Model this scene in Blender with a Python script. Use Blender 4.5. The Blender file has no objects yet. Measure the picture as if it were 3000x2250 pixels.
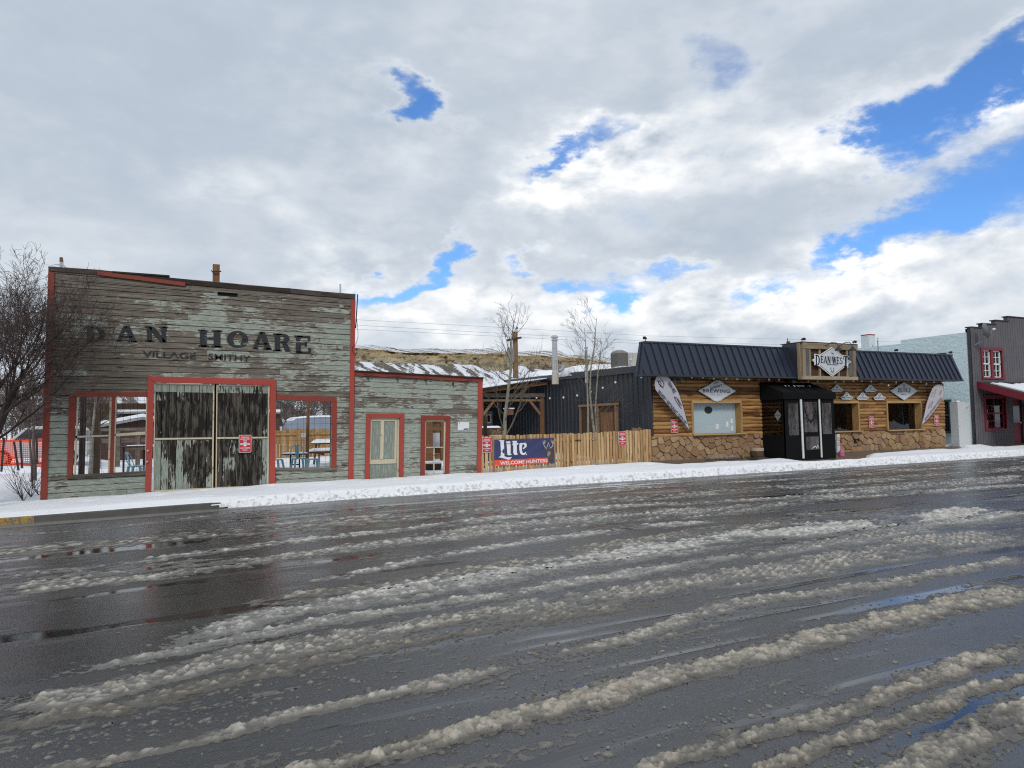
import bpy, math, random
import numpy as np
R = math.radians
rnd = random.Random(7)
S = bpy.context.scene
COL = S.collection

# ------------------------------------------------------------------ camera
F_PX, W_PX, H_PX = 2000.0, 3000, 2250
CAM_H = 1.82
YAW, ROLL, PITCH = R(25.5), 0.016, math.atan(112 / 2000.0)
_f0 = np.array([math.sin(YAW), math.cos(YAW), 0.0]); _r0 = np.array([math.cos(YAW), -math.sin(YAW), 0.0]); _u0 = np.array([0, 0, 1.0])
FW = _f0 * math.cos(PITCH) + _u0 * math.sin(PITCH)
_up = _u0 * math.cos(PITCH) - _f0 * math.sin(PITCH)
RT = _r0 * math.cos(ROLL) - _up * math.sin(ROLL)
UP = _up * math.cos(ROLL) + _r0 * math.sin(ROLL)
CP = np.array([0, 0, CAM_H])
def ray(px, py): return FW + RT * ((px - 1500) / F_PX) - UP * ((py - 1125) / F_PX)
def at_y(px, py, Y):
    d = ray(px, py); return CP + d * (Y / d[1])
def at_x(px, py, X):
    d = ray(px, py); return CP + d * (X / d[0])
def at_z(px, py, Z):
    d = ray(px, py); return CP + d * ((Z - CAM_H) / d[2])
from mathutils import Matrix, Vector
cam = bpy.data.cameras.new('camera'); camo = bpy.data.objects.new('camera', cam); COL.objects.link(camo)
cam.sensor_width = 36; cam.lens = 36 * F_PX / W_PX; cam.clip_start = 0.05; cam.clip_end = 20000
camo.matrix_world = Matrix(((RT[0], UP[0], -FW[0], CP[0]), (RT[1], UP[1], -FW[1], CP[1]), (RT[2], UP[2], -FW[2], CP[2]), (0, 0, 0, 1)))
S.camera = camo
S.view_settings.view_transform = 'Standard'; S.view_settings.look = 'None'
S.view_settings.exposure = 0.18; S.view_settings.gamma = 1.0; S.view_settings.use_curve_mapping = False
S.render.engine = 'CYCLES'
S.cycles.max_bounces = 6; S.cycles.diffuse_bounces = 3; S.cycles.glossy_bounces = 3; S.cycles.transparent_max_bounces = 12
S.cycles.use_denoising = False; S.cycles.filter_width = 1.15; S.cycles.sample_clamp_indirect = 4.0

# ------------------------------------------------------------------ node helpers
class G:
    """small wrapper for building node trees"""
    def __init__(s, nt): s.nt = nt
    def n(s, t, **kw):
        nd = s.nt.nodes.new(t)
        for k, v in kw.items(): setattr(nd, k, v)
        return nd
    def set(s, sock, v):
        if isinstance(v, bpy.types.NodeSocket): s.nt.links.new(v, sock)
        elif v is not None:
            if sock.type == 'RGBA' and len(v) == 3: v = (*v, 1)
            sock.default_value = v
    def math(s, op, a, b=None, c=None, clamp=False):
        nd = s.n('ShaderNodeMath', operation=op, use_clamp=clamp)
        s.set(nd.inputs[0], a)
        if b is not None: s.set(nd.inputs[1], b)
        if c is not None: s.set(nd.inputs[2], c)
        return nd.outputs[0]
    def vmath(s, op, a, b=None, out=0):
        nd = s.n('ShaderNodeVectorMath', operation=op)
        s.set(nd.inputs[0], a)
        if b is not None: s.set(nd.inputs[1] if op != 'SCALE' else nd.inputs['Scale'], b)
        return nd.outputs[out]
    def obj(s): return s.n('ShaderNodeTexCoord').outputs['Object']
    def pos(s): return s.n('ShaderNodeNewGeometry').outputs['Position']
    def scale(s, v, sc): return s.vmath('MULTIPLY', v, sc)
    def noise(s, vec, sc, det=4, rough=.55, dist=0.0):
        nd = s.n('ShaderNodeTexNoise'); s.set(nd.inputs['Vector'], vec)
        nd.inputs['Scale'].default_value = sc; nd.inputs['Detail'].default_value = det
        nd.inputs['Roughness'].default_value = rough; nd.inputs['Distortion'].default_value = dist
        return nd.outputs[0]
    def voro(s, vec, sc, feat='F1', out='Distance', rand=1.0):
        nd = s.n('ShaderNodeTexVoronoi', feature=feat); s.set(nd.inputs['Vector'], vec)
        nd.inputs['Scale'].default_value = sc; nd.inputs['Randomness'].default_value = rand
        return nd.outputs[out]
    def ramp(s, fac, stops, interp='LINEAR'):
        nd = s.n('ShaderNodeValToRGB'); r = nd.color_ramp; r.interpolation = interp
        while len(r.elements) < len(stops): r.elements.new(0.5)
        for e, (p, c) in zip(r.elements, stops):
            e.position = p; e.color = (c, c, c, 1) if isinstance(c, (int, float)) else (*c, 1)
        s.set(nd.inputs[0], fac); return nd.outputs[0]
    def step(s, x, a, b):
        nd = s.n('ShaderNodeMapRange', interpolation_type='SMOOTHSTEP')
        s.set(nd.inputs['Value'], x); s.set(nd.inputs['From Min'], a); s.set(nd.inputs['From Max'], b)
        return nd.outputs[0]
    def mix(s, f, a, b, bt='MIX'):
        nd = s.n('ShaderNodeMix', data_type='RGBA', blend_type=bt)
        s.set(nd.inputs[0], f); s.set(nd.inputs[6], a); s.set(nd.inputs[7], b)
        return nd.outputs[2]
    def attr(s, name): return s.n('ShaderNodeAttribute', attribute_name=name).outputs['Fac']
    def bump(s, h, strength=.5, dist=.01):
        nd = s.n('ShaderNodeBump'); nd.inputs['Strength'].default_value = strength; nd.inputs['Distance'].default_value = dist
        s.set(nd.inputs['Height'], h); return nd.outputs[0]

def material(name):
    m = bpy.data.materials.new(name); m.use_nodes = True
    nt = m.node_tree; g = G(nt); b = nt.nodes['Principled BSDF']
    return m, g, b
def fin(g, b, col=None, rough=None, normal=None, metal=None, spec=None):
    if col is not None: g.set(b.inputs['Base Color'], col)
    if rough is not None: g.set(b.inputs['Roughness'], rough)
    if normal is not None: g.set(b.inputs['Normal'], normal)
    if metal is not None: g.set(b.inputs['Metallic'], metal)
    if spec is not None: g.set(b.inputs['Specular IOR Level'], spec)

# ------------------------------------------------------------------ sky (clouds with blue gaps) and sun
SUN_EL, SUN_AZ = R(40), R(205)          # azimuth from +Y towards +X : behind the camera, a little left
SKY_S = 0.10
w = bpy.data.worlds.new('World'); S.world = w; w.use_nodes = True
g = G(w.node_tree); bg = w.node_tree.nodes['Background']; bg.inputs['Strength'].default_value = SKY_S
sky = g.n('ShaderNodeTexSky', sky_type='NISHITA'); sky.sun_disc = False
sky.sun_elevation = SUN_EL; sky.sun_rotation = SUN_AZ
dr = g.n('ShaderNodeTexCoord').outputs['Generated']
sx = g.n('ShaderNodeSeparateXYZ'); g.set(sx.inputs[0], dr)
az = g.math('ARCTAN2', sx.outputs[0], sx.outputs[1]); el = g.math('ARCSINE', sx.outputs[2])
def azel(px, py):
    d = ray(px, py); d = d / np.linalg.norm(d); return math.atan2(d[0], d[1]), math.asin(d[2])
# domain warp so that the edges of the gaps look torn
flat = g.scale(dr, (1, 1, 2.0))
wn = g.n('ShaderNodeTexNoise'); g.set(wn.inputs['Vector'], flat); wn.inputs['Scale'].default_value = 7; wn.inputs['Detail'].default_value = 9; wn.inputs['Roughness'].default_value = .62
ws = g.n('ShaderNodeSeparateColor'); g.set(ws.inputs[0], wn.outputs['Color'])
azw = g.math('MULTIPLY_ADD', g.math('SUBTRACT', ws.outputs[0], .5), .26, az)
elw = g.math('MULTIPLY_ADD', g.math('SUBTRACT', ws.outputs[1], .5), .17, el)
def blobs(lst):
    acc = None
    for px, py, lx, ly, ang, k in lst:   # centre, half sizes in photo pixels, tilt, strength
        a0, e0 = azel(px, py)
        sxp, syp = F_PX * 1.0 / lx, F_PX * 1.0 / ly
        da = g.math('MULTIPLY', g.math('SUBTRACT', azw, a0), math.cos(e0)); de = g.math('SUBTRACT', elw, e0)
        c, s_ = math.cos(ang), math.sin(ang)
        u = g.math('MULTIPLY_ADD', da, c * sxp, g.math('MULTIPLY', de, s_ * sxp))
        v = g.math('MULTIPLY_ADD', da, -s_ * syp, g.math('MULTIPLY', de, c * syp))
        r2 = g.math('MULTIPLY_ADD', u, u, g.math('MULTIPLY', v, v))
        e = g.math('MULTIPLY', g.math('EXPONENT', g.math('MULTIPLY', r2, -1)), k)
        acc = e if acc is None else g.math('ADD', acc, e)
    return acc
HOLES = [(1205, 285, 95, 50, -.5, 1.25), (1255, 335, 60, 28, -.4, .9), (1120, 850, 95, 36, .55, 1.1), (1240, 775, 95, 30, .5, 1.0), (1320, 730, 60, 24, .5, .8), (1700, 415, 130, 34, .35, .95), (1590, 470, 60, 22, .4, .7),
         (2640, 360, 100, 90, .3, 1.15), (2790, 290, 170, 50, .25, 1.2), (2930, 220, 120, 60, .3, 1.2), (2960, 90, 55, 60, 0, .85), (2140, 190, 90, 90, .3, .62), (2560, 440, 60, 60, .3, .9),
         (2860, 540, 180, 90, .2, 1.3), (2650, 655, 150, 52, .35, 1.2), (2490, 745, 85, 30, .4, .95), (1825, 895, 80, 46, .5, 1.05), (1700, 815, 60, 28, .2, .95),
         (2245, 830, 65, 34, .2, .95), (1960, 785, 100, 22, .1, .85), (1545, 765, 60, 22, 0, .8), (1800, 840, 40, 60, .3, .8), (3200, 480, 150, 140, .2, .9)]
PUFFS = [(1640, 510, 190, 110, .45, .95), (1900, 440, 260, 100, .3, .45), (2350, 480, 280, 120, .2, .42), (2060, 650, 420, 85, 0, -.34), (1000, 900, 260, 70, .2, .40), (1420, 860, 200, 80, .3, .42), (1850, 880, 500, 70, .05, .38), (2450, 850, 400, 60, .1, .34), (2750, 720, 280, 60, .3, .42),
         (2850, 330, 170, 60, .3, .52), (2750, 900, 450, 120, .1, .22), (1500, 960, 900, 110, 0, .22), (720, 560, 140, 80, 0, .30), (980, 760, 150, 90, .2, .34), (1120, 500, 250, 120, .2, .16),
         (250, 300, 800, 420, 0, -.26), (1500, 60, 1000, 180, 0, -.12), (2300, 90, 500, 120, 0, -.10), (1410, 590, 120, 120, 0, -.30), (1250, 420, 260, 60, -.3, -.18), (2000, 250, 500, 70, .1, -.22), (350, 820, 500, 150, 0, .06)]
SKYTINT = (.66, 1.06, 1.58)

holes = blobs(HOLES)
puffs = blobs(PUFFS)
def field(v):
    q = g.math('SUBTRACT', 1.0, g.math('ABSOLUTE', g.math('MULTIPLY_ADD', g.noise(v, 8.5, 8, .55), 2.0, -1.0)))
    return g.math('MULTIPLY_ADD', g.math('MULTIPLY', q, q), .20, g.math('MULTIPLY', g.noise(v, 4.6, 10, .56), .8))
n1 = field(flat)
n2 = field(g.vmath('ADD', flat, (.022, .0, .05)))      # same field, shifted towards the light
relief = g.math('SUBTRACT', n1, n2)
n3 = g.noise(flat, 1.6, 5, .5)
hs = g.math('ADD', holes, g.math('MULTIPLY_ADD', n1, -1.9, .99))
hole = g.math('MULTIPLY', g.step(hs, .06, 1.1), g.math('MULTIPLY_ADD', g.step(hs, .3, 1.5), .25, .75))
hole = g.math('MAXIMUM', hole, g.math('MULTIPLY', g.step(g.math('MULTIPLY_ADD', n1, -.7, g.math('ADD', holes, .35)), .12, 1.25), .42))
rim = g.math('MULTIPLY', g.step(hs, -.2, .22), g.step(hs, .9, .25))
amp = g.math('MAXIMUM', g.math('MULTIPLY_ADD', puffs, 7.0, 1.3), .7)
bright = g.math('ADD', g.math('MULTIPLY_ADD', relief, amp, puffs), g.math('MULTIPLY_ADD', g.math('SUBTRACT', n3, .5), .55, g.math('MULTIPLY', rim, .30)))
cl = g.ramp(g.math('MULTIPLY_ADD', bright, .5, .36), [(0, (.33, .395, .48)), (.3, (.455, .52, .60)), (.58, (.68, .72, .765)), (.85, (.90, .91, .915)), (1, (1.0, .99, .97))])
clouds = g.vmath('SCALE', cl, 1 / SKY_S)
blue = g.mix(1.0, sky.outputs[0], (SKYTINT[0], SKYTINT[1], SKYTINT[2]), 'MULTIPLY')
g.set(bg.inputs['Color'], g.mix(hole, clouds, blue))
sun = bpy.data.lights.new('sun', 'SUN'); suno = bpy.data.objects.new('sun', sun); COL.objects.link(suno)
sun.energy = 1.3; sun.angle = R(14); sun.color = (1, .95, .88)
_sd = Vector((math.sin(SUN_AZ) * math.cos(SUN_EL), math.cos(SUN_AZ) * math.cos(SUN_EL), math.sin(SUN_EL)))
suno.rotation_euler = _sd.to_track_quat('Z', 'Y').to_euler(); suno.location = (0, -5, 30)

# ------------------------------------------------------------------ mesh helpers
ORG = {}
class MB:
    """collects boxes, prisms, tubes; build() links them as ONE mesh object"""
    def __init__(s): s.v = []; s.f = []; s.t = []; s.w = []; s.tone = .5; s.wear = .5
    def add(s, vs, fs, tone=None, wear=None):
        o = len(s.v); s.v += [tuple(map(float, p)) for p in vs]; s.f += [tuple(o + i for i in f) for f in fs]
        s.t += [s.tone if tone is None else tone] * len(fs); s.w += [s.wear if wear is None else wear] * len(fs)
        return s
    def hexa(s, p, **k):  # 8 corners: bottom 4 ccw, top 4
        return s.add(p, [(3, 2, 1, 0), (4, 5, 6, 7), (0, 1, 5, 4), (1, 2, 6, 5), (2, 3, 7, 6), (3, 0, 4, 7)], **k)
    def box(s, x0, x1, y0, y1, z0, z1, **k):
        return s.hexa([(x0, y0, z0), (x1, y0, z0), (x1, y1, z0), (x0, y1, z0), (x0, y0, z1), (x1, y0, z1), (x1, y1, z1), (x0, y1, z1)], **k)
    def quadprism(s, q, y0, y1, **k):  # q: 4 (x,z) ccw seen from -Y ; front y0 back y1
        a, b, c, d = q
        return s.hexa([(a[0], y0, a[1]), (b[0], y0, b[1]), (b[0], y1, b[1]), (a[0], y1, a[1]), (d[0], y0, d[1]), (c[0], y0, c[1]), (c[0], y1, c[1]), (d[0], y1, d[1])], **k)
    def prism(s, poly, y0, y1, fn=None, **k):  # poly of (x,z); fn maps (x,y,z)
        n = len(poly); vs = [(x, y0, z) for x, z in poly] + [(x, y1, z) for x, z in poly]
        if fn: vs = [fn(*p) for p in vs]
        fs = [tuple(range(n)), tuple(range(2 * n - 1, n - 1, -1))] + [(i, n + i, n + (i + 1) % n, (i + 1) % n) for i in range(n)]
        return s.add(vs, fs, **k)
    def bar(s, a, b, w, h=None, up=(0, 0, 1), **k):
        a, b = Vector(a), Vector(b); h = h or w; d = (b - a).normalized(); up = Vector(up)
        if abs(d.dot(up)) > .95: up = Vector((0, 1, 0))
        x = d.cross(up).normalized(); z = x.cross(d).normalized()
        c = [(-1, -1), (1, -1), (1, 1), (-1, 1)]
        vs = [a + x * (i * w / 2) + z * (j * h / 2) for i, j in c] + [b + x * (i * w / 2) + z * (j * h / 2) for i, j in c]
        return s.hexa(vs, **k)
    def tube(s, pts, rad, n=8, cap=True, **k):
        pts = [Vector(p) for p in pts]; m = len(pts)
        if not hasattr(rad, '__len__'): rad = [rad] * m
        vs = []; ref = None
        for i, p in enumerate(pts):
            d = (pts[min(i + 1, m - 1)] - pts[max(i - 1, 0)])
            d = d.normalized() if d.length > 1e-9 else Vector((0, 0, 1))
            if ref is None: ref = Vector((1, 0, 0)) if abs(d.x) < .8 else Vector((0, 1, 0))
            x = d.cross(ref).normalized(); y = x.cross(d).normalized(); ref = -y if False else ref
            vs += [p + (x * math.cos(2 * math.pi * j / n) + y * math.sin(2 * math.pi * j / n)) * rad[i] for j in range(n)]
        fs = [(i * n + j, i * n + (j + 1) % n, (i + 1) * n + (j + 1) % n, (i + 1) * n + j) for i in range(m - 1) for j in range(n)]
        if cap and n > 2: fs += [tuple(range(n - 1, -1, -1)), tuple((m - 1) * n + j for j in range(n))]
        return s.add(vs, fs, **k)
    def lathe(s, prof, c=(0, 0, 0), n=20, **k):  # prof: (r,z)
        m = len(prof); vs = [(c[0] + r * math.cos(2 * math.pi * j / n), c[1] + r * math.sin(2 * math.pi * j / n), c[2] + z) for r, z in prof for j in range(n)]
        fs = [(i * n + j, i * n + (j + 1) % n, (i + 1) * n + (j + 1) % n, (i + 1) * n + j) for i in range(m - 1) for j in range(n)]
        fs += [tuple(range(n - 1, -1, -1)), tuple((m - 1) * n + j for j in range(n))]
        return s.add(vs, fs, **k)
    def build(s, name, m, parent=None, smooth=False, bevel=0):
        me = bpy.data.meshes.new(name)
        o0 = ORG.get(parent.name, (0, 0, 0)) if parent else (0, 0, 0)
        V = np.array(s.v, dtype=np.float32).reshape(-1, 3) - np.array(o0, dtype=np.float32)
        me.from_pydata(V.tolist(), [], s.f)
        for nm, vals in (('tone', s.t), ('wear', s.w)):
            a = me.attributes.new(nm, 'FLOAT', 'FACE'); a.data.foreach_set('value', np.array(vals, dtype=np.float32))
        if smooth: me.polygons.foreach_set('use_smooth', [True] * len(me.polygons))
        me.materials.append(m); me.update()
        o = bpy.data.objects.new(name, me); COL.objects.link(o)
        if parent: o.parent = parent; ORG[o.name] = o0
        if bevel:
            md = o.modifiers.new('bevel', 'BEVEL'); md.width = bevel; md.segments = 1; md.limit_method = 'ANGLE'
        return o
def tag(o, label, cat, group=None, kind=None):
    if label: o['label'] = label
    if cat: o['category'] = cat
    if group: o['group'] = group
    if kind: o['kind'] = kind
    return o
def thing(name, label, cat, loc, group=None):
    o = bpy.data.objects.new(name, None); COL.objects.link(o); o.empty_display_size = .2
    o.location = tuple(map(float, loc)); ORG[o.name] = tuple(map(float, loc))
    return tag(o, label, cat, group)
def single(mb, name, m, label, cat, loc=None, group=None, **k):
    """a thing that is one mesh, its origin moved to loc"""
    if loc is not None:
        s = np.array(mb.v) - np.array(loc, dtype=float); mb.v = [tuple(p) for p in s]
    o = mb.build(name, m, **k)
    if loc is not None: o.location = tuple(map(float, loc))
    return tag(o, label, cat, group)
def setting(o): o['kind'] = 'structure'; return o
def dup(root, loc, rz=0, label=None, scale=None):
    r = root.copy(); COL.objects.link(r); r.location = loc; r.rotation_euler = (0, 0, rz)
    if scale: r.scale = scale
    if label: r['label'] = label
    for ch in root.children:
        c = ch.copy(); COL.objects.link(c); c.parent = r
        for gg in ch.children:
            d = gg.copy(); COL.objects.link(d); d.parent = c
    return r
def grid_object(name, X, Y, Z, m, attrs=None, keep=None, smooth=True):
    """a height field; X,Y,Z are 2-D arrays; keep: boolean mask of faces"""
    ny, nx = X.shape; idx = np.arange(ny * nx).reshape(ny, nx)
    q = np.stack([idx[:-1, :-1], idx[:-1, 1:], idx[1:, 1:], idx[1:, :-1]], -1).reshape(-1, 4)
    if keep is not None: q = q[keep.reshape(-1)]
    used = np.unique(q); re = np.full(ny * nx, -1, dtype=np.int64); re[used] = np.arange(len(used)); q = re[q]
    co = np.stack([X, Y, Z], -1).reshape(-1, 3)[used].astype(np.float32)
    return raw_mesh(name, co, q, m, {k: a.reshape(-1)[used] for k, a in (attrs or {}).items()}, smooth)
def raw_mesh(name, co, q, m, attrs, smooth=True):
    me = bpy.data.meshes.new(name)
    me.vertices.add(len(co)); me.vertices.foreach_set('co', co.reshape(-1))
    me.loops.add(q.size); me.loops.foreach_set('vertex_index', q.reshape(-1).astype(np.int32))
    me.polygons.add(len(q)); me.polygons.foreach_set('loop_start', np.arange(0, q.size, 4, dtype=np.int32))
    for k, a in attrs.items():
        at = me.attributes.new(k, 'FLOAT', 'POINT'); at.data.foreach_set('value', a.astype(np.float32))
    me.update(calc_edges=True)
    me.polygons.foreach_set('use_smooth', np.full(len(q), smooth))
    me.materials.append(m)
    o = bpy.data.objects.new(name, me); COL.objects.link(o); return o

# numpy noise
def _h(ix, iy, s):
    n = (ix.astype(np.int64) * 374761393 + iy.astype(np.int64) * 668265263 + s * 974711) & 0xffffffff
    n = ((n ^ (n >> 13)) * 1274126177) & 0xffffffff
    n = ((n ^ (n >> 15)) * 461845907) & 0xffffffff
    return ((n ^ (n >> 16)) & 0xffff) / 65535.0
def vn(x, y, s=0):
    ix, iy = np.floor(x), np.floor(y); fx, fy = x - ix, y - iy
    fx = fx * fx * (3 - 2 * fx); fy = fy * fy * (3 - 2 * fy)
    a, b, c, d = _h(ix, iy, s), _h(ix + 1, iy, s), _h(ix, iy + 1, s), _h(ix + 1, iy + 1, s)
    return (a * (1 - fx) + b * fx) * (1 - fy) + (c * (1 - fx) + d * fx) * fy
def fbm(x, y, s=0, o=4, r=.5):
    t = 0; a = 1; n = 0
    for i in range(o):
        t = t + a * vn(x * 2 ** i + 17.3 * i, y * 2 ** i - 9.1 * i, s + i); n += a; a *= r
    return t / n
def sst(a, b, x):
    t = np.clip((x - a) / (b - a), 0, 1); return t * t * (3 - 2 * t)
def domes(x, y, cell, dens, s, rmin=.35, rmax=.75):
    """rounded lumps: one per cell, present with probability dens (array); returns height in metres"""
    ix, iy = np.floor(x / cell), np.floor(y / cell); out = np.zeros_like(x)
    for dx in (-1, 0, 1):
        for dy in (-1, 0, 1):
            jx, jy = ix + dx, iy + dy
            cx = (jx + _h(jx, jy, s)) * cell; cy = (jy + _h(jx, jy, s + 1)) * cell
            r = cell * (rmin + (rmax - rmin) * _h(jx, jy, s + 2) ** 1.5)
            ok = _h(jx, jy, s + 3) < dens
            q = 1 - ((x - cx) ** 2 + (y - cy) ** 2) / (r * r)
            out = np.maximum(out, np.where(ok & (q > 0), r * np.sqrt(np.maximum(q, 0)), 0))
    return out
# ------------------------------------------------------------------ places
YF = 19.3                                             # street front of the buildings
KY = 17.2                                             # kerb face
_gx = np.array([-40, -3.3, -1.9, 2.7, 7.8, 13, 20, 33, 80]); _gz = np.array([-.35, -.125, -.10, -.03, 0, 0, .01, .04, .12])
def gz(x): return np.interp(x, _gx, _gz)              # road level
def fz(x): return np.interp(x, [-40, -3.1, 4.2, 8.1, 14.5, 30.6, 80], [-.1, .15, .25, .27, .36, .42, .55])   # ground at the fronts
def P(px, py, Y=YF):
    p = at_y(px, py, Y); return (p[0], p[2])
def PV(px, py, Y=YF, dy=0.0):
    p = at_y(px, py, Y); return (p[0], p[1] + dy, p[2])

# ------------------------------------------------------------------ materials
def peel_mat(name, paint, vertical=False, mildew=0.0, dark=1.0):
    m, g, b = material(name)
    p = g.obj(); t = g.attr('tone'); wr = g.attr('wear')
    off = g.vmath('SCALE', g.n('ShaderNodeCombineXYZ').outputs[0], 0)
    cx = g.n('ShaderNodeCombineXYZ'); g.set(cx.inputs[0], g.math('MULTIPLY', t, 37)); g.set(cx.inputs[2], g.math('MULTIPLY', t, 53))
    q = g.vmath('ADD', p, cx.outputs[0])
    al, ac = (3.4, 26.0) if not vertical else (20.0, 2.6)
    st = g.scale(q, (al, 3, ac))
    flake = g.noise(st, 1.5, 9, .68)
    area = g.noise(g.scale(p, (.7, 1, 1.1) if not vertical else (1.2, 1, .8)), 1.3, 4, .6)
    k = g.math('ADD', g.math('MULTIPLY', flake, .72), g.math('MULTIPLY_ADD', area, .95, -.235))
    k = g.math('ADD', k, g.math('MULTIPLY_ADD', wr, .62, -.33))
    k = g.math('ADD', k, g.math('MULTIPLY_ADD', t, .16, -.08))
    bare = g.step(k, .60, .65)
    grain = g.noise(g.scale(q, (.8, 4, 40) if not vertical else (40, 4, .8)), 2.2, 7, .65)
    D = lambda *c: tuple(dark * x for x in c)
    wood = g.ramp(grain, [(.22, D(.022, .018, .014)), (.40, D(.090, .076, .060)), (.56, D(.195, .174, .144)), (.8, D(.37, .35, .315))])
    brown = g.noise(g.scale(q, (1.1, 1, 7) if not vertical else (7, 1, 1.1)), 1.3, 6, .6)
    wood = g.mix(g.math('MULTIPLY', g.step(brown, .54, .70), .8), wood, (.095, .055, .032))
    blk = g.step(g.noise(g.scale(p, (.9, 1, 5) if not vertical else (6, 1, .9)), 1.7, 7, .7), .60 - mildew, .68 - mildew)  # black mildew on the bare wood
    wood = g.mix(blk, wood, (.016, .014, .012))
    pt = g.mix(g.noise(st, .8, 6, .6), paint, tuple(c * .72 for c in paint))
    pt = g.mix(g.step(flake, .50, .44), pt, tuple(min(1, c * 1.22) for c in paint))
    spk = g.step(g.noise(g.scale(p, (14, 5, 22)), 2.0, 5, .7), .63, .70)
    pt = g.mix(g.math('MULTIPLY', spk, .75), pt, (.06, .05, .04))
    chalk = g.step(k, .575, .60)
    pt = g.mix(g.math('MULTIPLY', chalk, .5), pt, (.44, .46, .41))
    col = g.mix(bare, pt, wood)
    h = g.math('ADD', g.math('MULTIPLY', bare, -.5), g.math('MULTIPLY', grain, .5))
    fin(g, b, col, .85, g.bump(h, .5, .006), spec=.25); return m
def wood_mat(name, stops, axis='x', rough=.8, sc=1.0, spec=.25, knots=0.0, bumpd=.004):
    m, g, b = material(name); p = g.obj(); t = g.attr('tone')
    cx = g.n('ShaderNodeCombineXYZ')
    for i in range(3): g.set(cx.inputs[i], g.math('MULTIPLY', t, 31 + 7 * i))
    q = g.vmath('ADD', p, cx.outputs[0])
    s = {'x': (1, 9, 9), 'z': (9, 9, 1), 'y': (9, 1, 9)}[axis]
    gr = g.noise(g.scale(q, tuple(a * sc for a in s)), 2.0, 8, .62, .3)
    big = g.noise(g.scale(q, tuple(a * .25 * sc for a in s)), 1.6, 3, .5)
    f = g.math('ADD', g.math('MULTIPLY', gr, .7), g.math('MULTIPLY', big, .3))
    f = g.math('ADD', f, g.math('MULTIPLY_ADD', t, .32, -.16))
    c = g.ramp(f, stops)
    if knots:
        kn = g.voro(g.scale(q, tuple(.35 * a ** .5 * sc for a in s)), 3.0)
        c = g.mix(g.math('MULTIPLY', g.step(kn, .20, .06), knots), c, (.045, .02, .008))
    fin(g, b, c, rough, g.bump(gr, .45, bumpd), spec=spec); return m
def paint_mat(name, col, rough=.6, wear=.25, under=(.12, .075, .05), sc=1.0, spec=.3):
    m, g, b = material(name); p = g.obj(); t = g.attr('tone')
    n = g.noise(g.scale(p, (5 * sc, 5 * sc, 3 * sc)), 2.0, 8, .68); d = g.noise(p, .9 * sc, 5, .6)
    c = g.mix(d, tuple(x * .72 for x in col), tuple(min(1, x * 1.12) for x in col))
    k = g.math('ADD', n, g.math('MULTIPLY_ADD', t, .14, -.07))
    c = g.mix(g.step(k, .80 - wear * .8, .86 - wear * .8), c, under)
    fin(g, b, c, rough, g.bump(n, .25, .004), spec=spec); return m
def plain(name, col, rough=.6, metal=0.0, var=.15, sc=8, spec=.4, bump=0.1):
    m, g, b = material(name); n = g.noise(g.obj(), sc, 5, .6)
    c = g.mix(n, tuple(x * (1 - var) for x in col), tuple(min(1, x * (1 + var)) for x in col))
    fin(g, b, c, rough, g.bump(n, bump, .01) if bump else None, metal, spec); return m

MINT = (.295, .325, .278)
M = {}
M['siding'] = peel_mat('peeling_mint_siding', MINT)
M['shop_siding'] = peel_mat('mint_shop_siding', (.305, .34, .292), mildew=-.02)
M['door_boards'] = peel_mat('mildewed_door_boards', (.245, .28, .24), vertical=True, mildew=.15, dark=.5)
M['red'] = paint_mat('red_trim_paint', (.40, .065, .050), .6, .20, (.19, .085, .04))
M['redworn'] = paint_mat('worn_shaded_red_trim', (.27, .050, .035), .7, .27, (.15, .065, .035))  # worn paint; the red is also darkened for trim standing in shade
M['cream'] = paint_mat('cream_trim', (.60, .54, .39), .6, .22, (.25, .19, .12))
M['oldwood'] = wood_mat('grey_old_wood', [(.2, (.03, .025, .02)), (.5, (.13, .105, .085)), (.8, (.28, .25, .215))], 'x')
M['oldwoodz'] = wood_mat('brown_old_timber', [(.2, (.018, .012, .008)), (.5, (.055, .037, .023)), (.8, (.12, .085, .055))], 'z')
M['darkcap'] = wood_mat('black_cap_board', [(.2, (.012, .010, .009)), (.55, (.045, .035, .028)), (.85, (.13, .10, .085))], 'x')
M['rusttimber'] = wood_mat('orange_brown_timber', [(.2, (.06, .03, .015)), (.5, (.20, .10, .05)), (.8, (.34, .19, .10))], 'z')
M['hole'] = plain('dark_gap', (.006, .006, .006), .9, bump=0)  # near-black: the dark inside gaps and recesses is put into the colour
M['picket'] = wood_mat('pine_pickets', [(.15, (.20, .115, .05)), (.45, (.43, .27, .125)), (.75, (.60, .42, .22)), (1, (.68, .50, .29))], 'z', .75, knots=.5)
M['backfence'] = wood_mat('yard_fence_wood', [(.2, (.16, .09, .035)), (.5, (.34, .20, .075)), (.85, (.48, .32, .14))], 'z', .8, knots=.4)
M['log'] = wood_mat('varnished_logs', [(.22, (.06, .026, .010)), (.42, (.215, .098, .032)), (.60, (.38, .20, .072)), (.85, (.55, .35, .155))], 'x', .5, .8, .4, knots=.85)
M['honeyx'] = wood_mat('honey_window_board', [(.2, (.26, .15, .06)), (.6, (.50, .33, .15)), (.9, (.62, .45, .24))], 'x', .6)
M['honeyz'] = wood_mat('honey_window_jamb', [(.2, (.20, .11, .04)), (.6, (.42, .26, .105)), (.9, (.55, .37, .18))], 'z', .6)
M['signboard'] = wood_mat('weathered_sign_frame', [(.2, (.17, .125, .08)), (.5, (.34, .27, .185)), (.85, (.50, .42, .31))], 'x')
M['signboardz'] = wood_mat('weathered_sign_stile', [(.2, (.14, .10, .06)), (.5, (.30, .225, .145)), (.85, (.46, .37, .26))], 'z')
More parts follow.
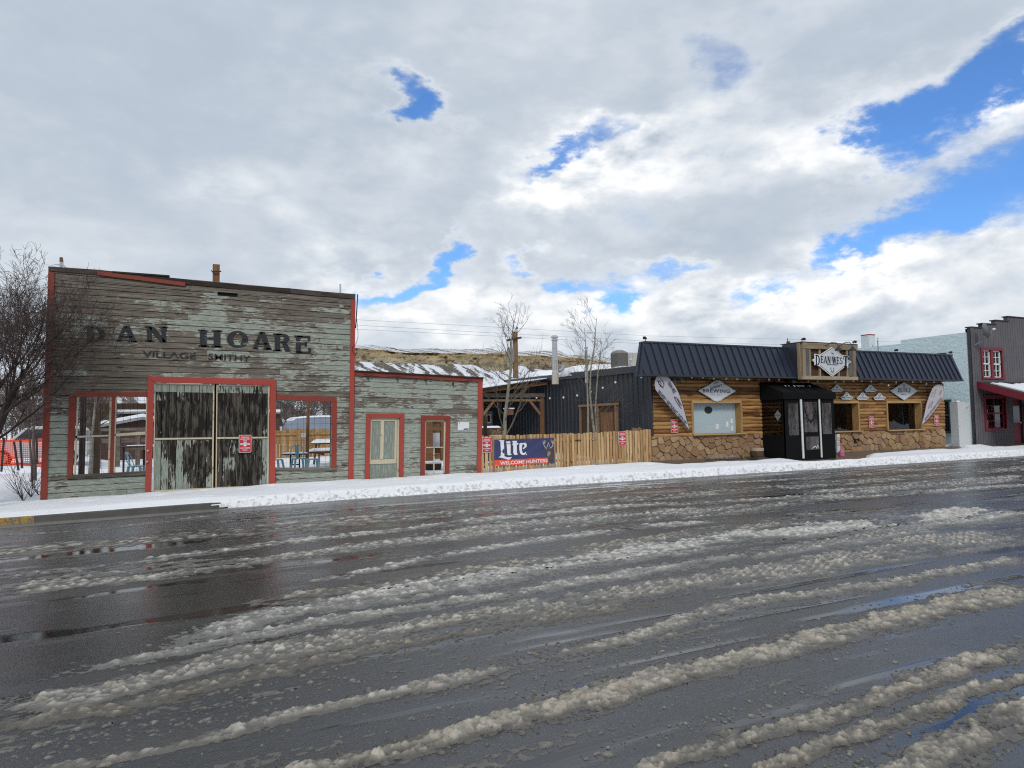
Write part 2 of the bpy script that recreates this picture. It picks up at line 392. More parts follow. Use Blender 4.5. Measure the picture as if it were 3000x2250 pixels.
M['brownboard'] = wood_mat('dark_brown_boards', [(.2, (.022, .012, .008)), (.5, (.07, .04, .025)), (.85, (.16, .10, .06))], 'z')
M['barnred'] = wood_mat('brown_barn_boards', [(.2, (.03, .018, .014)), (.5, (.072, .042, .034)), (.85, (.12, .075, .06))], 'z', sc=1.5)
M['cabin'] = wood_mat('cabin_boards', [(.2, (.06, .03, .014)), (.5, (.17, .09, .045)), (.85, (.30, .18, .10))], 'x')
M['picnic'] = wood_mat('picnic_table_wood', [(.2, (.045, .02, .012)), (.5, (.13, .06, .035)), (.85, (.24, .13, .075))], 'x')
M['porchwood'] = wood_mat('porch_timber', [(.2, (.11, .06, .032)), (.5, (.26, .155, .085)), (.85, (.40, .275, .17))], 'x')
M['navy'] = plain('navy_roof_metal', (.0135, .0205, .040), .42, .0, .12, 3, .5, .03)
M['blackmetal'] = plain('black_wall_metal', (.030, .034, .043), .40, .0, .2, 2, .5, .02)
M['galv'] = plain('galvanised_metal', (.52, .53, .55), .32, .85, .25, 9, .5, .05)
M['greymetal'] = plain('dull_grey_metal', (.30, .31, .32), .5, .5, .2, 9)
M['darkmetal'] = plain('dark_iron', (.028, .028, .030), .5, .3, .2, 9)
M['acmetal'] = plain('grey_unit_housing', (.24, .23, .215), .6, .0, .12, 14)
M['beige'] = plain('beige_panel', (.46, .43, .37), .6)
M['white'] = plain('white_enamel', (.74, .75, .76), .45, .0, .06, 6, .4, .02)
M['offwhite'] = plain('sign_white', (.58, .61, .65), .5, 0, .05, 5, .35, .0)
M['navyink'] = plain('dark_sign_ink', (.018, .020, .035), .5, 0, .1, 6, .3, 0)
M['greyink'] = plain('grey_sign_ink', (.33, .34, .36), .5, 0, .1, 6, .3, 0)
M['signred'] = plain('sign_red', (.52, .030, .045), .45, 0, .06, 5, .4, 0)
M['bannerblue'] = plain('banner_navy', (.045, .052, .135), .5, 0, .22, 2.5, .35, .12)
M['bannerred'] = plain('banner_orange_red', (.72, .085, .045), .5, 0, .08, 4, .3, .05)
M['flag'] = plain('flag_fabric', (.50, .50, .55), .75, 0, .10, 3, .2, .1)
M['flagpink'] = plain('faded_flag_fabric', (.55, .51, .545), .75, 0, .10, 3, .2, .1)
M['flagink'] = plain('flag_lettering', (.06, .055, .10), .8, 0, .2, 6, .2, 0)
M['flagfade'] = plain('faded_flag_lettering', (.25, .235, .29), .8, 0, .2, 6, .2, 0)
M['deer'] = plain('deer_fur', (.085, .068, .058), .8, 0, .5, 22, .2, 0)
M['deerpale'] = plain('deer_muzzle', (.26, .24, .22), .8, 0, .3, 22, .2, 0)
M['antler'] = plain('antler_bone', (.46, .41, .35), .7, 0, .2, 20, .2, 0)
M['canvas'] = plain('black_canvas', (.0055, .006, .0072), .8, 0, .35, 2, .15, .15)
M['rope'] = plain('white_cord', (.66, .67, .68), .7, 0, .08, 9)
M['pink'] = plain('faded_pink_plastic', (.50, .135, .235), .5, 0, .10, 5)
M['pinkred'] = plain('red_plastic_head', (.36, .03, .06), .5, 0, .10, 5)
M['orange'] = plain('orange_safety_mesh', (.85, .085, .035), .6, 0, .15, 4, .3, 0)
M['stake'] = plain('dark_steel_stake', (.025, .020, .022), .7)
M['chair'] = plain('pale_blue_steel', (.275, .455, .525), .45, 0, .12, 8)
M['tarp'] = plain('grey_trailer_tarp', (.215, .255, .32), .6, 0, .25, 2.2, .35, .3)
M['yellow'] = paint_mat('yellow_kerb_paint', (.42, .26, .045), .7, .40, (.15, .14, .12), 2)
M['carpaint'] = plain('white_car_paint', (.45, .44, .44), .3, 0, .05, 4, .5, 0)
M['rubber'] = plain('tyre_rubber', (.015, .015, .015), .8)
M['carglass'] = plain('dark_car_glass', (.02, .025, .03), .08, 0, .1, 3, .6, 0)
M['greenframe'] = plain('dark_green_window_paint', (.035, .070, .048), .6)
M['winred'] = plain('dark_red_window_paint', (.185, .016, .030), .5, 0, .12, 6)
M['aspen'] = None

def bark_mat(name, a, b_, sc=14):
    m, g, b = material(name); p = g.obj()
    n = g.noise(g.scale(p, (1, 1, .5)), sc, 6, .65)
    fin(g, b, g.ramp(n, [(.3, a), (.7, b_)]), .85, g.bump(n, .4, .01), spec=.2); return m
M['treebark'] = bark_mat('dark_bark', (.022, .017, .016), (.075, .058, .052))
M['twig'] = bark_mat('reddish_twigs', (.055, .040, .038), (.135, .10, .092))
M['aspen'] = bark_mat('pale_aspen_bark', (.15, .14, .115), (.33, .32, .275), 9)
M['aspentwig'] = bark_mat('tan_twigs', (.085, .066, .050), (.18, .148, .115), 9)
M['greybark'] = bark_mat('grey_thicket', (.07, .055, .048), (.17, .14, .125), 5)
M['straw'] = bark_mat('dry_straw', (.22, .15, .08), (.42, .32, .19), 14)
M['polewood'] = bark_mat('pole_wood', (.13, .075, .035), (.30, .18, .09), 6)

def glass_mat(name, tint, refl=1.0, rough=.02, inner=None, wob=.02):
    """window glass: fresnel reflection over a clear (or, with inner, milky) pane"""
    m, g, b = material(name); nt = m.node_tree; out = nt.nodes['Material Output']
    gl = g.n('ShaderNodeBsdfGlossy'); gl.inputs['Roughness'].default_value = rough
    n = g.bump(g.noise(g.obj(), 1.2, 2, .5), .3, wob); g.set(gl.inputs['Normal'], n)
    if inner: tr = g.n('ShaderNodeBsdfDiffuse'); g.set(tr.inputs[0], inner)
    else: tr = g.n('ShaderNodeBsdfTransparent'); g.set(tr.inputs[0], tint)
    fr = g.n('ShaderNodeFresnel'); fr.inputs[0].default_value = 1.5; g.set(fr.inputs['Normal'], n)
    mx = g.n('ShaderNodeMixShader'); g.set(mx.inputs[0], g.math('MULTIPLY', fr.outputs[0], 1.6 * refl, clamp=True))
    nt.links.new(tr.outputs[0], mx.inputs[1]); nt.links.new(gl.outputs[0], mx.inputs[2]); nt.links.new(mx.outputs[0], out.inputs[0]); return m
M['glass'] = glass_mat('window_glass', (.80, .84, .85))
M['milky'] = glass_mat('milky_window_glass', None, 1.0, .04, (.44, .54, .585))  # frosted pane, pale blue in its own colour
def vinyl():
    m, g, b = material('clear_vinyl'); nt = m.node_tree; out = nt.nodes['Material Output']
    n = g.noise(g.scale(g.obj(), (1, 1, .35)), 3, 4, .6)
    d = g.n('ShaderNodeBsdfDiffuse'); g.set(d.inputs[0], g.mix(n, (.10, .09, .092), (.20, .18, .18)))
    t = g.n('ShaderNodeBsdfTransparent'); g.set(t.inputs[0], (.75, .72, .72))
    gl = g.n('ShaderNodeBsdfGlossy'); gl.inputs['Roughness'].default_value = .12; g.set(gl.inputs['Normal'], g.bump(n, .5, .05))
    a = g.n('ShaderNodeMixShader'); g.set(a.inputs[0], g.step(n, .3, .75)); nt.links.new(t.outputs[0], a.inputs[1]); nt.links.new(d.outputs[0], a.inputs[2])
    c = g.n('ShaderNodeMixShader'); c.inputs[0].default_value = .14; nt.links.new(a.outputs[0], c.inputs[1]); nt.links.new(gl.outputs[0], c.inputs[2])
    nt.links.new(c.outputs[0], out.inputs[0]); return m
M['vinyl'] = vinyl()

def snow_mat():
    m, g, b = material('snow'); p = g.pos(); n = g.noise(p, 1.6, 7, .6); f = g.noise(g.scale(p, (1, 1.6, 1)), 18, 4, .6)
    dirt = g.step(g.noise(g.scale(p, (.6, 2.2, 1)), 2.2, 8, .68), .66, .78)
    c = g.mix(n, (.76, .79, .84), (.86, .87, .90)); c = g.mix(g.math('MULTIPLY', dirt, .35), c, (.30, .28, .27)); gr = g.attr('grit'); c = g.mix(g.math('MULTIPLY', g.step(g.math('ADD', gr, g.math('MULTIPLY_ADD', g.noise(p, 9, 7, .7), 2.4, -1.2)), .45, .85), .6), c, (.22, .20, .175))
    fin(g, b, c, .7, g.bump(g.math('ADD', g.math('MULTIPLY', n, .6), g.math('MULTIPLY', f, .25)), .5, .05), spec=.25); return m
M['snow'] = snow_mat()
def stone_mat():
    m, g, b = material('brown_field_stone'); p = g.obj(); t = g.attr('tone')
    c = g.ramp(t, [(0, (.26, .145, .09)), (.25, (.42, .245, .12)), (.5, (.50, .335, .165)), (.75, (.35, .21, .145)), (1, (.56, .41, .225))])
    n = g.noise(p, 7, 8, .65); n2 = g.noise(p, 28, 5, .65)
    c = g.mix(g.math('MULTIPLY', n, .75), c, (.13, .085, .06)); c = g.mix(g.step(n2, .60, .75), c, (.46, .34, .22))
    fin(g, b, c, .8, g.bump(g.math('ADD', n, g.math('MULTIPLY', n2, .5)), .6, .02), spec=.25); return m
M['stone'] = stone_mat()
M['mortar'] = plain('dark_mortar', (.11, .082, .062), .9)
def stucco(name, col, patch):
    m, g, b = material(name); p = g.pos(); n = g.noise(g.scale(p, (1, 1, 1.6)), 5, 7, .62); a = g.noise(p, .8, 6, .65); f = g.noise(p, 24, 4, .6)
    c = g.mix(n, tuple(x * .82 for x in col), tuple(min(1, x * 1.12) for x in col))
    c = g.mix(g.math('MULTIPLY', g.step(g.math('ADD', g.math('MULTIPLY', a, .6), g.math('MULTIPLY', n, .4)), .55, .64), .6), c, patch)
    fin(g, b, c, .85, g.bump(g.math('ADD', n, g.math('MULTIPLY', f, .3)), .9, .05), spec=.2); return m
M['stucco'] = stucco('pale_blue_stucco', (.66, .80, .84), (.66, .62, .52))
def pillar_mat():
    m, g, b = material('white_paint_with_rust'); p = g.obj(); n = g.noise(p, 5, 8, .68); a = g.noise(g.scale(p, (1, 1, .5)), 1.6, 4, .6)
    c = g.mix(n, (.48, .52, .54), (.62, .64, .65)); c = g.mix(g.step(g.math('ADD', g.math('MULTIPLY', n, .6), g.math('MULTIPLY', a, .4)), .57, .60), c, (.22, .09, .045))
    fin(g, b, c, .7, g.bump(n, .3, .01)); return m
M['pillar'] = pillar_mat()
def greyboards():
    m, g, b = material('stained_grey_boards'); p = g.obj()
    w_ = g.math('PINGPONG', g.n('ShaderNodeSeparateXYZ').outputs[0], .1)
    sp = g.n('ShaderNodeSeparateXYZ'); g.set(sp.inputs[0], p)
    fr = g.math('FRACT', g.math('MULTIPLY', sp.outputs[0], 5.0)); gap = g.step(g.math('ABSOLUTE', g.math('SUBTRACT', fr, .5)), .44, .48)
    n = g.noise(g.scale(p, (9, 9, .7)), 2.0, 8, .65); a = g.noise(p, .7, 5, .6)
    c = g.mix(n, (.055, .052, .062), (.16, .15, .165)); c = g.mix(g.math('MULTIPLY', g.step(a, .45, .7), .5), c, (.16, .15, .16))
    c = g.mix(gap, c, (.012, .012, .014))
    fin(g, b, c, .8, g.bump(g.math('ADD', g.math('MULTIPLY', n, .4), g.math('MULTIPLY', gap, -1)), .5, .012)); return m
M['greyboards'] = greyboards()
def concrete(name, c0, c1):
    m, g, b = material(name); p = g.pos(); n = g.noise(p, 2.5, 8, .65); f = g.noise(p, 40, 4, .6)
    fin(g, b, g.mix(n, c0, c1), g.math('MULTIPLY_ADD', n, .5, .25), g.bump(g.math('ADD', n, f), .3, .01)); return m
M['concrete'] = concrete('wet_concrete', (.10, .097, .092), (.27, .26, .245))
M['kerbstone'] = concrete('dark_kerb_concrete', (.040, .038, .035), (.12, .115, .105))
M['footing'] = concrete('footing_concrete', (.085, .062, .045), (.21, .165, .125))
def asphalt():
    m, g, b = material('wet_asphalt'); p = g.pos(); pud = g.attr('puddle')
    agg = g.voro(p, 85.0); fine = g.noise(p, 48, 4, .7); med = g.noise(g.scale(p, (.35, 1.6, 1)), 1.5, 7, .62); ripple = g.noise(g.scale(p, (.7, 1.0, 1)), 16, 5, .7); big = g.noise(g.scale(p, (.22, 1, 1)), .8, 5, .6)
    film = g.math('MAXIMUM', pud, g.math('MULTIPLY', g.step(med, .54, .65), .74))
    c = g.mix(big, (.017, .017, .019), (.042, .041, .041)); c = g.mix(g.step(fine, .60, .70), c, (.17, .165, .16)); c = g.mix(g.step(agg, .32, .12), c, (.025, .025, .027))
    c = g.mix(g.math('MULTIPLY', g.step(g.noise(g.scale(p, (.25, .9, 1)), 1.1, 6, .65), .50, .66), .6), c, (.060, .052, .042))
    c = g.mix(film, c, (.016, .017, .018))
    rgh = g.mix(film, g.math('MULTIPLY_ADD', big, .26, .13), (.035, .035, .035))
    hgt = g.math('ADD', g.math('MULTIPLY', g.math('SUBTRACT', 1.0, agg), .55), g.math('ADD', g.math('MULTIPLY', fine, .6), g.math('MULTIPLY', ripple, 1.3)))
    hgt = g.math('MULTIPLY', hgt, g.math('MULTIPLY_ADD', film, -.93, 1.0))
    fin(g, b, c, rgh, g.bump(hgt, .5, .0065), spec=.85); return m
M['asphalt'] = asphalt()
def slush_mat():
    m, g, b = material('road_slush'); p = g.pos(); h = g.attr('hgt'); d = g.attr('dirt')
    n = g.noise(p, 9, 6, .65); f = g.noise(p, 60, 4, .65)
    tint = g.voro(p, 22.0, out='Color'); tv = g.n('ShaderNodeSeparateColor'); g.set(tv.inputs[0], tint)
    snow = g.mix(d, (.68, .67, .64), (.40, .35, .27))
    snow = g.mix(g.math('MULTIPLY', g.step(n, .42, .68), .5), snow, (.27, .215, .14)); snow = g.mix(g.math('MULTIPLY', tv.outputs[0], .6), snow, (.15, .125, .09))
    wet = g.mix(d, (.15, .145, .135), (.085, .074, .058))  # wet thin slush; also darkens ridge sides, their shading put into the colour
    c = g.mix(g.step(g.math('ADD', h, g.math('MULTIPLY_ADD', n, .022, -.011)), .004, .040), wet, snow)
    fin(g, b, c, g.ramp(g.math('MULTIPLY', h, 20), [(0, .16), (.7, .55)]), g.bump(g.math('ADD', g.math('MULTIPLY', f, .8), n), .7, .014), spec=.5); return m
M['slush'] = slush_mat()
def hill_mat():
    m, g, b = material('sandstone_hill'); p = g.pos(); v = g.attr('band'); s_ = g.attr('snowy')
    strat = g.noise(g.scale(p, (.03, .02, .16)), 1.0, 7, .68); crack = g.noise(g.scale(p, (.42, .2, .05)), 1.0, 7, .70); n = g.noise(p, .12, 7, .65)
    vv = g.attr('level'); rock = g.mix(vv, (.44, .39, .285), (.38, .275, .13)); rock = g.mix(g.step(strat, .40, .66), g.vmath('SCALE', rock, .62), rock); rock = g.mix(g.step(crack, .54, .64), rock, (.085, .066, .042))
    talus = g.mix(n, (.085, .075, .062), (.18, .16, .135))
    c = g.mix(v, talus, rock)
    sk = g.vmath('ADD', p, g.vmath('MULTIPLY', g.n('ShaderNodeCombineXYZ').outputs[0], (0, 0, 0)))
    spz = g.n('ShaderNodeSeparateXYZ'); g.set(spz.inputs[0], p); cbz = g.n('ShaderNodeCombineXYZ'); g.set(cbz.inputs[0], g.math('MULTIPLY_ADD', spz.outputs[2], .9, spz.outputs[0])); g.set(cbz.inputs[1], g.math('MULTIPLY', spz.outputs[2], .12))
    st1 = g.noise(cbz.outputs[0], .16, 8, .7); st2 = g.noise(p, .7, 6, .7)
    fine = g.math('ADD', g.math('MULTIPLY', st1, .65), g.math('MULTIPLY', st2, .35))
    c = g.mix(g.step(g.math('ADD', s_, g.math('MULTIPLY_ADD', fine, 2.6, -1.3)), .46, .56), c, (.74, .77, .82))
    fin(g, b, c, .9, g.bump(g.math('ADD', n, crack), .6, 2.0), spec=.1); return m
M['hill'] = hill_mat()
def letterpaint(name, thr):
    m, g, b = material(name); nt = m.node_tree; p = g.obj()
    n = g.noise(g.scale(p, (1.6, 3, 14)), 1.6, 9, .68); n2 = g.noise(p, 2.2, 5, .6)
    g.set(b.inputs['Base Color'], g.mix(n2, (.009, .010, .012), (.026, .028, .034))); b.inputs['Roughness'].default_value = .7
    g.set(b.inputs['Alpha'], g.step(g.math('ADD', g.math('MULTIPLY', n, .8), g.math('MULTIPLY', n2, .4)), thr + .05, thr)); return m
M['letters'] = letterpaint('flaking_black_letters', .655)
M['letters_thin'] = letterpaint('flaking_black_small_letters', .655)
# ------------------------------------------------------------------ lettering
_tc = {}
def _font(s, bold, shear=0.0, cs=1.0):
    k = (s, bold, shear, cs)
    if k not in _tc:
        cu = bpy.data.curves.new('t', 'FONT'); cu.body = s; cu.size = 1; cu.offset = bold; cu.extrude = .5; cu.resolution_u = 3; cu.shear = shear; cu.space_character = cs
        o = bpy.data.objects.new('t', cu); me = o.to_mesh()
        v = np.array([tuple(x.co) for x in me.vertices]); f = [tuple(p.vertices) for p in me.polygons]
        o.to_mesh_clear(); bpy.data.objects.remove(o); bpy.data.curves.remove(cu); _tc[k] = (v, f)
    return _tc[k]
def text(mb, s, c, wid, hei, rot=0.0, bold=.0, th=.004, shear=0.0, cs=1.0, fn=None):
    """capital lettering fitted to wid x hei about c=(x,y,z), facing -Y, turned by rot in the wall plane"""
    v, f = _font(s, bold, shear, cs)
    lo, hi = v.min(0), v.max(0)
    u = ((v[:, 0] - lo[0]) / max(hi[0] - lo[0], 1e-6) - .5) * wid; z = ((v[:, 1] - lo[1]) / (hi[1] - lo[1]) - .5) * hei
    cr, sr = math.cos(rot), math.sin(rot)
    if fn: vs = [fn(a, b, (d > 0) * th) for a, b, d in zip(u, z, v[:, 2])]
    else: vs = [(c[0] + a * cr - b * sr, c[1] - (d > 0) * th, c[2] + a * sr + b * cr) for a, b, d in zip(u, z, v[:, 2])]
    mb.add(vs, f)
def _ring(cx, cz, ro, ri, a0, a1, n=12):
    a = [R(a0 + (a1 - a0) * i / n) for i in range(n + 1)]
    return [[(cx + ri[0] * math.cos(p), cz + ri[1] * math.sin(p)), (cx + ro[0] * math.cos(p), cz + ro[1] * math.sin(p)),
             (cx + ro[0] * math.cos(q), cz + ro[1] * math.sin(q)), (cx + ri[0] * math.cos(q), cz + ri[1] * math.sin(q))] for p, q in zip(a[:-1], a[1:])]
def _r(a, b, c, d): return [(a, b), (c, b), (c, d), (a, d)]
_stem = [_r(.1, 0, .36, 1), _r(0, 0, .46, .09), _r(0, .91, .46, 1)]
SERIF = {
 'H': [_r(.08, 0, .33, 1), _r(.67, 0, .92, 1), _r(.33, .44, .67, .56), _r(0, 0, .42, .09), _r(0, .91, .42, 1), _r(.58, 0, 1, .09), _r(.58, .91, 1, 1)],
 'N': [_r(.10, 0, .27, 1), _r(.74, 0, .91, 1), [(.08, 1), (.36, 1), (.92, 0), (.68, 0)], _r(0, 0, .36, .09), _r(.64, .91, 1, 1), _r(0, .91, .2, 1)],
 'A': [[(.05, 0), (.20, 0), (.53, 1), (.40, 1)], [(.40, 1), (.63, 1), (.97, 0), (.70, 0)], _r(.25, .27, .75, .37), _r(0, 0, .30, .08), _r(.60, 0, 1, .08)],
 'D': _stem + _ring(.44, .5, (.54, .5), (.28, .40), -90, 90) , 'O': _ring(.5, .5, (.5, .5), (.24, .40), 0, 360, 20),
 'R': _stem + _ring(.5, .74, (.42, .26), (.16, .16), -90, 90, 8) + [_r(.36, .90, .5, 1), _r(.36, .48, .5, .58), [(.48, .52), (.74, .52), (1.0, 0), (.72, 0)]],
 'E': _stem + [_r(.36, .90, .92, 1), _r(.82, .70, .92, .90), _r(.36, .46, .72, .56), _r(.64, .38, .72, .64), _r(.36, 0, .96, .10), _r(.86, .1, .96, .32)],
 'W': [[(.02, 1), (.21, 1), (.42, 0), (.27, 0)], [(.31, 0), (.38, 0), (.54, 1), (.47, 1)], [(.44, 1), (.63, 1), (.82, 0), (.67, 0)], [(.71, 0), (.78, 0), (.97, 1), (.90, 1)], _r(0, .93, .28, 1), _r(.82, .93, 1, 1)],
 'S': _ring(.5, .735, (.42, .265), (.20, .17), 15, 270, 12) + _ring(.5, .265, (.44, .265), (.20, .17), -165, 90, 12),
 'T': [_r(.36, 0, .64, 1), _r(0, .89, 1, 1), _r(0, .68, .10, .89), _r(.9, .68, 1, .89), _r(.2, 0, .8, .09)],
 'I': [_r(.3, 0, .7, 1), _r(.1, 0, .9, .09), _r(.1, .91, .9, 1)],
 'L': _stem + [_r(.36, 0, .96, .10), _r(.86, .1, .96, .34)]}
def serif(mb, ch, fn, y, th, fat=0):
    """fn maps unit square to (x,z)"""
    for p in SERIF[ch]: mb.prism([fn(*q) for q in (p if not fat else [(.5 + (x - .5) * 1.0, z) for x, z in p])], y - th, y)

# ------------------------------------------------------------------ old timber fronts
def bil(q, u, v):
    a, b, c, d = [np.array(x) for x in q]; return tuple((a * (1 - u) + b * u) * (1 - v) + (d * (1 - u) + c * u) * v)
def inv(q, p):
    u = v = .5
    for _ in range(12):
        f = np.array(bil(q, u, v)) - p; e = 1e-4
        J = np.stack([(np.array(bil(q, u + e, v)) - bil(q, u, v)) / e, (np.array(bil(q, u, v + e)) - bil(q, u, v)) / e], 1)
        du, dv = np.linalg.solve(J, -f); u += du; v += dv
    return u, v
def uvrect(q, pts):
    a = np.array([inv(q, np.array(P(*p))) for p in pts]); return (a[:, 0].min() * .5 + np.sort(a[:, 0])[1] * .5, np.sort(a[:, 0])[-2:].mean(), np.sort(a[:, 1])[:2].mean(), np.sort(a[:, 1])[-2:].mean())
def siding(q, n, openings, wear, seed, piece=(.16, .5), jit=.005, extra=()):
    r = random.Random(seed); mb = MB()
    for i in range(n):
        v0, v1 = i / n, (i + 1) / n
        cuts = [0]
        while cuts[-1] < 1: cuts.append(min(1, cuts[-1] + r.uniform(*piece)))
        tones = [r.random() for _ in cuts]; offs = [r.uniform(-jit, jit) for _ in cuts]; sag = [r.uniform(-.0012, .0012) for _ in cuts]
        ops = list(openings) + list(extra)
        vs = sorted({v0, v1} | {z for o in ops for z in o[2:4] if v0 + 1e-4 < z < v1 - 1e-4})
        for a, b in zip(vs[:-1], vs[1:]):
            vm = (a + b) / 2
            for k, (c0, c1) in enumerate(zip(cuts[:-1], cuts[1:])):
                segs = [(c0, c1)]
                for o in ops:
                    if o[2] < vm < o[3]:
                        ns = []
                        for s0, s1 in segs:
                            if o[1] <= s0 or o[0] >= s1: ns.append((s0, s1)); continue
                            if o[0] > s0: ns.append((s0, o[0]))
                            if o[1] < s1: ns.append((o[1], s1))
                        segs = ns
                for s0, s1 in segs:
                    g0 = .0006 if s0 == c0 and s0 > 0 else 0
                    zz = [(s0 + g0, a + (.0022 if a == v0 else 0) + sag[k]), (s1, a + (.0022 if a == v0 else 0) - sag[k]), (s1, b - sag[k] * .5), (s0 + g0, b + sag[k] * .5)]
                    p = [bil(q, *t) for t in zz]; y0 = YF - .030 + offs[k]
                    um = (s0 + s1) / 2
                    mb.hexa([(p[0][0], y0 - .013, p[0][1]), (p[1][0], y0 - .013, p[1][1]), (p[1][0], YF, p[1][1]), (p[0][0], YF, p[0][1]),
                             (p[3][0], y0, p[3][1]), (p[2][0], y0, p[2][1]), (p[2][0], YF, p[2][1]), (p[3][0], YF, p[3][1])], tone=tones[k], wear=wear(um, vm))
    return mb
def backing(q, openings, y0, y1):
    mb = MB(); vs = sorted({0, 1} | {z for o in openings for z in o[2:4]}); us = sorted({0, 1} | {z for o in openings for z in o[0:2]})
    for a, b in zip(vs[:-1], vs[1:]):
        for c, d in zip(us[:-1], us[1:]):
            if any(o[0] < (c + d) / 2 < o[1] and o[2] < (a + b) / 2 < o[3] for o in openings): continue
            mb.quadprism([bil(q, c, a), bil(q, d, a), bil(q, d, b), bil(q, c, b)], y0, y1)
    return mb
def boards(mb, lst, y0, y1, **k):  # quads given in photo pixels on the front plane
    for q in lst: mb.quadprism([P(*p) for p in q], y0, y1, tone=rnd.random(), **k)
    return mb
def strip(a, b, w0, w1=None):  # a vertical/horizontal trim strip from pixel a to pixel b with pixel width
    w1 = w1 or w0; return [(b[0], b[1]), (b[0] + w1, b[1]), (a[0] + w0, a[1]), (a[0], a[1])]

SQ = [P(119, 1468), P(1033, 1409), P(1040, 863), P(143, 782)]
smithy = thing('old_smithy_front', 'tall weathered false-front smithy of peeling mint boards with red trim and a painted name', 'old building', (P(576, 1440)[0], YF, P(576, 1440)[1]))
op_l = uvrect(SQ, [(213, 1393), (428, 1381), (431, 1162), (219, 1162)])
op_d = uvrect(SQ, [(440, 1452), (790, 1430), (792, 1122), (447, 1114)])
op_r = uvrect(SQ, [(806, 1371), (968, 1371), (970, 1176), (808, 1171)])
op_d = (op_d[0], op_d[1], -.01, op_d[3])
miss = uvrect(SQ, [(637, 866), (696, 872), (696, 861), (637, 855)])
def wear_s(u, v):
    base = np.interp(v, [0, .12, .3, .42, .5, .56, .62, .8, .88, .93, 1], [.47, .42, .46, .60, .68, .72, .63, .59, .70, .90, 1.0])
    if u < .28 and v > .45: base += .06
    if u < .16: base += -.10 if v < .35 else .16
    if u > .72 and v > .6: base -= .06
    return base + rnd.uniform(-.09, .09)
siding(SQ, 36, [op_l, op_d, op_r], wear_s, 3, extra=[miss]).build('wall', M['siding'], smithy)
backing(SQ, [op_l, op_d, op_r], YF + .003, YF + .11).build('wall_framing', M['hole'], smithy)
# corner posts, cap boards, red eave board
boards(MB(), [[(119, 1468), (138, 1467), (161, 800), (143, 797)]], YF - .075, YF + .02).build('corner_post', M['redworn'], smithy)
boards(MB(), [[(1019, 1409), (1033, 1408), (1040, 880), (1027.5, 877)]], YF - .075, YF + .02).build('corner_post', M['red'], smithy)
capm = MB(); xs = [(143, 782), (300, 793), (420, 806), (560, 822), (696, 834), (698, 836), (850, 846), (940, 855), (1040, 863)]
for (a, b), (c, d) in zip(xs[:-1], xs[1:]):
    capm.quadprism([P(a, b + 13), P(c, d + 14), P(c, d - .5), P(a, b)], YF - .05 - rnd.random() * .02, YF + .13, tone=rnd.random())
capm.quadprism([P(330, 800), P(497, 812), P(497, 808), P(330, 796)], YF - .09, YF + .1)
capm.build('parapet_cap', M['darkcap'], smithy)
boards(MB(), [[(286, 807), (543, 840), (543, 829), (286, 796)]], YF - .09, YF - .03).build('red_eave_board', M['redworn'], smithy)
for q_ in ([(119, 1477), (425, 1457), (425, 1449), (119, 1468)], [(805, 1434), (1033, 1416), (1033, 1408.5), (805, 1426)]): boards(MB(), [q_], YF - .055, YF + .05).build('sill_beam', M['darkcap'], smithy)
# painted lettering
lt = MB(); yl = YF - .0495
LET = [('D', 250, 957, 57, 42, .05), ('A', 338, 955, 62, 46, .05), ('N', 424, 956, 66, 45, .05), ('H', 580, 966, 68, 50, .06), ('O', 664, 969, 60, 49, .06), ('A', 737, 972, 56, 51, .06), ('R', 799, 977, 50, 52, .06), ('E', 861, 983, 48, 51, .06)]
for ch, x, y, w_, h_, sl in LET:
    serif(lt, ch, lambda u, v, x=x, y=y, w_=w_, h_=h_, sl=sl: P(x + u * w_, y + h_ * (1 - v) + sl * u * w_ * .6), yl, .003)
    for k_, dx in ((1, 3.0), (2, 6.0)): serif(lt, ch, lambda u, v, x=x + dx - 3, y=y, w_=w_, h_=h_, sl=sl: P(x + u * w_, y + h_ * (1 - v) + sl * u * w_ * .6), yl - .0004 * k_, .003)
lt.build('painted_name', M['letters'], smithy)
lt = MB()
for s, x0, y0, x1, y1, h_ in (('VILLAGE', 418, 1037, 574, 1044, 17), ('SMITHY', 610, 1045, 733, 1051, 17)):
    a, b = P(x0, y0), P(x1, y1); text(lt, s, ((a[0] + b[0]) / 2, yl, (a[1] + b[1]) / 2), b[0] - a[0], h_ * .0098, math.atan2(b[1] - a[1], b[0] - a[0]), .012, .003)
lt.build('painted_line', M['letters_thin'], smithy)
# big double door
fr = boards(MB(), [[(425, 1449), (443, 1447), (452.5, 1120), (434, 1103)], [(787, 1427), (805, 1426), (807.6, 1112), (791, 1128)], [(452, 1121), (791, 1128.5), (807.6, 1112), (434, 1103)]], YF - .10, YF + .03)
fr.build('door_frame', M['red'], smithy)
def doorleaf(c, n, rt_):
    leaf = MB(); r = random.Random(int(c[0][0]))
    for i in range(n):
        for (t0, t1) in ((0, .12), (.12, .30), (.30, .47), (.47, .55), (.55, .70), (.70, .84), (.84, .92), (.92, 1)):
            if i == 0 and t0 == 0: tn = [r.random() for _ in range(n)]; of = [r.uniform(0, .008) for _ in range(n)]; wj = [r.uniform(-.12, .12) for _ in range(n)]
            u0, u1 = i / n + .004, (i + 1) / n - .004; q = [bil(c, u0, t0), bil(c, u1, t0), bil(c, u1, t1), bil(c, u0, t1)]
            wv = np.interp((t0 + t1) / 2, [0, .1, .25, .45, .52, .7, .87, .93, 1], [.60, .72, .68, .72, .98, 1.02, .92, .55, .14]) + wj[i]
            if i in (0, n - 1) and rt_: wv -= .12
            if i == 0 and not rt_ and t1 < .5: wv = .05
            leaf.quadprism([P(*p) for p in q], YF - .03 - of[i], YF + .02, tone=tn[i], wear=wv)
    return leaf
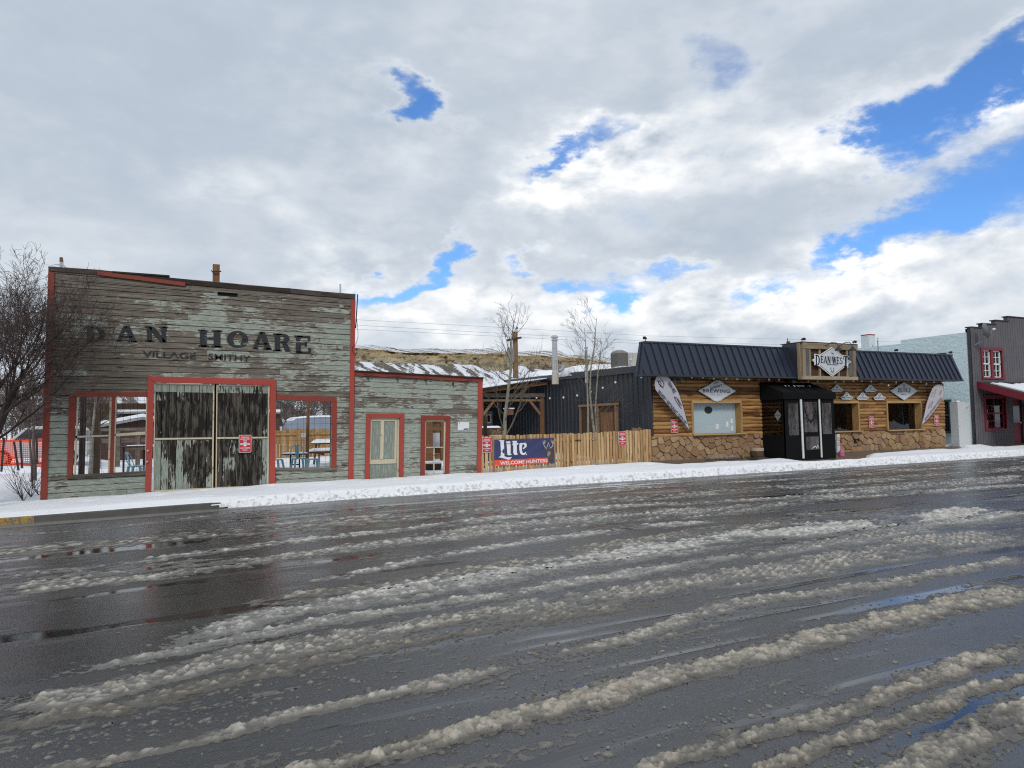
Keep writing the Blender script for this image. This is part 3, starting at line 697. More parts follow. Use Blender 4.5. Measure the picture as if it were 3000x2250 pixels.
for c, rt_ in (([(448, 1441), (624, 1432), (628, 1126.5), (453, 1122)], 0), ([(631, 1431), (785.5, 1426), (789, 1129), (634, 1127)], 1)):
    lf = doorleaf(c, 8 if not rt_ else 8, rt_).build('door_leaf', M['door_boards'], smithy)
    boards(MB(), [c], YF + .021, YF + .06).build('door_backing', M['hole'], lf)  # dark sheet added behind the planks so their gaps look unlit
    st = MB(); y = YF - .052
    for a, b, w_ in ((c[3], c[0], 3.2), ((c[2][0] - 4, c[2][1]), (c[1][0] - 4, c[1][1]), 4.2)): boards(st, [[(b[0], b[1]), (b[0] + w_, b[1]), (a[0] + w_, a[1]), (a[0], a[1])]], y, YF - .03)
    for t0, t1 in ((.001, .014), (.478, .494), (.988, .999)):
        a, b, c2, d2 = bil(c, .022, t0), bil(c, .972, t0), bil(c, .972, t1), bil(c, .022, t1); boards(st, [[a, b, c2, d2]], y + .003, YF - .03)
    st.build('door_rails', M['cream'], lf)
boards(MB(), [[(602, 1427), (619, 1426), (619, 1402), (617, 1402)]], YF - .05, YF - .035).build('patch_board', M['shop_siding'], smithy)
# left window : red jamb, head, mullion, cream sashes, sill
def wframe(parent, nm, red, cream, sill):
    o = boards(MB(), red, YF - .068, YF + .06).build(nm, M['redworn'], parent)
    if cream: boards(MB(), cream, YF - .035, YF + .02).build('sash', M['cream'], o)
    boards(MB(), sill, YF - .085, YF + .06).build('sill', M['oldwood'], o)
wframe(smithy, 'window_frame', [[(197, 1403), (212, 1396), (224, 1162), (204, 1155)], [(219, 1162.5), (432, 1162), (432, 1149), (215, 1150)], [(321.5, 1391), (331.6, 1390), (338, 1163), (329, 1163)]],
       [[(217, 1392), (222, 1392), (231, 1163), (227, 1163)], [(316, 1389), (321, 1389), (328.5, 1163), (322, 1163)], [(332, 1388), (336, 1388), (342, 1163), (338.5, 1163)], [(425, 1382), (428, 1382), (432, 1163), (428.5, 1163)],
        [(222, 1283), (320, 1278), (320, 1274), (222, 1277)], [(336, 1278), (428, 1273), (428, 1264), (336, 1271)]],
       [[(197, 1403.5), (427, 1390), (427, 1380), (213, 1391)]])
wframe(smithy, 'window_frame', [[(808, 1171), (985, 1176.5), (985, 1164), (808, 1156)], [(969.5, 1372), (984, 1372), (985.5, 1177), (971, 1177)]], None, [[(806, 1377), (985, 1378), (985, 1371.5), (806, 1369.5)]])
def wire(parent, x0, x1, y0, y1, dx, Y):  # welded wire behind an opening, in pixels
    mb = MB(); a, b = P(x0, y1, Y), P(x1, y0, Y); st = dx
    x = a[0]
    while x < b[0]: mb.tube([(x, Y, a[1]), (x, Y, b[1])], .0025, 4); x += st
    z = a[1]
    while z < b[1]: mb.tube([(a[0], Y, z), (b[0], Y, z)], .0025, 4); z += st
    mb.build('wire_mesh', M['darkmetal'], parent)
wire(smithy, 212, 434, 1158, 1394, .15, YF + .135); wire(smithy, 804, 972, 1166, 1374, .15, YF + .135)
for px, py in ((433, 1320), (431, 1352)):
    c = PV(px, py, YF - .11); MB().tube([c, (c[0], c[1] - .05, c[2])], .022, 8).build('latch_peg', M['cream'], smithy)
# small mint repair plates with two screws
for px, py in ((1001, 897), (996, 1019), (987, 1168), (997, 1304)): MB().quadprism([P(px - 7, py + 5), P(px + 7, py + 6), P(px + 7, py - 4), P(px - 7, py - 5)], YF - .05, YF - .03).build('repair_plate', M['shop_siding'], smithy)
# things that rise behind / beside the front
def standing(name, mat, px, y0, y1, w_, label, cat, Y, sq=True, dx=0):
    a, b = PV(px, y1, Y), PV(px + dx, y0, Y); k = w_ * (Y / 19.3) * .0098 / 2
    t = thing(name, label, cat, (b[0], Y, fz(b[0]) - .05)); m = MB()
    if sq: m.box(b[0] - k, b[0] + k, Y - k, Y + k, fz(b[0]) - .05, b[2])
    else: m.tube([(b[0], Y, fz(b[0]) - .05), b], k, 10)
    m.build('shaft', mat, t); return t, b, k
t, b, k = standing('timber_post', M['rusttimber'], 633.5, 776, 822, 17, 'rusty brown timber post rising behind the smithy parapet near its middle', 'post', YF + .55)
cl = MB(); cl.bar((b[0] - .1, YF + .4, b[2] - .22), (b[0] + .12, YF + .4, b[2] - .20), .03); cl.bar((b[0] - .13, YF + .42, b[2] - .18), (b[0] - .08, YF + .42, b[2] - .25), .02); cl.build('metal_strap', M['darkmetal'], t)
t, b, k = standing('vent_pipe', M['galv'], 179.5, 755, 790, 6.5, 'rusty topped thin pipe rising above the far left end of the smithy parapet', 'pipe', YF + .5, False)
MB().tube([(b[0], b[1], b[2] - .11), (b[0], b[1], b[2] + .005)], k * 1.15, 10).build('rusty_top', M['rusttimber'], t)
t, b, k = standing('vent_pipe', M['galv'], 997, 832, 860, 5, 'short grey pipe on the right end of the smithy parapet', 'pipe', YF + .5, False)
MB().box(b[0] - .05, b[0] + .09, b[1] - .05, b[1] + .05, b[2] - .30, b[2] - .27).build('base_flange', M['darkmetal'], t)
a, b, c, d = PV(1042, 962, YF - .02), PV(1048, 862, YF - .02), PV(1044, 1008, YF - .02), PV(1040, 1026, YF - .05)
cd = thing('service_cable', 'dark conduit and looping cable down the right corner of the smithy', 'cable', a)
MB().tube([a, b], .016, 6).build('conduit', M['darkmetal'], cd)
e = [PV(1045, 935, YF - .03), PV(1048, 960, YF - .03), PV(1049, 985, YF - .03), PV(1044, 1005, YF - .04), PV(1036, 1014, YF - .09), PV(1031, 1022, YF - .09), PV(1036, 1034, YF - .09), PV(1042, 1055, YF - .03), PV(1050, 1066, YF - .03)]
MB().tube(e, .007, 5).build('loop_wire', M['darkmetal'], cd)

# ------------------------------------------------------------------ low shop front
HQ = [P(1033, 1409), P(1407.6, 1388), P(1412.5, 1107), P(1039.5, 1086.5)]
shop = thing('low_shop_front', 'low mint board shop front with two red framed doorways beside the tall smithy', 'old building', (P(1220, 1398)[0], YF, P(1220, 1398)[1]))
o1 = uvrect(HQ, [(1079, 1408), (1168, 1404), (1171, 1224), (1084, 1224)]); o1 = (o1[0], o1[1], -.01, o1[3])
o2 = uvrect(HQ, [(1242, 1390.5), (1302, 1389.5), (1305, 1230), (1243.5, 1228.5)]); o2 = (o2[0], o2[1], .012, o2[3])
siding(HQ, 21, [o1, o2], lambda u, v: .44 + .05 * (v > .6) + rnd.uniform(-.12, .13), 11, (.2, .7), .003).build('wall', M['shop_siding'], shop)
backing(HQ, [o1, o2], YF + .003, YF + .10).build('wall_framing', M['hole'], shop)
boards(MB(), [[(1395, 1389), (1407.6, 1388), (1411.5, 1119), (1399, 1119)]], YF - .075, YF + .02).build('corner_post', M['red'], shop)
fa = boards(MB(), [[(1039.5, 1101), (1412, 1120), (1412.6, 1109), (1039.5, 1088)]], YF - .085, YF + .02).build('fascia', M['redworn'], shop)
boards(MB(), [[(1039, 1088.5), (1413, 1109.5), (1413, 1106), (1039, 1085.5)]], YF - .13, YF + .2).build('roof_edge', M['darkcap'], shop)
df = boards(MB(), [[(1067, 1408), (1079, 1407), (1084, 1224), (1072, 1212)], [(1167, 1404), (1179, 1403), (1181.8, 1212), (1169.5, 1224)], [(1083, 1224.5), (1170, 1224.5), (1181.8, 1211.5), (1072, 1211.5)]], YF - .09, YF + .05).build('door_frame', M['red'], shop)
dp = thing  # door made of cream stiles around mint panels
dm = MB(); DQ = [(1079, 1408), (1160, 1404), (1163, 1225), (1084, 1225)]
def DR(u0, v0, u1, v1): return [bil(DQ, u0, v0), bil(DQ, u1, v0), bil(DQ, u1, v1), bil(DQ, u0, v1)]
dr_ = boards(MB(), [DR(0, 0, 1, 1)], YF + .0, YF + .04, wear=.34).build('door', M['door_boards'], shop)
boards(MB(), [DR(.0, .26, .07, 1), DR(.40, .33, .52, .95), DR(.92, .26, 1, 1), DR(.07, .95, .92, 1), DR(.07, .26, .92, .335)], YF - .022, YF + .0).build('door_stiles', M['cream'], dr_)
boards(MB(), [DR(.08, .34, .40, .94), DR(.52, .34, .92, .94)], YF - .006, YF + .0, wear=.30).build('door_panel', M['door_boards'], dr_)
boards(MB(), [[(1161, 1405), (1167, 1404), (1169, 1226), (1164, 1226)]], YF - .03, YF + .05).build('jamb_strip', M['cream'], shop)
boards(MB(), [[(1230, 1392), (1241.5, 1391), (1243.5, 1228.5), (1232, 1217)], [(1302, 1390), (1313, 1390), (1316.5, 1219.5), (1305, 1230)], [(1243, 1229), (1306, 1230), (1316.5, 1219.3), (1232, 1216.5)]], YF - .09, YF + .05).build('door_frame', M['redworn'], shop)
boards(MB(), [[(1241.5, 1392), (1245, 1392), (1248, 1231), (1243.5, 1230)], [(1299, 1390), (1302.5, 1390), (1305, 1231), (1301, 1231)], [(1247, 1235), (1302, 1235), (1302, 1230.5), (1247, 1230)], [(1244, 1312), (1301, 1311.5), (1301, 1309), (1244, 1309.5)], [(1269.5, 1388), (1272, 1388), (1272.5, 1313), (1270, 1313)], [(1243, 1392), (1303, 1391), (1303, 1386), (1243, 1387)]], YF - .02, YF + .02).build('door_sash', M['cream'], shop)
nb = thing('notice_board', 'small white blank notice plate marked with a 7 on the shop wall', 'notice', PV(1356, 1249, YF - .05))
boards(MB(), [[(1339, 1261), (1372, 1260.5), (1372.5, 1236.5), (1340, 1237)]], YF - .056, YF - .044).build('plate', M['white'], nb)
mk = MB(); c = P(1343.5, 1240.5); text(mk, '7', (c[0], YF - .056, c[1]), .028, .05); mk.quadprism([P(1355, 1259), P(1371, 1258.5), P(1371, 1255), P(1358, 1255.5)], YF - .059, YF - .056); mk.build('markings', M['navyink'], nb)
for px, py in ((1053, 1171), (1050, 1305), (1378, 1310)): MB().quadprism([P(px - 7, py + 5), P(px + 7, py + 5), P(px + 7, py - 4), P(px - 7, py - 4)], YF - .05, YF - .03).build('repair_plate', M['siding'], shop)
sl = thing('string_lights', 'black string of empty light sockets hung along the red fascia of the low shop', 'string lights', PV(1225, 1105, YF - .12))
pts = []; cord = MB(); soc = [(1078, 1104), (1164, 1107.5), (1247, 1112), (1327.5, 1122.5), (1395, 1114)]
kn = [(1060, 1088)] + soc
for (a, b), (c, d) in zip(kn[:-1], kn[1:]):
    for i in range(6): t_ = i / 6; pts.append(PV(a + (c - a) * t_, (b - 6) + (d - b) * t_ + 5 * math.sin(math.pi * t_), YF - .12))
cord.tube(pts, .007, 4).build('cord', M['darkmetal'], sl)
for a, b in soc[:4]:
    c = PV(a, b, YF - .12); MB().lathe([(.012, .03), (.028, .02), (.03, -.04), (.014, -.06)], c, 8).build('socket', M['darkmetal'], sl)

# ------------------------------------------------------------------ picket fence and what hangs on it
def fence(name, label, x0, x1, top, bot, n, posts):
    xa, xb = P(*x0)[0], P(*x1)[0]
    t = thing(name, label, 'fence', ((xa + xb) / 2, YF, fz(xa) - .05)); mb = MB(); r = random.Random(n); wdt = (xb - xa) / n
    for i in range(n):
        f = (i + .5) / n; z1 = np.interp(f, [0, 1], [P(*top[0])[1], P(*top[1])[1]]) + r.uniform(-.02, .02); z0 = np.interp(f, [0, 1], [P(*bot[0])[1], P(*bot[1])[1]]) + r.uniform(-.01, .03)
        x = xa + wdt * (i + .5) + r.uniform(-.008, .008); w_ = wdt * r.uniform(.32, .43); l = r.uniform(-.008, .008); tn = r.random(); y = YF - .02 + r.uniform(-.008, .004)
        mb.hexa([(x - w_, y, z0), (x + w_, y, z0), (x + w_, y + .022, z0), (x - w_, y + .022, z0), (x - w_ + l, y, z1), (x + w_ + l, y, z1), (x + w_ + l, y + .022, z1), (x - w_ + l, y + .022, z1)], tone=tn)
    mb.build('pickets', M['picket'], t)
    za, zb = P(*bot[0])[1], P(*bot[1])[1]
    for h in (.28, .95): MB().bar((xa, YF + .045, za + h), (xb, YF + .045, zb + h), .04, .09).build('rail', M['picket'], t)
    for x in posts: MB().box(x - .05, x + .05, YF + .09, YF + .19, fz(x) - .1, fz(x) + 1.12).build('post', M['picket'], t)
    return t
xg = P(1671, 1350)[0]
f1 = fence('picket_fence', 'pine picket fence section carrying the navy beer banner', (1409, 1388), (1668, 1372), [(1413, 1277), (1668, 1270)], [(1409, 1389), (1668, 1373)], 26, (P(1416, 1300)[0], xg - .12))
f2 = fence('picket_fence', 'pine picket fence section next to the log restaurant with one parking sign', (1675, 1372), (1900, 1359), [(1675, 1271), (1897, 1259)], [(1675, 1373), (1900, 1359.5)], 27, (xg + .1, P(1790, 1300)[0], P(1896, 1300)[0]))
for px, py in ((1741, 1287), (1741, 1360)):
    c = PV(px, py, YF - .05); h = MB(); h.bar((c[0] - .1, c[1], c[2]), (c[0] + .12, c[1], c[2] + .01), .012, .035); h.build('hinge', M['galv'], f2)
c = PV(1695, 1289.5, YF - .05); MB().bar((c[0] - .13, c[1], c[2]), (c[0] + .1, c[1], c[2]), .012, .03).build('latch', M['darkmetal'], f2)
c = PV(1610, 1363, YF - .05); MB().bar((c[0] - .06, c[1], c[2]), (c[0] + .12, c[1], c[2] + .012), .012, .035).build('hinge', M['galv'], f1)
# end post by the restaurant
single(boards(MB(), [[(1901, 1359), (1908, 1358.5), (1906, 1258), (1899, 1258)]], YF - .03, YF + .06), 'end_post', M['picket'], 'pale squared timber post closing the picket fence at the stone wall', 'post', PV(1904, 1358))

# parking signs: one modelled, the others copies
def rrect(w_, h_, r, n=4):
    return [(sx_ * (w_ / 2 - r) + r * math.cos(R(a)), sz * (h_ / 2 - r) + r * math.sin(R(a))) for sx_, sz, a0 in ((1, -1, -90), (1, 1, 0), (-1, 1, 90), (-1, -1, 180)) for a in [a0 + 90 * i / n for i in range(n + 1)]]
def parking_sign():
    t = thing('parking_sign', 'x', 'sign', (0, 0, 0), 'red parking signs'); 
    MB().prism(rrect(.305, .46, .03), -.006, 0).build('panel', M['white'], t); MB().prism(rrect(.285, .44, .024), -.0075, -.006).build('red_field', M['signred'], t)
    m = MB()
    for s, z, w_, h_ in (('PARKING', .172, .20, .032), ('RESERVED', .122, .235, .032), ('FOR', .076, .09, .030), ('CUSTOMERS', -.112, .25, .032), ('ONLY', -.165, .125, .032)): text(m, s, (0, -.0075, z), w_, h_, 0, .02, .002)
    m.prism([(-.115, .012), (-.05, .02), (0, .058), (.05, .02), (.115, .012), (.115, -.028), (.05, -.036), (0, -.074), (-.05, -.036), (-.115, -.028)], -.0095, -.0075)
    m.build('lettering', M['white'], t)
    k = MB(); text(k, 'DEAN WEST', (0, -.0095, -.008), .17, .03, 0, .01, .002); k.prism([(-.09, .0245), (0, .048), (0, .043), (-.09, .0205)], -.011, -.0095); k.prism([(.09, .0205), (0, .043), (0, .048), (.09, .0245)], -.011, -.0095); k.build('emblem_text', M['navyink'], t)
    return t
ps = parking_sign()
SIGNS = [(718, 1300, YF - .09, 'red parking sign on the big mildewed smithy door'), (1426, 1303.5, YF - .045, 'red parking sign on the fence between the red corner post and the banner'),
         (1823, 1284.5, YF - .045, 'red parking sign on the fence section right of the gate'), (1975.5, 1248.5, YF - .12, 'red parking sign on the log wall under the drooping feather flag'),
         (2553, 1237, YF - .12, 'red parking sign on the log wall between two restaurant windows'), (2744, 1232, YF - .12, 'red parking sign at the far right end of the log wall')]
for i, (px, py, Y, lab) in enumerate(SIGNS):
    o = ps if i == 0 else dup(ps, (0, 0, 0)); o.location = PV(px, py, Y); o['label'] = lab
# banner
BQ = [P(1447.6, 1366, YF - .05), P(1624, 1356, YF - .05), P(1622, 1283, YF - .05), P(1447.6, 1288, YF - .05)]
ban = thing('vinyl_banner', 'navy vinyl beer banner with white lettering, a deer head and a red welcome strip', 'banner', (bil(BQ, .5, 0)[0], YF - .05, bil(BQ, .5, 0)[1]))
def bq(u, v, d=0.0):
    x, z = bil(BQ, u, v); return (x, YF - .062 - .012 * math.sin(9 * u + 6 * v) * math.sin(5 * v + 2) - .006 * math.sin(23 * u - 14 * v) - d, z)
def bsheet(u0, u1, v0, v1, n, m_, d):
    mb = MB(); mb.add([bq(u0 + (u1 - u0) * i / n, v0 + (v1 - v0) * j / m_, d) for j in range(m_ + 1) for i in range(n + 1)], [(j * (n + 1) + i, j * (n + 1) + i + 1, (j + 1) * (n + 1) + i + 1, (j + 1) * (n + 1) + i) for j in range(m_) for i in range(n)]); return mb
bsheet(0, 1, 0, 1, 40, 18, 0).build('blue_sheet', M['bannerblue'], ban, smooth=True)
rs = bsheet(0, .888, -.005, .225, 36, 4, .003).build('red_strip', M['bannerred'], ban, smooth=True)
cx0, cz0, cw, chh = 690, 382, 1390, 610            # crop pixels of the banner -> unit square
def bpoly(mb, pts, d=.006, **k):
    uv = [((x - cx0) / cw, (995 - 80 * (x - cx0) / cw - y) / (613 - 38 * (x - cx0) / cw)) for x, y in pts]
    n = len(uv); f = [bq(u, v, d) for u, v in uv]; bk = [bq(u, v, d - .002) for u, v in uv]
    mb.add(f + bk, [tuple(range(n)), tuple(range(2 * n - 1, n - 1, -1))] + [(i, n + i, n + (i + 1) % n, (i + 1) % n) for i in range(n)], **k)
L_ = MB()
for p in ([(785, 395), (910, 395), (905, 470), (908, 560), (912, 650), (915, 765), (985, 790), (1083, 780), (1045, 830), (1005, 845), (930, 820), (780, 785), (830, 765), (835, 650), (830, 560), (828, 460), (815, 420)],
          [(950, 425), (1050, 420), (1052, 470), (968, 472)], [(965, 490), (1055, 485), (1058, 560), (1055, 640), (1050, 700), (1080, 725), (1030, 742), (985, 735), (975, 690), (972, 600), (970, 540)],
          [(1095, 412), (1200, 408), (1200, 460), (1245, 462), (1225, 500), (1200, 502), (1202, 600), (1198, 690), (1222, 720), (1170, 738), (1130, 725), (1115, 690), (1120, 600), (1118, 510), (1090, 510), (1105, 470), (1112, 465)]): bpoly(L_, p)
for p in ([(1260, 478), (1300, 455), (1345, 462), (1330, 490), (1318, 560), (1322, 640), (1340, 690), (1370, 690), (1420, 660), (1405, 710), (1360, 735), (1310, 728), (1272, 690), (1258, 600)], [(1345, 460), (1400, 452), (1428, 490), (1425, 545), (1395, 575), (1345, 605), (1338, 575), (1372, 550), (1378, 510), (1365, 490), (1335, 492)],
          [(1405, 722), (1418, 708), (1432, 722), (1420, 742)]): bpoly(L_, p)
L_.build('white_lettering', M['white'], ban)
wl = MB(); text(wl, 'WELCOME HUNTERS', None, .795, .135, 0, .012, .003, fn=lambda a, b, d: bq(.485 + a * .99, .108 + b + .012 * (a), .004 + d))
wl.add([bq(u, v, .006) for u, v in ((.015, .03), (.055, .03), (.055, .037), (.015, .037))], [(0, 1, 2, 3)]); wl.build('welcome_lettering', M['white'], rs)
dh = MB(); bpoly(dh, [(1880, 620), (1890, 600), (1990, 590), (2010, 640), (2085, 700), (2085, 910), (1950, 925), (1920, 800), (1900, 740), (1890, 680)], .005); bpoly(dh, [(1815, 560), (1850, 570), (1890, 610), (1880, 640), (1840, 610)], .006); bpoly(dh, [(1985, 590), (2030, 570), (2050, 585), (2000, 630)], .006)
dh.build('deer_head', M['deer'], ban)
dm_ = MB(); bpoly(dm_, [(1905, 720), (1925, 650), (1975, 650), (1990, 700), (1995, 760), (1950, 775), (1915, 760)], .008); dm_.build('deer_muzzle', M['deerpale'], ban)
an = MB()
def bstroke(mb, pts, w0, w1):
    for i in range(len(pts) - 1):
        a, b = np.array(pts[i], float), np.array(pts[i + 1], float); d = b - a; nrm = np.array([-d[1], d[0]]) / (np.linalg.norm(d) + 1e-6)
        u0 = w0 + (w1 - w0) * i / (len(pts) - 1); u1 = w0 + (w1 - w0) * (i + 1) / (len(pts) - 1)
        bpoly(mb, [a + nrm * u0, b + nrm * u1, b - nrm * u1, a - nrm * u0], .009)
for st in ([(1895, 590), (1850, 545), (1830, 500), (1835, 440), (1855, 395)], [(1832, 500), (1812, 440), (1815, 400)], [(1838, 470), (1865, 430), (1868, 400)], [(1975, 580), (2030, 540), (2055, 490), (2045, 430), (2015, 375)], [(2055, 490), (2068, 430), (2050, 385)], [(2048, 460), (2015, 430), (2000, 385)], [(1900, 560), (1925, 500), (1945, 445), (1960, 500), (1975, 555)]): bstroke(an, st, 9, 4)
an.build('deer_antlers', M['antler'], ban)
# ------------------------------------------------------------------ log restaurant
XL, XR = P(1908, 1300)[0], P(2768, 1300)[0]
ZB0, ZB1 = P(1911, 1355)[1], P(2772, 1309)[1]
ZS0, ZS1 = P(1908, 1276)[1], P(2765, 1255)[1]
ZT = P(1899, 1097)[1] + .12
def lin(x, a, b): return a + (b - a) * (x - XL) / (XR - XL)
rest = thing('log_restaurant', 'low log and stone restaurant with a dark blue metal mansard roof', 'restaurant', ((XL + XR) / 2, YF, fz(20)))
# openings in x,z
WIN = [(P(2024, 1225)[0], P(2166, 1225)[0], P(2095, 1270)[1], P(2095, 1179)[1]), (P(2405, 1220)[0], P(2509.5, 1220)[0], P(2480, 1262)[1], P(2480, 1179.5)[1]), (P(2593.5, 1220)[0], P(2693, 1220)[0], P(2640, 1258)[1], P(2640, 1179)[1])]
r = random.Random(5); lg = MB(); nlog = 17; zlo = min(ZS0, ZS1) - .03
hh = (ZT - zlo) / nlog
for i in range(nlog):
    zc = zlo + hh * (i + .5); x = XL + .02 - r.uniform(0, 2)
    while x < XR - .02:
        x1 = min(x + r.uniform(2.2, 4.5), XR - .02); x0 = max(x, XL + .02); segs = [(x0, x1)]
        if x1 - .2 > x0:
            for a, b, c, d in WIN:
                if c < zc + hh * .2 and d > zc - hh * .2:
                    segs = [q for s0, s1 in segs for q in ([(s0, s1)] if b <= s0 or a >= s1 else [(s0, a)] * (a > s0 + .05) + [(b, s1)] * (b < s1 - .05))]
            tn = r.random()
            for s0, s1 in segs:
                n = max(2, int((s1 - s0) / .22)); ph = r.uniform(0, 9); prof = [R(a) for a in (-88, -62, -36, -10, 18, 44, 68, 88)]
                vs = []
                for k in range(n + 1):
                    xx = s0 + (s1 - s0) * k / n; wob = .010 * math.sin(xx * 3.1 + ph) + .007 * math.sin(xx * 8.3 + ph * 2)
                    rr = hh * .53 + wob * .5
                    vs += [(xx, YF - .02 - (.075 + wob) * math.cos(a), zc + wob * .5 + rr * math.sin(a)) for a in prof]
                m_ = len(prof); fs = [(k * m_ + j, (k + 1) * m_ + j, (k + 1) * m_ + j + 1, k * m_ + j + 1) for k in range(n) for j in range(m_ - 1)]
                fs += [tuple(range(m_)), tuple(n * m_ + j for j in range(m_ - 1, -1, -1))]
                lg.add(vs, fs, tone=tn)
        x = x1 + .004
lg.build('log_wall', M['log'], rest, smooth=False)
bk = MB()
xs = sorted([XL, XR] + [w_[k] for w_ in WIN for k in (0, 1)])
for a, b in zip(xs[:-1], xs[1:]):
    op = [w_ for w_ in WIN if w_[0] <= (a + b) / 2 <= w_[1]]
    if op: bk.box(a, b, YF - .01, YF + .2, lin((a + b) / 2, ZB0, ZB1) - .1, op[0][2]); bk.box(a, b, YF - .01, YF + .2, op[0][3], ZT + .3)
    else: bk.box(a, b, YF - .01, YF + .2, lin((a + b) / 2, ZB0, ZB1) - .1, ZT + .3)
bk.build('wall_core', M['mortar'], rest)
# stone base : voronoi stones
def clip(poly, nx, nz, c):
    out = []
    for i in range(len(poly)):
        a, b = poly[i], poly[(i + 1) % len(poly)]; da, db = a[0] * nx + a[1] * nz - c, b[0] * nx + b[1] * nz - c
        if da <= 0: out.append(a)
        if (da < 0) != (db < 0): t = da / (da - db); out.append((a[0] + (b[0] - a[0]) * t, a[1] + (b[1] - a[1]) * t))
    return out
def stones(x0, x1, z0, z1, n, seed, put, holes=()):
    r = random.Random(seed); pts = []
    tries = 0
    while len(pts) < n and tries < 20000:
        tries += 1; p = (r.uniform(x0, x1), r.uniform(z0, z1))
        dm = r.choice((.18, .24, .32, .44))
        if all((p[0] - q[0]) ** 2 + ((p[1] - q[1])) ** 2 > dm * dm for q in pts): pts.append(p)
    for i, p in enumerate(pts):
        poly = [(x0, z0), (x1, z0), (x1, z1), (x0, z1)]
        for j, q in enumerate(pts):
            if j != i and abs(q[0] - p[0]) < 1.6:
                nx, nz = q[0] - p[0], q[1] - p[1]; L = math.hypot(nx, nz); nx /= L; nz /= L
                poly = clip(poly, nx, nz, nx * (p[0] + q[0]) / 2 + nz * (p[1] + q[1]) / 2 - r.uniform(.004, .010))
                if len(poly) < 3: break
        if len(poly) < 3: continue
        # chamfer corners for a rounded outline
        k = len(poly); P2 = []
        for a in range(k):
            A, B, Cc = poly[a - 1], poly[a], poly[(a + 1) % k]; t = .16
            P2 += [(B[0] + (A[0] - B[0]) * t, B[1] + (A[1] - B[1]) * t), (B[0] + (Cc[0] - B[0]) * t, B[1] + (Cc[1] - B[1]) * t)]
        cx = sum(a[0] for a in P2) / len(P2); cz = sum(a[1] for a in P2) / len(P2)
        if any(h[0] < cx < h[1] and h[2] < cz < h[3] for h in holes): continue
        put(P2, (cx, cz), r.uniform(.035, .085), r.random(), (r.uniform(-.07, .07), r.uniform(-.05, .05)))
sb = MB(); VENT = (P(2498, 1290)[0], P(2514, 1290)[0], P(2505, 1299)[1], P(2505, 1275)[1])
def putst(poly, c, h, tone, tilt):
    def z_(x, z): # unit height -> sloping base line to sloping top
        return lin(x, ZB0, ZB1) + z * (lin(x, ZS0, ZS1) - lin(x, ZB0, ZB1))
    n = len(poly); q = [(x, z_(x, z)) for x, z in poly]; cc = (c[0], z_(*c))
    ring = lambda k, y: [(cc[0] + (x - cc[0]) * k, y - tilt[0] * (x - cc[0]) - tilt[1] * (z - cc[1]), cc[1] + (z - cc[1]) * k) for x, z in q]
    vs = ring(1, YF - .012) + ring(.985, YF - h * .7) + ring(.92, YF - h)
    fs = [(i, n + i, n + (i + 1) % n, (i + 1) % n) for i in range(n)] + [(n + i, 2 * n + i, 2 * n + (i + 1) % n, n + (i + 1) % n) for i in range(n)] + [tuple(2 * n + i for i in range(n))]
    sb.add(vs, [f[::-1] for f in fs], tone=tone)
stones(XL, XR, 0, 1, 210, 9, putst, [(VENT[0], VENT[1], .45, .75)])
sb.build('stone_base', M['stone'], rest)
MB().box(VENT[0], VENT[1], YF - .05, YF, VENT[2], VENT[3]).build('wall_vent', M['hole'], rest)
MB().box(XL - .05, XR + .02, YF - .13, YF, fz(20) - .6, ZB0 + .06).build('footing', M['footing'], rest)
MB().box(XL - .02, XL + .05, YF - .10, YF + .1, lin(XL, ZS0, ZS1), ZT).build('corner_trim', M['blackmetal'], rest)
# windows : deep honey reveals, pane, things seen behind it
for k, (a, b, c, d) in enumerate(WIN):
    fr = MB(); t = .07
    fr.box(a - .02, b + .02, YF - .12, YF + .22, d - .03, d + .07); fo = fr.build('window_frame', M['honeyx'], rest)
    [MB().box(e0, e0 + .085, YF - .12, YF + .22, c, d - .03).build('jamb', M['honeyz'], fo) for e0 in (a - .05, b - .035)]
    MB().box(a - .02, b + .16, YF - .17, YF + .2, c - .05, c).build('sill', M['honeyx'], fo)
    MB().box(a + .035, b - .035, YF + .17, YF + .18, c, d - .03).build('pane', M['milky' if k == 0 else 'glass'], fo)
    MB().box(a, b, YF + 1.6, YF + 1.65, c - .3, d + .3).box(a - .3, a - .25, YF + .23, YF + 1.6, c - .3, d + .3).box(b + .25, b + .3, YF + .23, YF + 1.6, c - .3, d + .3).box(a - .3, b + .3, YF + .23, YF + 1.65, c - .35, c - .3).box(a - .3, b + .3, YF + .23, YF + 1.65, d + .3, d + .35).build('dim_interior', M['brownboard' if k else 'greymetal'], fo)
a, b, c, d = WIN[0]
oval = thing('oval_sign', 'dark oval sign hanging inside the pale restaurant window', 'sign', PV(2075.5, 1200, YF + .16))
cc = PV(2075.5, 1201, YF + .155); MB().prism([(cc[0] + .155 * 1.15 * math.cos(R(a_)), cc[2] + .125 * 1.0 * math.sin(R(a_))) for a_ in range(0, 360, 15)], YF + .145, YF + .16).build('panel', M['darkmetal'], oval)
for px, py, w_, h_ in ((2101.5, 1250, 6, 10), (2131, 1243, 5, 10), (2144, 1233.5, 4.6, 9), (2145.5, 1255, 4.8, 9)):
    q = PV(px, py, YF + .155); m_ = MB(); m_.box(q[0] - w_ * .0115, q[0] + w_ * .0115, YF + .16, YF + .167, q[2] - h_ * .0098, q[2] + h_ * .0098)
    single(m_, 'paper_notice', M['white'], {2101.5: 'white paper notice alone low in the pale window pane', 2131: 'narrow white notice between the lone notice and the stacked pair in the window', 2144: 'upper of two stacked white notices at the window edge', 2145.5: 'lower of two stacked white notices at the window edge'}[px], 'notice', q, 'paper notices in the restaurant window')
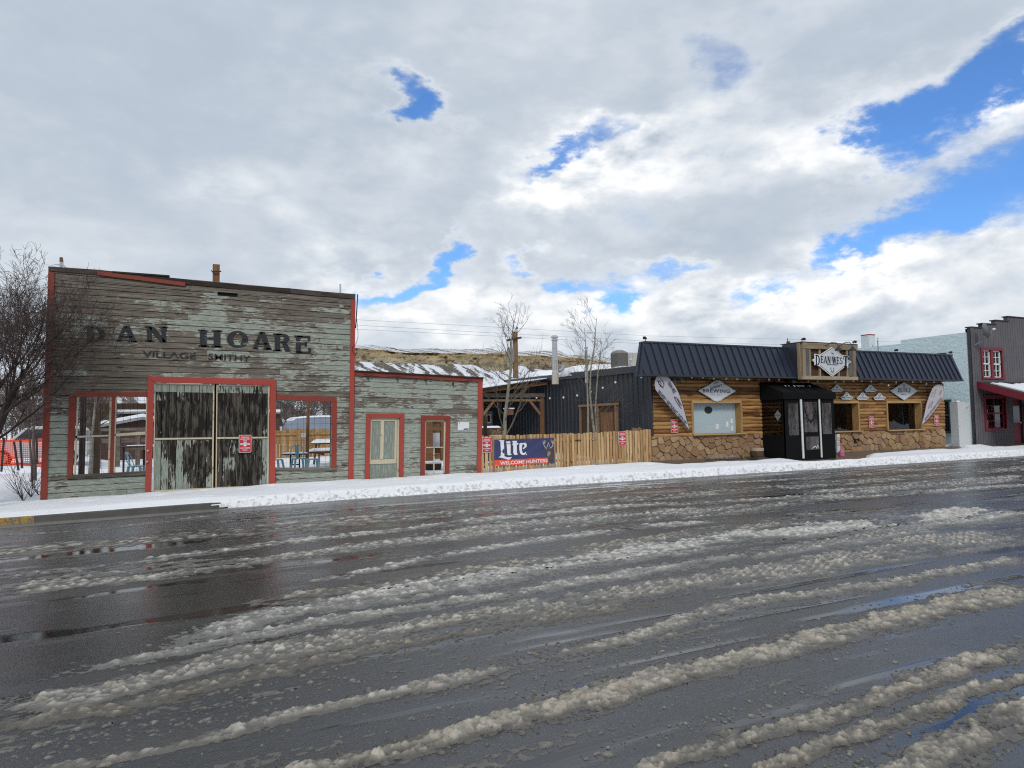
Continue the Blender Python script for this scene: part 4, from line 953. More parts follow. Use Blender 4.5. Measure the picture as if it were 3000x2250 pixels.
# mansard
OV = .75; MZ0 = at_y(1880.5, 1097, YF - OV)[2]; MZ1 = at_y(1887, 1002, YF - .25)[2]
MX0, MX1 = at_y(1880.5, 1097, YF - OV)[0], at_y(2822, 1113.6, YF - OV)[0]
TX0, TX1 = at_y(1887, 1002, YF - .25)[0], at_y(2789, 1040.5, YF - .25)[0]
MZ1b = at_y(2789, 1040.5, YF - .25)[2]; MZ0b = at_y(2822, 1113.6, YF - OV)[2]
SBX0, SBX1 = P(2348, 1060, YF - .95)[0], P(2510, 1060, YF - .95)[0]
mr = MB(); YB = YF + .04; YBB = YF - .32
mr.add([(MX0, YF - OV, MZ0), (MX1, YF - OV, MZ0b), (TX1, YF - .25, MZ1b), (TX0, YF - .25, MZ1), (MX0, YBB, MZ0), (MX1, YBB, MZ0b), (TX1, YB, MZ1b), (TX0, YB, MZ1)], [(0, 1, 2, 3), (4, 0, 3, 7), (1, 5, 6, 2), (3, 2, 6, 7), (0, 4, 5, 1), (5, 4, 7, 6)])
def front(u, v, d=0.0):
    a = np.array((MX0, YF - OV, MZ0)) * (1 - u) + np.array((MX1, YF - OV, MZ0b)) * u; b = np.array((TX0, YF - .25, MZ1)) * (1 - u) + np.array((TX1, YF - .25, MZ1b)) * u
    p = a * (1 - v) + b * v; return (p[0], p[1] - d, p[2] + d * .3)
nr = 52
for i in range(nr + 1):
    # ribs run straight up the slope
    x = MX0 + .12 + (MX1 - MX0 - .24) * i / nr; ub = (x - MX0) / (MX1 - MX0); xt = min(max(x, TX0), TX1); ut = (xt - TX0) / (TX1 - TX0)
    vt = 1.0
    if x < TX0: vt = (x - MX0) / (TX0 - MX0); ut = 0
    if x > TX1: vt = (MX1 - x) / (MX1 - TX1); ut = 1
    A = front(ub, .005, .0); B = front(ut, vt if (x < TX0 or x > TX1) else .995, .0)
    mr.bar(A, B, .05, .085, up=(0, -1, .3))
nl = 1
for k in range(nl):
    y = YF - OV + .22; mr.bar((MX0, y, MZ0), (MX0 + (TX0 - MX0) * .98, y + .42, MZ1), .035, .07, up=(-1, 0, .3))
mr.build('mansard_roof', M['navy'], rest)
MB().hexa([(MX0 - .015, YF - OV - .02, MZ0 - .05), (MX1 + .015, YF - OV - .02, MZ0b - .05), (MX1 + .015, YBB, MZ0b - .05), (MX0 - .015, YBB, MZ0 - .05), (MX0 - .015, YF - OV - .02, MZ0 + .015), (MX1 + .015, YF - OV - .02, MZ0b + .015), (MX1 + .015, YBB, MZ0b + .015), (MX0 - .015, YBB, MZ0 + .015)]).build('roof_drip_edge', M['blackmetal'], rest)
MB().hexa([(TX0 - .01, YF - .29, MZ1 - .03), (TX1 + .01, YF - .29, MZ1b - .03), (TX1 + .01, YB, MZ1b - .03), (TX0 - .01, YB, MZ1 - .03), (TX0 - .01, YF - .29, MZ1 + .03), (TX1 + .01, YF - .29, MZ1b + .03), (TX1 + .01, YB, MZ1b + .03), (TX0 - .01, YB, MZ1 + .03)]).build('roof_cap', M['blackmetal'], rest)
MB().box(XL + .01, XR, YBB, YF + .1, MZ0 - .02, MZ0 + .05).box(XL + .01, XR, YF + .0, YF + .5, MZ0 + .05, MZ1 - .1).build('soffit', M['blackmetal'], rest)
# black metal side wall running back from the left corner
SX = XL; Yb_ = 31.0
def roofz(y): return np.interp(y, [YF, at_x(1440, 1120, SX)[1]], [at_x(1884, 1073, SX)[2], at_x(1440, 1120, SX)[2]])
sw = MB(); sw.hexa([(SX, YF + .02, fz(SX) - .2), (SX + .12, YF + .02, fz(SX) - .2), (SX + .12, Yb_, .1), (SX, Yb_, .1), (SX, YF + .02, roofz(YF) - .05), (SX + .12, YF + .02, roofz(YF) - .05), (SX + .12, Yb_, roofz(Yb_) - .05), (SX, Yb_, roofz(Yb_) - .05)])
y = YF + .12
while y < Yb_ - .05:
    sw.hexa([(SX - .035, y - .03, .2), (SX, y - .05, .2), (SX, y + .05, .2), (SX - .035, y + .03, .2), (SX - .035, y - .03, roofz(y) - .06), (SX, y - .05, roofz(y) - .06), (SX, y + .05, roofz(y) - .06), (SX - .035, y + .03, roofz(y) - .06)])
    y += .305
sw.build('side_wall', M['blackmetal'], rest)
ys = np.linspace(YF + .3, Yb_, 9); rf = MB()
for a, b in zip(ys[:-1], ys[1:]): rf.hexa([(SX - .16, a, roofz(a) - .22), (SX + 6, a, roofz(a) - .22), (SX + 6, b, roofz(b) - .22), (SX - .16, b, roofz(b) - .22), (SX - .16, a, roofz(a) + .02), (SX + 6, a, roofz(a) + .05), (SX + 6, b, roofz(b) + .05), (SX - .16, b, roofz(b) + .02)])
rf.build('side_roof', M['blackmetal'], rest)
MB().box(SX + .12, XR, Yb_ - .2, Yb_, 0, 3.4).box(XR - .2, XR, YF + .2, Yb_, 0, 3.4).box(SX + .12, XR, YF + .5, Yb_, 3.3, 3.45).build('rear_walls', M['blackmetal'], rest)
sn = MB(); ys = np.linspace(YF + .6, Yb_, 40)
for a, b in zip(ys[:-1], ys[1:]):
    h0, h1 = .02 + .02 * math.sin(a * 4), .02 + .02 * math.sin(b * 4); sn.hexa([(SX - .15, a, roofz(a) + .022), (SX + 5.8, a, roofz(a) + .052), (SX + 5.8, b, roofz(b) + .052), (SX - .15, b, roofz(b) + .022), (SX - .15, a, roofz(a) + .03 + h0), (SX + 5.8, a, roofz(a) + .11), (SX + 5.8, b, roofz(b) + .11), (SX - .15, b, roofz(b) + .03 + h1)])
for px, py, s_ in ((1610, 1096, 1.0), (1750, 1082, 1.5)):
    c = at_x(px, py, SX + 1.6); sn.lathe([(1.3 * s_, -.35), (1.2 * s_, -.05), (.8 * s_, .12), (.3 * s_, .17)], c, 14)
sn.build('roof_snow', M['snow'], rest, smooth=True)
# timber porch on the side wall
pz = roofz(26) - .3; yy0, yy1 = at_x(1520, 1200, SX)[1], 30.6
pw = thing('timber_porch', 'brown timber porch with exposed rafters along the black metal side wall', 'porch', (SX - 1.5, 27, .3))
YP0 = 27.0; XO = SX - 3.3; zb_ = at_y(1460, 1164, YP0)[2]
for x in (XO + .2, SX - .16): MB().box(x - .075, x + .075, YP0 - .075, YP0 + .075, .2, zb_).build('post', M['rusttimber'], pw)
MB().box(XO, SX - .04, YP0 - .1, YP0 + .1, zb_, at_y(1460, 1152, YP0)[2]).build('beam', M['oldwood'], pw)
MB().box(XO + .28, SX - .24, YP0 - .06, YP0 + .06, at_y(1460, 1174, YP0)[2] - .03, at_y(1460, 1170, YP0)[2]).build('beam', M['porchwood'], pw)
for s_, x in ((1, XO + .28), (-1, SX - .24)): MB().bar((x, YP0, zb_ - .75), (x + s_ * .55, YP0, zb_ - .12), .08, .10).build('brace', M['porchwood'], pw)
pl_ = at_y(1412, 1148, YP0)[2]; pr0 = lambda y: roofz(y) - .20
rfm = MB(); y = YP0 - .35
while y < 31: rfm.bar((XO - .2, y, pl_ - .02 + roofz(y) - roofz(YP0)), (SX - .03, y, pr0(y) - .10), .05, .14); y += .4
rfm.build('rafters', M['rusttimber'], pw)
Q0 = lambda x, y, dz: (x, y, (pl_ + (pr0(YP0) - pl_) * (x - XO + .2) / (SX - XO + .2)) + roofz(y) - roofz(YP0) + dz)
cors = [(XO - .35, YP0 - .55), (SX - .17, YP0 - .55), (SX - .17, 31), (XO - .35, 31)]
MB().hexa([Q0(x, y, .06) for x, y in cors] + [Q0(x, y, .11) for x, y in cors]).build('porch_roof', M['blackmetal'], pw)
MB().hexa([Q0(x, y, .112) for x, y in cors] + [Q0(x, y, .145) for x, y in cors]).build('snow_cover', M['snow'], pw)
# black wing closing the porch at the back
wgm = MB(); wgm.box(SX - 7, SX, 31.0, 31.2, 0, roofz(31) - .25); x = SX - 6.9
while x < SX - .1: wgm.box(x - .03, x + .03, 30.96, 31.0, .2, roofz(31) - .27); x += .305
wgm.build('rear_wing', M['blackmetal'], rest)
# grey side door with a window, brown screen doors, on the side wall
def onwall(px0, py0, px1, py1, d):  # box on the side wall between two pixels
    a, b = at_x(px0, py1, SX - d), at_x(px1, py0, SX - d); return (SX - d, SX - .03, min(a[1], b[1]), max(a[1], b[1]), min(a[2], b[2]), max(a[2], b[2]))
def onw(px0, py0, px1, py1, k): a, b = at_y(px0, py1, 31 - k), at_y(px1, py0, 31 - k); return (a[0], b[0], 31 - k, 31 - .03, a[2], b[2])
sd = MB().box(*onw(1419, 1205, 1443, 1290, .06)).build('side_door', M['greymetal'], rest); MB().box(*onw(1425, 1214, 1439, 1240, .075)).build('door_window_frame', M['white'], sd); MB().box(*onw(1428, 1217, 1435, 1236, .085)).build('door_pane', M['carglass'], sd)
sdq = onwall(1703, 1187, 1805, 1272, .09)
scr = thing('screen_doors', 'pair of brown wooden doors in a pale timber frame on the black side wall', 'door', (SX - .05, sdq[2], .3))
ya, yb2, z0_, z1_ = sdq[2], sdq[3], .35, sdq[5]
MB().box(SX - .09, SX - .04, ya, yb2, z0_, z1_).build('door_panels', M['brownboard'], scr)
fm_ = MB()
for yq in (ya, (ya + yb2) / 2 - .05, yb2): fm_.box(SX - .14, SX - .04, yq - .05, yq + .05, z0_, z1_)
fm_.box(SX - .15, SX - .04, ya - .1, yb2 + .1, z1_, z1_ + .09); fm_.build('door_frame', M['porchwood'], scr)
pn = MB(); pn.box(SX - .10, SX - .09, ya + .2, (ya + yb2) / 2 - .2, z0_ + .2, z1_ - .25); pn.build('leaf_panel', M['rusttimber'], scr)
# string of bulbs on the side wall
bl = thing('bulb_string', 'string of white globe bulbs strung across the black side wall', 'string lights', (SX - .6, 22, 2.6))
bp = [(1572, 1168.5), (1611, 1169.5), (1651, 1167), (1691, 1161), (1730.5, 1150), (1766, 1138.5), (1803, 1122), (1879, 1106)]
kn = [at_x(px, py - 6, SX - .5) for px, py in bp]; kn = [at_x(1535, 1150, SX - .5)] + kn
cp = []
for a, b in zip(kn[:-1], kn[1:]):
    for i in range(5): t = i / 5; q = a + (b - a) * t; cp.append((q[0], q[1], q[2] - .05 * math.sin(math.pi * t)))
MB().tube(cp + [kn[-1]], .006, 4).build('cord', M['darkmetal'], bl)
for k in kn[1:]:
    o = MB().lathe([(.012, .045), (.024, .03), (.024, 0), (.012, -.002)], k, 8).build('socket', M['darkmetal'], bl); MB().lathe([(.012, 0), (.042, -.03), (.045, -.06), (.025, -.09), (.004, -.1)], k, 10).build('bulb', M['white'], o)
# flues, AC, on the roof
def flue(name, px, y0, y1, w_, Y, mat, cap, label):
    a, b = PV(px, y1, Y), PV(px, y0, Y); k = w_ * Y / F_PX / 2; t = thing(name, label, 'chimney pipe', (a[0], Y, a[2]))
    m_ = MB(); z = a[2] - .4
    prof = [(k, -.4)]; h = b[2] - a[2]
    for f in (.33, .66): prof += [(k, h * f - .03), (k * 1.06, h * f - .02), (k * 1.06, h * f + .02), (k, h * f + .03)]
    m_.lathe(prof + [(k, h * (1 if not cap else .88))], a, 20); m_.build('pipe', mat, t, smooth=False)
    c_ = MB()
    if cap == 2: c_.lathe([(k * 1.45, .86 * h), (k * 1.45, .88 * h), (k * .9, .885 * h), (k * .9, .92 * h), (k * 1.5, .93 * h), (k * 1.5, .95 * h), (k * .9, 1.0 * h), (.01, 1.005 * h)], a, 20)
    else: c_.lathe([(k * 1.35, .95 * h), (k * 1.35, 1.0 * h), (k * .5, 1.01 * h)], a, 16)
    c_.build('cap', mat, t)
    MB().lathe([(k * 1.35, -.5), (k * 1.25, .0), (k * 1.05, .05)], a, 16).build('flashing', M['beige'], t); return t
flue('roof_flue', 1626.5, 983, 1090, 18, 24.5, M['galv'], 2, 'tall shiny double-walled metal flue with a rain cap on the restaurant roof')
flue('roof_flue', 1718.5, 1018, 1085, 9, 23, M['greymetal'], 1, 'slim dull grey vent pipe behind the right aspen')
el = thing('elbow_vent', 'grey curved elbow vent pipe beside the tall shiny flue', 'vent', PV(1652, 1088, 24.8))
q = [PV(*p, 24.8) for p in ((1638, 1088), (1642, 1085), (1648, 1080), (1651, 1070), (1651, 1062))]; MB().tube(q, .07, 10).build('pipe', M['greymetal'], el)
acx = PV(1815, 1076, 21.5); ac = thing('air_conditioner', 'round grey rooftop air conditioning unit behind the mansard corner', 'air conditioner', acx)
zt = PV(1815, 1033, 21.5)[2] - acx[2]; hw = 25.5 * 21.5 / F_PX
MB().prism([(acx[0] + x, acx[1] + y) for x, y in rrect(hw * 2, hw * 2, hw * .55)], acx[2] - .3, acx[2] + zt, fn=lambda x, y, z: (x, z, y)).build('housing', M['acmetal'], ac)
sl_ = MB()
for i in range(16): z = acx[2] + zt * (.05 + .055 * i); sl_.prism([(acx[0] + x, acx[1] + y) for x, y in rrect(hw * 2.03, hw * 2.03, hw * .55)], z, z + .012, fn=lambda x, y, z: (x, z, y))
sl_.build('louvre', M['darkmetal'], ac)
MB().lathe([(hw * .97, zt), (hw * .95, zt + .03), (hw * .5, zt + .09), (.02, zt + .10)], acx, 20).build('fan_cover', M['acmetal'], ac)
q = PV(1853, 1070, 22.5); bp_ = thing('vent_box', 'beige sheet metal box between the air conditioner and the mansard corner', 'vent box', q)
MB().box(q[0] - .2, q[0] + .22, 22.4, 22.8, q[2] - .3, PV(1853, 1034, 22.5)[2]).build('box', M['beige'], bp_)
cu_ = [PV(*p, 22.2) for p in ((1851, 1065), (1846, 1062), (1845, 1056), (1850, 1050), (1851, 1036))]; MB().tube(cu_, .05, 8).build('bent_pipe', M['galv'], bp_)
# sign box over the door
SBY = YF - .98
def SP(px, py, d=0.0): q = at_y(px, py, SBY); return (q[0], SBY - d, q[2])
box = thing('roof_sign_box', 'weathered timber sign box projecting from the mansard above the entrance', 'sign', at_y(2430, 1108, SBY))
sq = [SP(2352, 1111), SP(2510.5, 1112.6), SP(2509, 1011), SP(2349.5, 1003)]
MB().hexa([(sq[0][0] + .02, SBY + .06, sq[0][2] + .02), (sq[1][0] - .02, SBY + .06, sq[1][2] + .02), (sq[1][0] - .02, YF, sq[1][2] + .02), (sq[0][0] + .02, YF, sq[0][2] + .02), (sq[3][0] + .02, SBY + .06, sq[3][2] - .02), (sq[2][0] - .02, SBY + .06, sq[2][2] - .02), (sq[2][0] - .02, YF, sq[2][2] - .02), (sq[3][0] + .02, YF, sq[3][2] - .02)]).build('backing_boards', M['brownboard'], box)
def sb_(lst, d0, d1, mat, nm, par=box):
    for q in lst: MB().quadprism([(SP(*p)[0], SP(*p)[2]) for p in q], SBY - d1, SBY - d0, tone=rnd.random()).build(nm, mat, par)
sb_([[(2349, 1021), (2509, 1026.5), (2510, 1011), (2349, 1003)], [(2350.5, 1111.5), (2511, 1113.5), (2511, 1104), (2351, 1101)]], -.05, .05, M['signboard'], 'frame_board')
sb_([[(2351, 1101), (2360, 1101.2), (2358, 1021.5), (2349.5, 1021)], [(2498, 1104), (2507, 1104.2), (2505, 1026.2), (2496.5, 1026)]], -.05, .035, M['signboardz'], 'frame_stile')
sb_([[(2371.5, 1101.5), (2376, 1101.6), (2374, 1021.7), (2370, 1021.5)], [(2401, 1102), (2405, 1102.1), (2403, 1022.7), (2399, 1022.5)], [(2456, 1103), (2460, 1103.1), (2458, 1024.7), (2454, 1024.5)], [(2481, 1103.6), (2486, 1103.7), (2483, 1025.7), (2479, 1025.5)]], -.05, .012, M['signboardz'], 'batten')
for (a, b) in ((2360.5, 2371.5), (2486.5, 2496.5)):
    n = 26; cg = MB()
    for i in range(n):
        t0, t1 = i / n, (i + .5) / n; q = lambda px, t: SP(px, 1101.5 + (1022.5 - 1101.5) * t)
        cg.quadprism([(q(a, t0)[0], q(a, t0)[2]), (q(b, t0)[0], q(b, t0)[2]), (q(b, t1)[0], q(b, t1)[2]), (q(a, t1)[0], q(a, t1)[2])], SBY - .006 - .012, SBY + .055)
    cg.build('corrugated_strip', M['greymetal'], box)
MB().hexa([(sq[0][0] - .03, SBY, sq[3][2] - .0), (sq[1][0] + .05, SBY - .06, sq[2][2] + .0), (sq[1][0] + .05, YF, sq[2][2]), (sq[0][0] - .03, YF, sq[3][2]), (sq[0][0] - .03, SBY - .06, sq[3][2] + .03), (sq[1][0] + .05, SBY - .06, sq[2][2] + .03), (sq[1][0] + .05, YF, sq[2][2] + .03), (sq[0][0] - .03, YF, sq[3][2] + .03)]).build('top_cap', M['darkcap'], box)
MB().box(sq[0][0] - .04, sq[0][0] + .018, SBY + .06, SBY + .19, sq[0][2], sq[3][2] - .005).build('side_boards', M['signboardz'], box)
MB().box(sq[0][0] - .02, sq[0][0] + .018, SBY + .191, YF - .1, sq[0][2], sq[3][2] - .005).build('side_flashing', M['blackmetal'], box)
# the name sign on it : a diamond with two raised initials
dsn = thing('diamond_name_sign', 'white diamond sign with big outlined initials fixed on the roof sign box', 'sign', SP(2432, 1060, .06))
dsc = lambda k: [(2431 + (px - 2431) * k, 1060 + (py - 1060) * k) for px, py in ((2433, 1104), (2489, 1060.5), (2431, 1018), (2374, 1055.5))]
def dpoly(pts, d0, d1, mat, nm, par=dsn, mb=None):
    m_ = mb or MB(); m_.prism([(SP(*p)[0], SP(*p)[2]) for p in pts], SBY - d1, SBY - d0); return m_ if mb else m_.build(nm, mat, par)
o = dpoly(dsc(1.0), .05, .08, M['white'], 'panel'); dpoly(dsc(.935), .08, .083, M['navyink'], 'border_line', o); dpoly(dsc(.90), .083, .086, M['offwhite'], 'face', o)
im = MB()
for q in ([(2380, 1070), (2396, 1074), (2397, 1040), (2380, 1037)], [(2470, 1075), (2479, 1078), (2479, 1050), (2481, 1044), (2462, 1041), (2463, 1050), (2470, 1052)]): dpoly(q, .082, .095, None, '', mb=im)
im.build('initial_backing', M['white'], dsn)
it = MB()
def gl(ch, px, py, w_, h_, d): serif(it, ch, lambda u, v: (SP(px + u * w_, py + h_ * (1 - v) + .06 * u * w_)[0], SP(px + u * w_, py + h_ * (1 - v) + .06 * u * w_)[2]), SBY - d, .006)
gl('D', 2382.5, 1040, 13.5, 31, .094); gl('T', 2464.5, 1043.5, 14.5, 32, .094)
for ch, px in (('E', 2398.5), ('A', 2407.5), ('N', 2418), ('W', 2432), ('E', 2445), ('S', 2454.5)): gl(ch, px, 1043.5 + (px - 2398) * .06, {'W': 12, 'N': 10, 'A': 10}.get(ch, 8.5), 20.5, .086)
for s_, px, py, w_, h_ in (('THE', 2433, 1036, 14, 6), ('RESTAURANT & BREWSTILLERY', 2433, 1069, 60, 4)):
    a = SP(px, py, .086); text(it, s_, a, w_ * SBY / F_PX * 1.06, h_ * SBY / F_PX, -.012, .0, .006)
it.build('lettering', M['navyink'], dsn)
def antler(mb, c, s, y, th, w_=.09):  # stag antlers of height s about c=(x,z)
    for m_ in (-1, 1):
        for st in ([(0, -.5), (.12, -.32), (.30, -.12), (.40, .10), (.36, .34), (.28, .5)], [(.40, .10), (.47, .32), (.46, .46)], [(.33, -.08), (.20, .02)], [(.22, -.22), (.36, -.24), (.40, -.14)], [(.12, -.32), (.24, -.40), (.30, -.32)]):
            for (a, b), (c2, d) in zip(st[:-1], st[1:]):
                L = math.hypot(c2 - a, d - b); nx, nz = -(d - b) / L * w_ * .5, (c2 - a) / L * w_ * .5
                q = [(a - nx, b - nz), (c2 - nx * .8, d - nz * .8), (c2 + nx * .8, d + nz * .8), (a + nx, b + nz)]
                mb.prism([(c[0] + m_ * x * s, c[1] + z * s) for x, z in q], y - th, y)
    mb.prism([(c[0] - .08 * s, c[1] - .30 * s), (c[0], c[1] - .62 * s), (c[0] + .08 * s, c[1] - .30 * s)], y - th, y)
am = MB(); q = SP(2433, 1085); antler(am, (q[0], q[2]), .20, SBY - .086, .004, .07); am.build('antler_mark', M['navyink'], dsn)
# gooseneck lamps, spots
for i, px in enumerate((2412, 2453)):
    c = SP(px, 1014, .1); t = thing('gooseneck_lamp', ('left' if i == 0 else 'right') + ' black gooseneck lamp arching over the roof sign box', 'lamp', c)
    dx = 2.6 * .0092
    pts = [(c[0], SBY + .1, c[2] + .0), (c[0] + dx * 3, SBY - .1, c[2] + .02), (c[0] + dx * 5, SBY - .25, c[2] + .11), (c[0] + dx * 8, SBY - .38, c[2] + .12), (c[0] + dx * 10, SBY - .45, c[2] + .02), (c[0] + dx * 10.5, SBY - .47, c[2] - .08)]
    MB().tube(pts, .014, 8).build('arm', M['darkmetal'], t); e_ = pts[-1]
    MB().lathe([(.03, .03), (.04, 0), (.12, -.09), (.13, -.13), (.11, -.13)], e_, 14).build('shade', M['darkmetal'], t)
def spot(px, py, Y, label, flip=1):
    q = PV(px, py, Y); t = thing('roof_spotlight', label, 'spotlight', q, 'small roof spotlights'); MB().tube([q, (q[0], q[1], q[2] + .09)], .012, 6).box(q[0] - .08, q[0] + .05, q[1] - .03, q[1] + .03, q[2] - .015, q[2] + .01).build('bracket', M['darkmetal'], t)
    MB().tube([(q[0] - .05 * flip, q[1], q[2] + .10), (q[0] + .03 * flip, q[1] - .03, q[2] + .13), (q[0] + .10 * flip, q[1] - .05, q[2] + .12)], [.02, .05, .055], 10).build('head', M['darkmetal'], t)
spot(2350, 1003, SBY + .1, 'small black spotlight on the left top corner of the roof sign box'); spot(2500, 1010.5, SBY + .1, 'small black spotlight on the right top corner of the roof sign box')
spot(1891, 1001, YF - .2, 'small spotlight on the left end of the mansard roof', -1); spot(2622, 1034, YF + .3, 'small spotlight on the mansard roof midway along its right half'); spot(2781, 1040.5, YF - .2, 'small spotlight on the far right end of the mansard roof')
# wall signs
def wsign(name, label, pts, par_y, border=.94):
    q = [P(*p, par_y) for p in pts]; cx, cz = sum(a[0] for a in q) / len(q), sum(a[1] for a in q) / len(q)
    t = thing(name, label, 'sign', (cx, par_y, cz)); sc = lambda k: [(cx + (x - cx) * k, cz + (z - cz) * k) for x, z in q]
    o = MB().prism(q, par_y - .03, par_y).build('panel', M['navyink'], t); MB().prism(sc(.985), par_y - .034, par_y - .03).build('rim', M['offwhite'], o)
    if border: MB().prism(sc(border), par_y - .036, par_y - .034).build('border_line', M['greyink'], o); MB().prism(sc(border - .025), par_y - .038, par_y - .036).build('face', M['offwhite'], o)
    return t, (cx, cz)
WY = YF - .12
k_ = .15068; cvt = lambda l, x0=1900, y0=1080, k=.15068: [(x0 + a * k, y0 + b * k) for a, b in l]
bs, c = wsign('brewing_sign', 'white and black brewing sign shaped as a diamond with rounded top and bottom', cvt([(1330, 648), (1390, 632), (1440, 590), (1470, 570), (1692, 436), (1455, 288), (1425, 255), (1380, 230), (1320, 222), (1265, 235), (1220, 265), (1185, 300), (946, 430), (1185, 575), (1225, 612), (1270, 638)][::-1]), WY, .94)
tm = MB()
def wt(mb, s, px, py, w_, h_, Y, rot=-.012, bold=.01, shear=0, cs=1.0):
    a = PV(px, py, Y); px2 = at_y(px + w_, py, Y)[0] - a[0]; text(mb, s, a, px2, h_ * .0104, rot, bold, .003, shear, cs)
wt(tm, 'BREWING', 2099, 1145.5, 78, 12, WY - .038, bold=.015, cs=1.15); wt(tm, 'Grand', 2097, 1120.5, 17, 10, WY - .038, .25, .0, .4); wt(tm, 'Adventure', 2097, 1132, 37, 12, WY - .038, .22, .01, .4)
tm.build('lettering', M['navyink'], bs); tm = MB(); wt(tm, 'EST. 2017', 2099, 1156.5, 28, 4, WY - .038, bold=0); tm.build('small_lettering', M['greyink'], bs)
q = P(2100, 1170, WY); mm = MB(); mm.prism([(q[0] - .22, q[1] - .05), (q[0] - .1, q[1] + .02), (q[0] - .03, q[1] - .02), (q[0] + .08, q[1] + .05), (q[0] + .22, q[1] - .05), (q[0] + .08, q[1] + .02), (q[0] - .03, q[1] - .05), (q[0] - .1, q[1] - .01)], WY - .041, WY - .038); mm.build('mountain_mark', M['white'], bs)
k8 = lambda l: [(2440 + a * .16275, 1100 + b * .16275) for a, b in l]
ids, c = wsign('spirits_sign', 'large white diamond spirits sign at the right part of the log wall', k8([(1272, 453), (1521, 278), (1272, 113), (1013, 278)]), WY, .93)
tm = MB()
for i, ch in enumerate('IDLEWILD'): x0 = 2627.5 + i * 4.75; serif(tm, ch, lambda u, v: P(x0 + u * 4.2, 1149.3 - v * 13 + .03 * i, WY), WY - .038, .003)
wt(tm, 'SPIRITS', 2647, 1155.5, 14, 5, WY - .038); a, b = P(2626, 1152, WY), P(2668, 1152.5, WY); tm.box(a[0], a[0] + .30, WY - .041, WY - .038, a[1], a[1] + .012); tm.box(b[0] - .30, b[0], WY - .041, WY - .038, a[1], a[1] + .012)
qq = P(2646, 1129.5, WY); antler(tm, qq, .16, WY - .038, .003, .09); tm.build('lettering', M['navyink'], ids)
for nm_, s_, cx, cy, lab in (('CRAFT COCKTAILS', 'C', 62, 232, 'small white cocktail sign directly right of the black entrance roof'), ('SCRATCH KITCHEN', 'S', 665, 238, 'small white kitchen sign in the upper row left of the spirits diamond'), ('CRAFT BEER', 'B', 238, 374, 'small white craft beer sign, first in the lower row'), ('BURGERS', 'B', 522, 377, 'small white burgers sign, middle of the lower row'), ('BARBECUE', 'B', 828, 380, 'small white barbecue sign, last in the lower row nearest the spirits diamond')):
    pts = [(cx - 24, cy - 68), (cx + 24, cy - 68), (cx + 34, cy - 48), (cx + 62, cy - 14), (cx + 90, cy + 4), (cx + 118, cy + 22), (cx + 96, cy + 48), (cx + 80, cy + 62), (cx - 80, cy + 62), (cx - 96, cy + 48), (cx - 118, cy + 22), (cx - 90, cy + 4), (cx - 62, cy - 14), (cx - 34, cy - 48)]
    t, c = wsign('menu_sign', lab, k8(pts[::-1]), WY, None); t['group'] = 'small white menu signs'
    tm = MB(); wt(tm, nm_, 2440 + cx * .16275, 1100 + (cy + 26) * .16275, 34, 5.4 if s_ == 'B' else 4.2, WY - .034, bold=.01); qq = P(2440 + cx * .16275, 1100 + (cy - 22) * .16275, WY); antler(tm, qq, .12, WY - .034, .003, .10); tm.build('lettering', M['navyink'], t)
# feather flags
def flag(name, label, pts, mat, y0, y1, base, words):
    t = thing(name, label, 'flag', PV(*base, y1)); n = len(pts); ymin, ymax = min(p[1] for p in pts), max(p[1] for p in pts)
    Y = lambda py: y0 + (y1 - y0) * (py - ymin) / (ymax - ymin)
    f = [PV(px, py, Y(py)) for px, py in pts]; b = [(p[0], p[1] + .02, p[2]) for p in f]
    MB().add(f + b, [tuple(range(n)), tuple(range(2 * n - 1, n - 1, -1))] + [(i, n + i, n + (i + 1) % n, (i + 1) % n) for i in range(n)]).build('cloth', mat, t)
    edge = MB(); edge.tube([(p[0], p[1] + .01, p[2]) for p in f[: n // 2 + 1]], .012, 6); edge.build('pole', M['darkmetal'], t)
    for ink, lst in words:
        m_ = MB()
        for s_, (ax, ay), (bx, by), h_ in lst:
            A, B = np.array(PV(ax, ay, Y(ay) - .012)), np.array(PV(bx, by, Y(by) - .012)); L = np.linalg.norm(B - A); dv = (B - A) / L; up = np.cross((0, 1, 0), dv); up = np.array((-dv[2], 0, dv[0])); mid = (A + B) / 2
            text(m_, s_, None, L, h_, 0, .012, .004, fn=lambda a, b, d: tuple(mid + dv * a + up * b + np.array((0, -d, 0))))
        m_.build('lettering', ink, t)
    return t, Y
fl_pts = cvt([(330, 122), (400, 175), (470, 265), (540, 375), (600, 500), (650, 660), (700, 830), (745, 1010), (808, 1205), (740, 1125), (600, 960), (450, 790), (300, 612), (200, 490), (140, 400), (125, 320), (132, 230), (160, 165), (200, 130), (265, 138)])
f1_, Yf1 = flag('feather_flag', 'white feather flag hanging slanted at the left end of the log wall', fl_pts, M['flag'], YF - .62, YF - .25, (2020, 1262),
     [(M['flagink'], [('BREWERY / RESTAURANT / DISTILLERY', cvt([(195, 440)])[0], cvt([(738, 1085)])[0], .13), ('DEAN WEST', cvt([(395, 265)])[0], cvt([(520, 475)])[0], .13)])])
m_ = MB()
for st in ([(175, 230), (215, 300), (290, 380)], [(235, 200), (285, 260), (300, 310)], [(200, 290), (240, 350), (290, 350), (310, 290)], [(180, 240), (230, 250), (250, 300)], [(500, 545), (540, 640), (640, 780)], [(500, 545), (570, 590), (650, 720)], [(560, 600), (600, 680), (620, 720)]):
    m_.tube([PV(*cvt([p])[0], Yf1(cvt([p])[0][1]) - .012) for p in st], .010, 4)
m_.build('sketch_marks', M['flagink'], f1_)
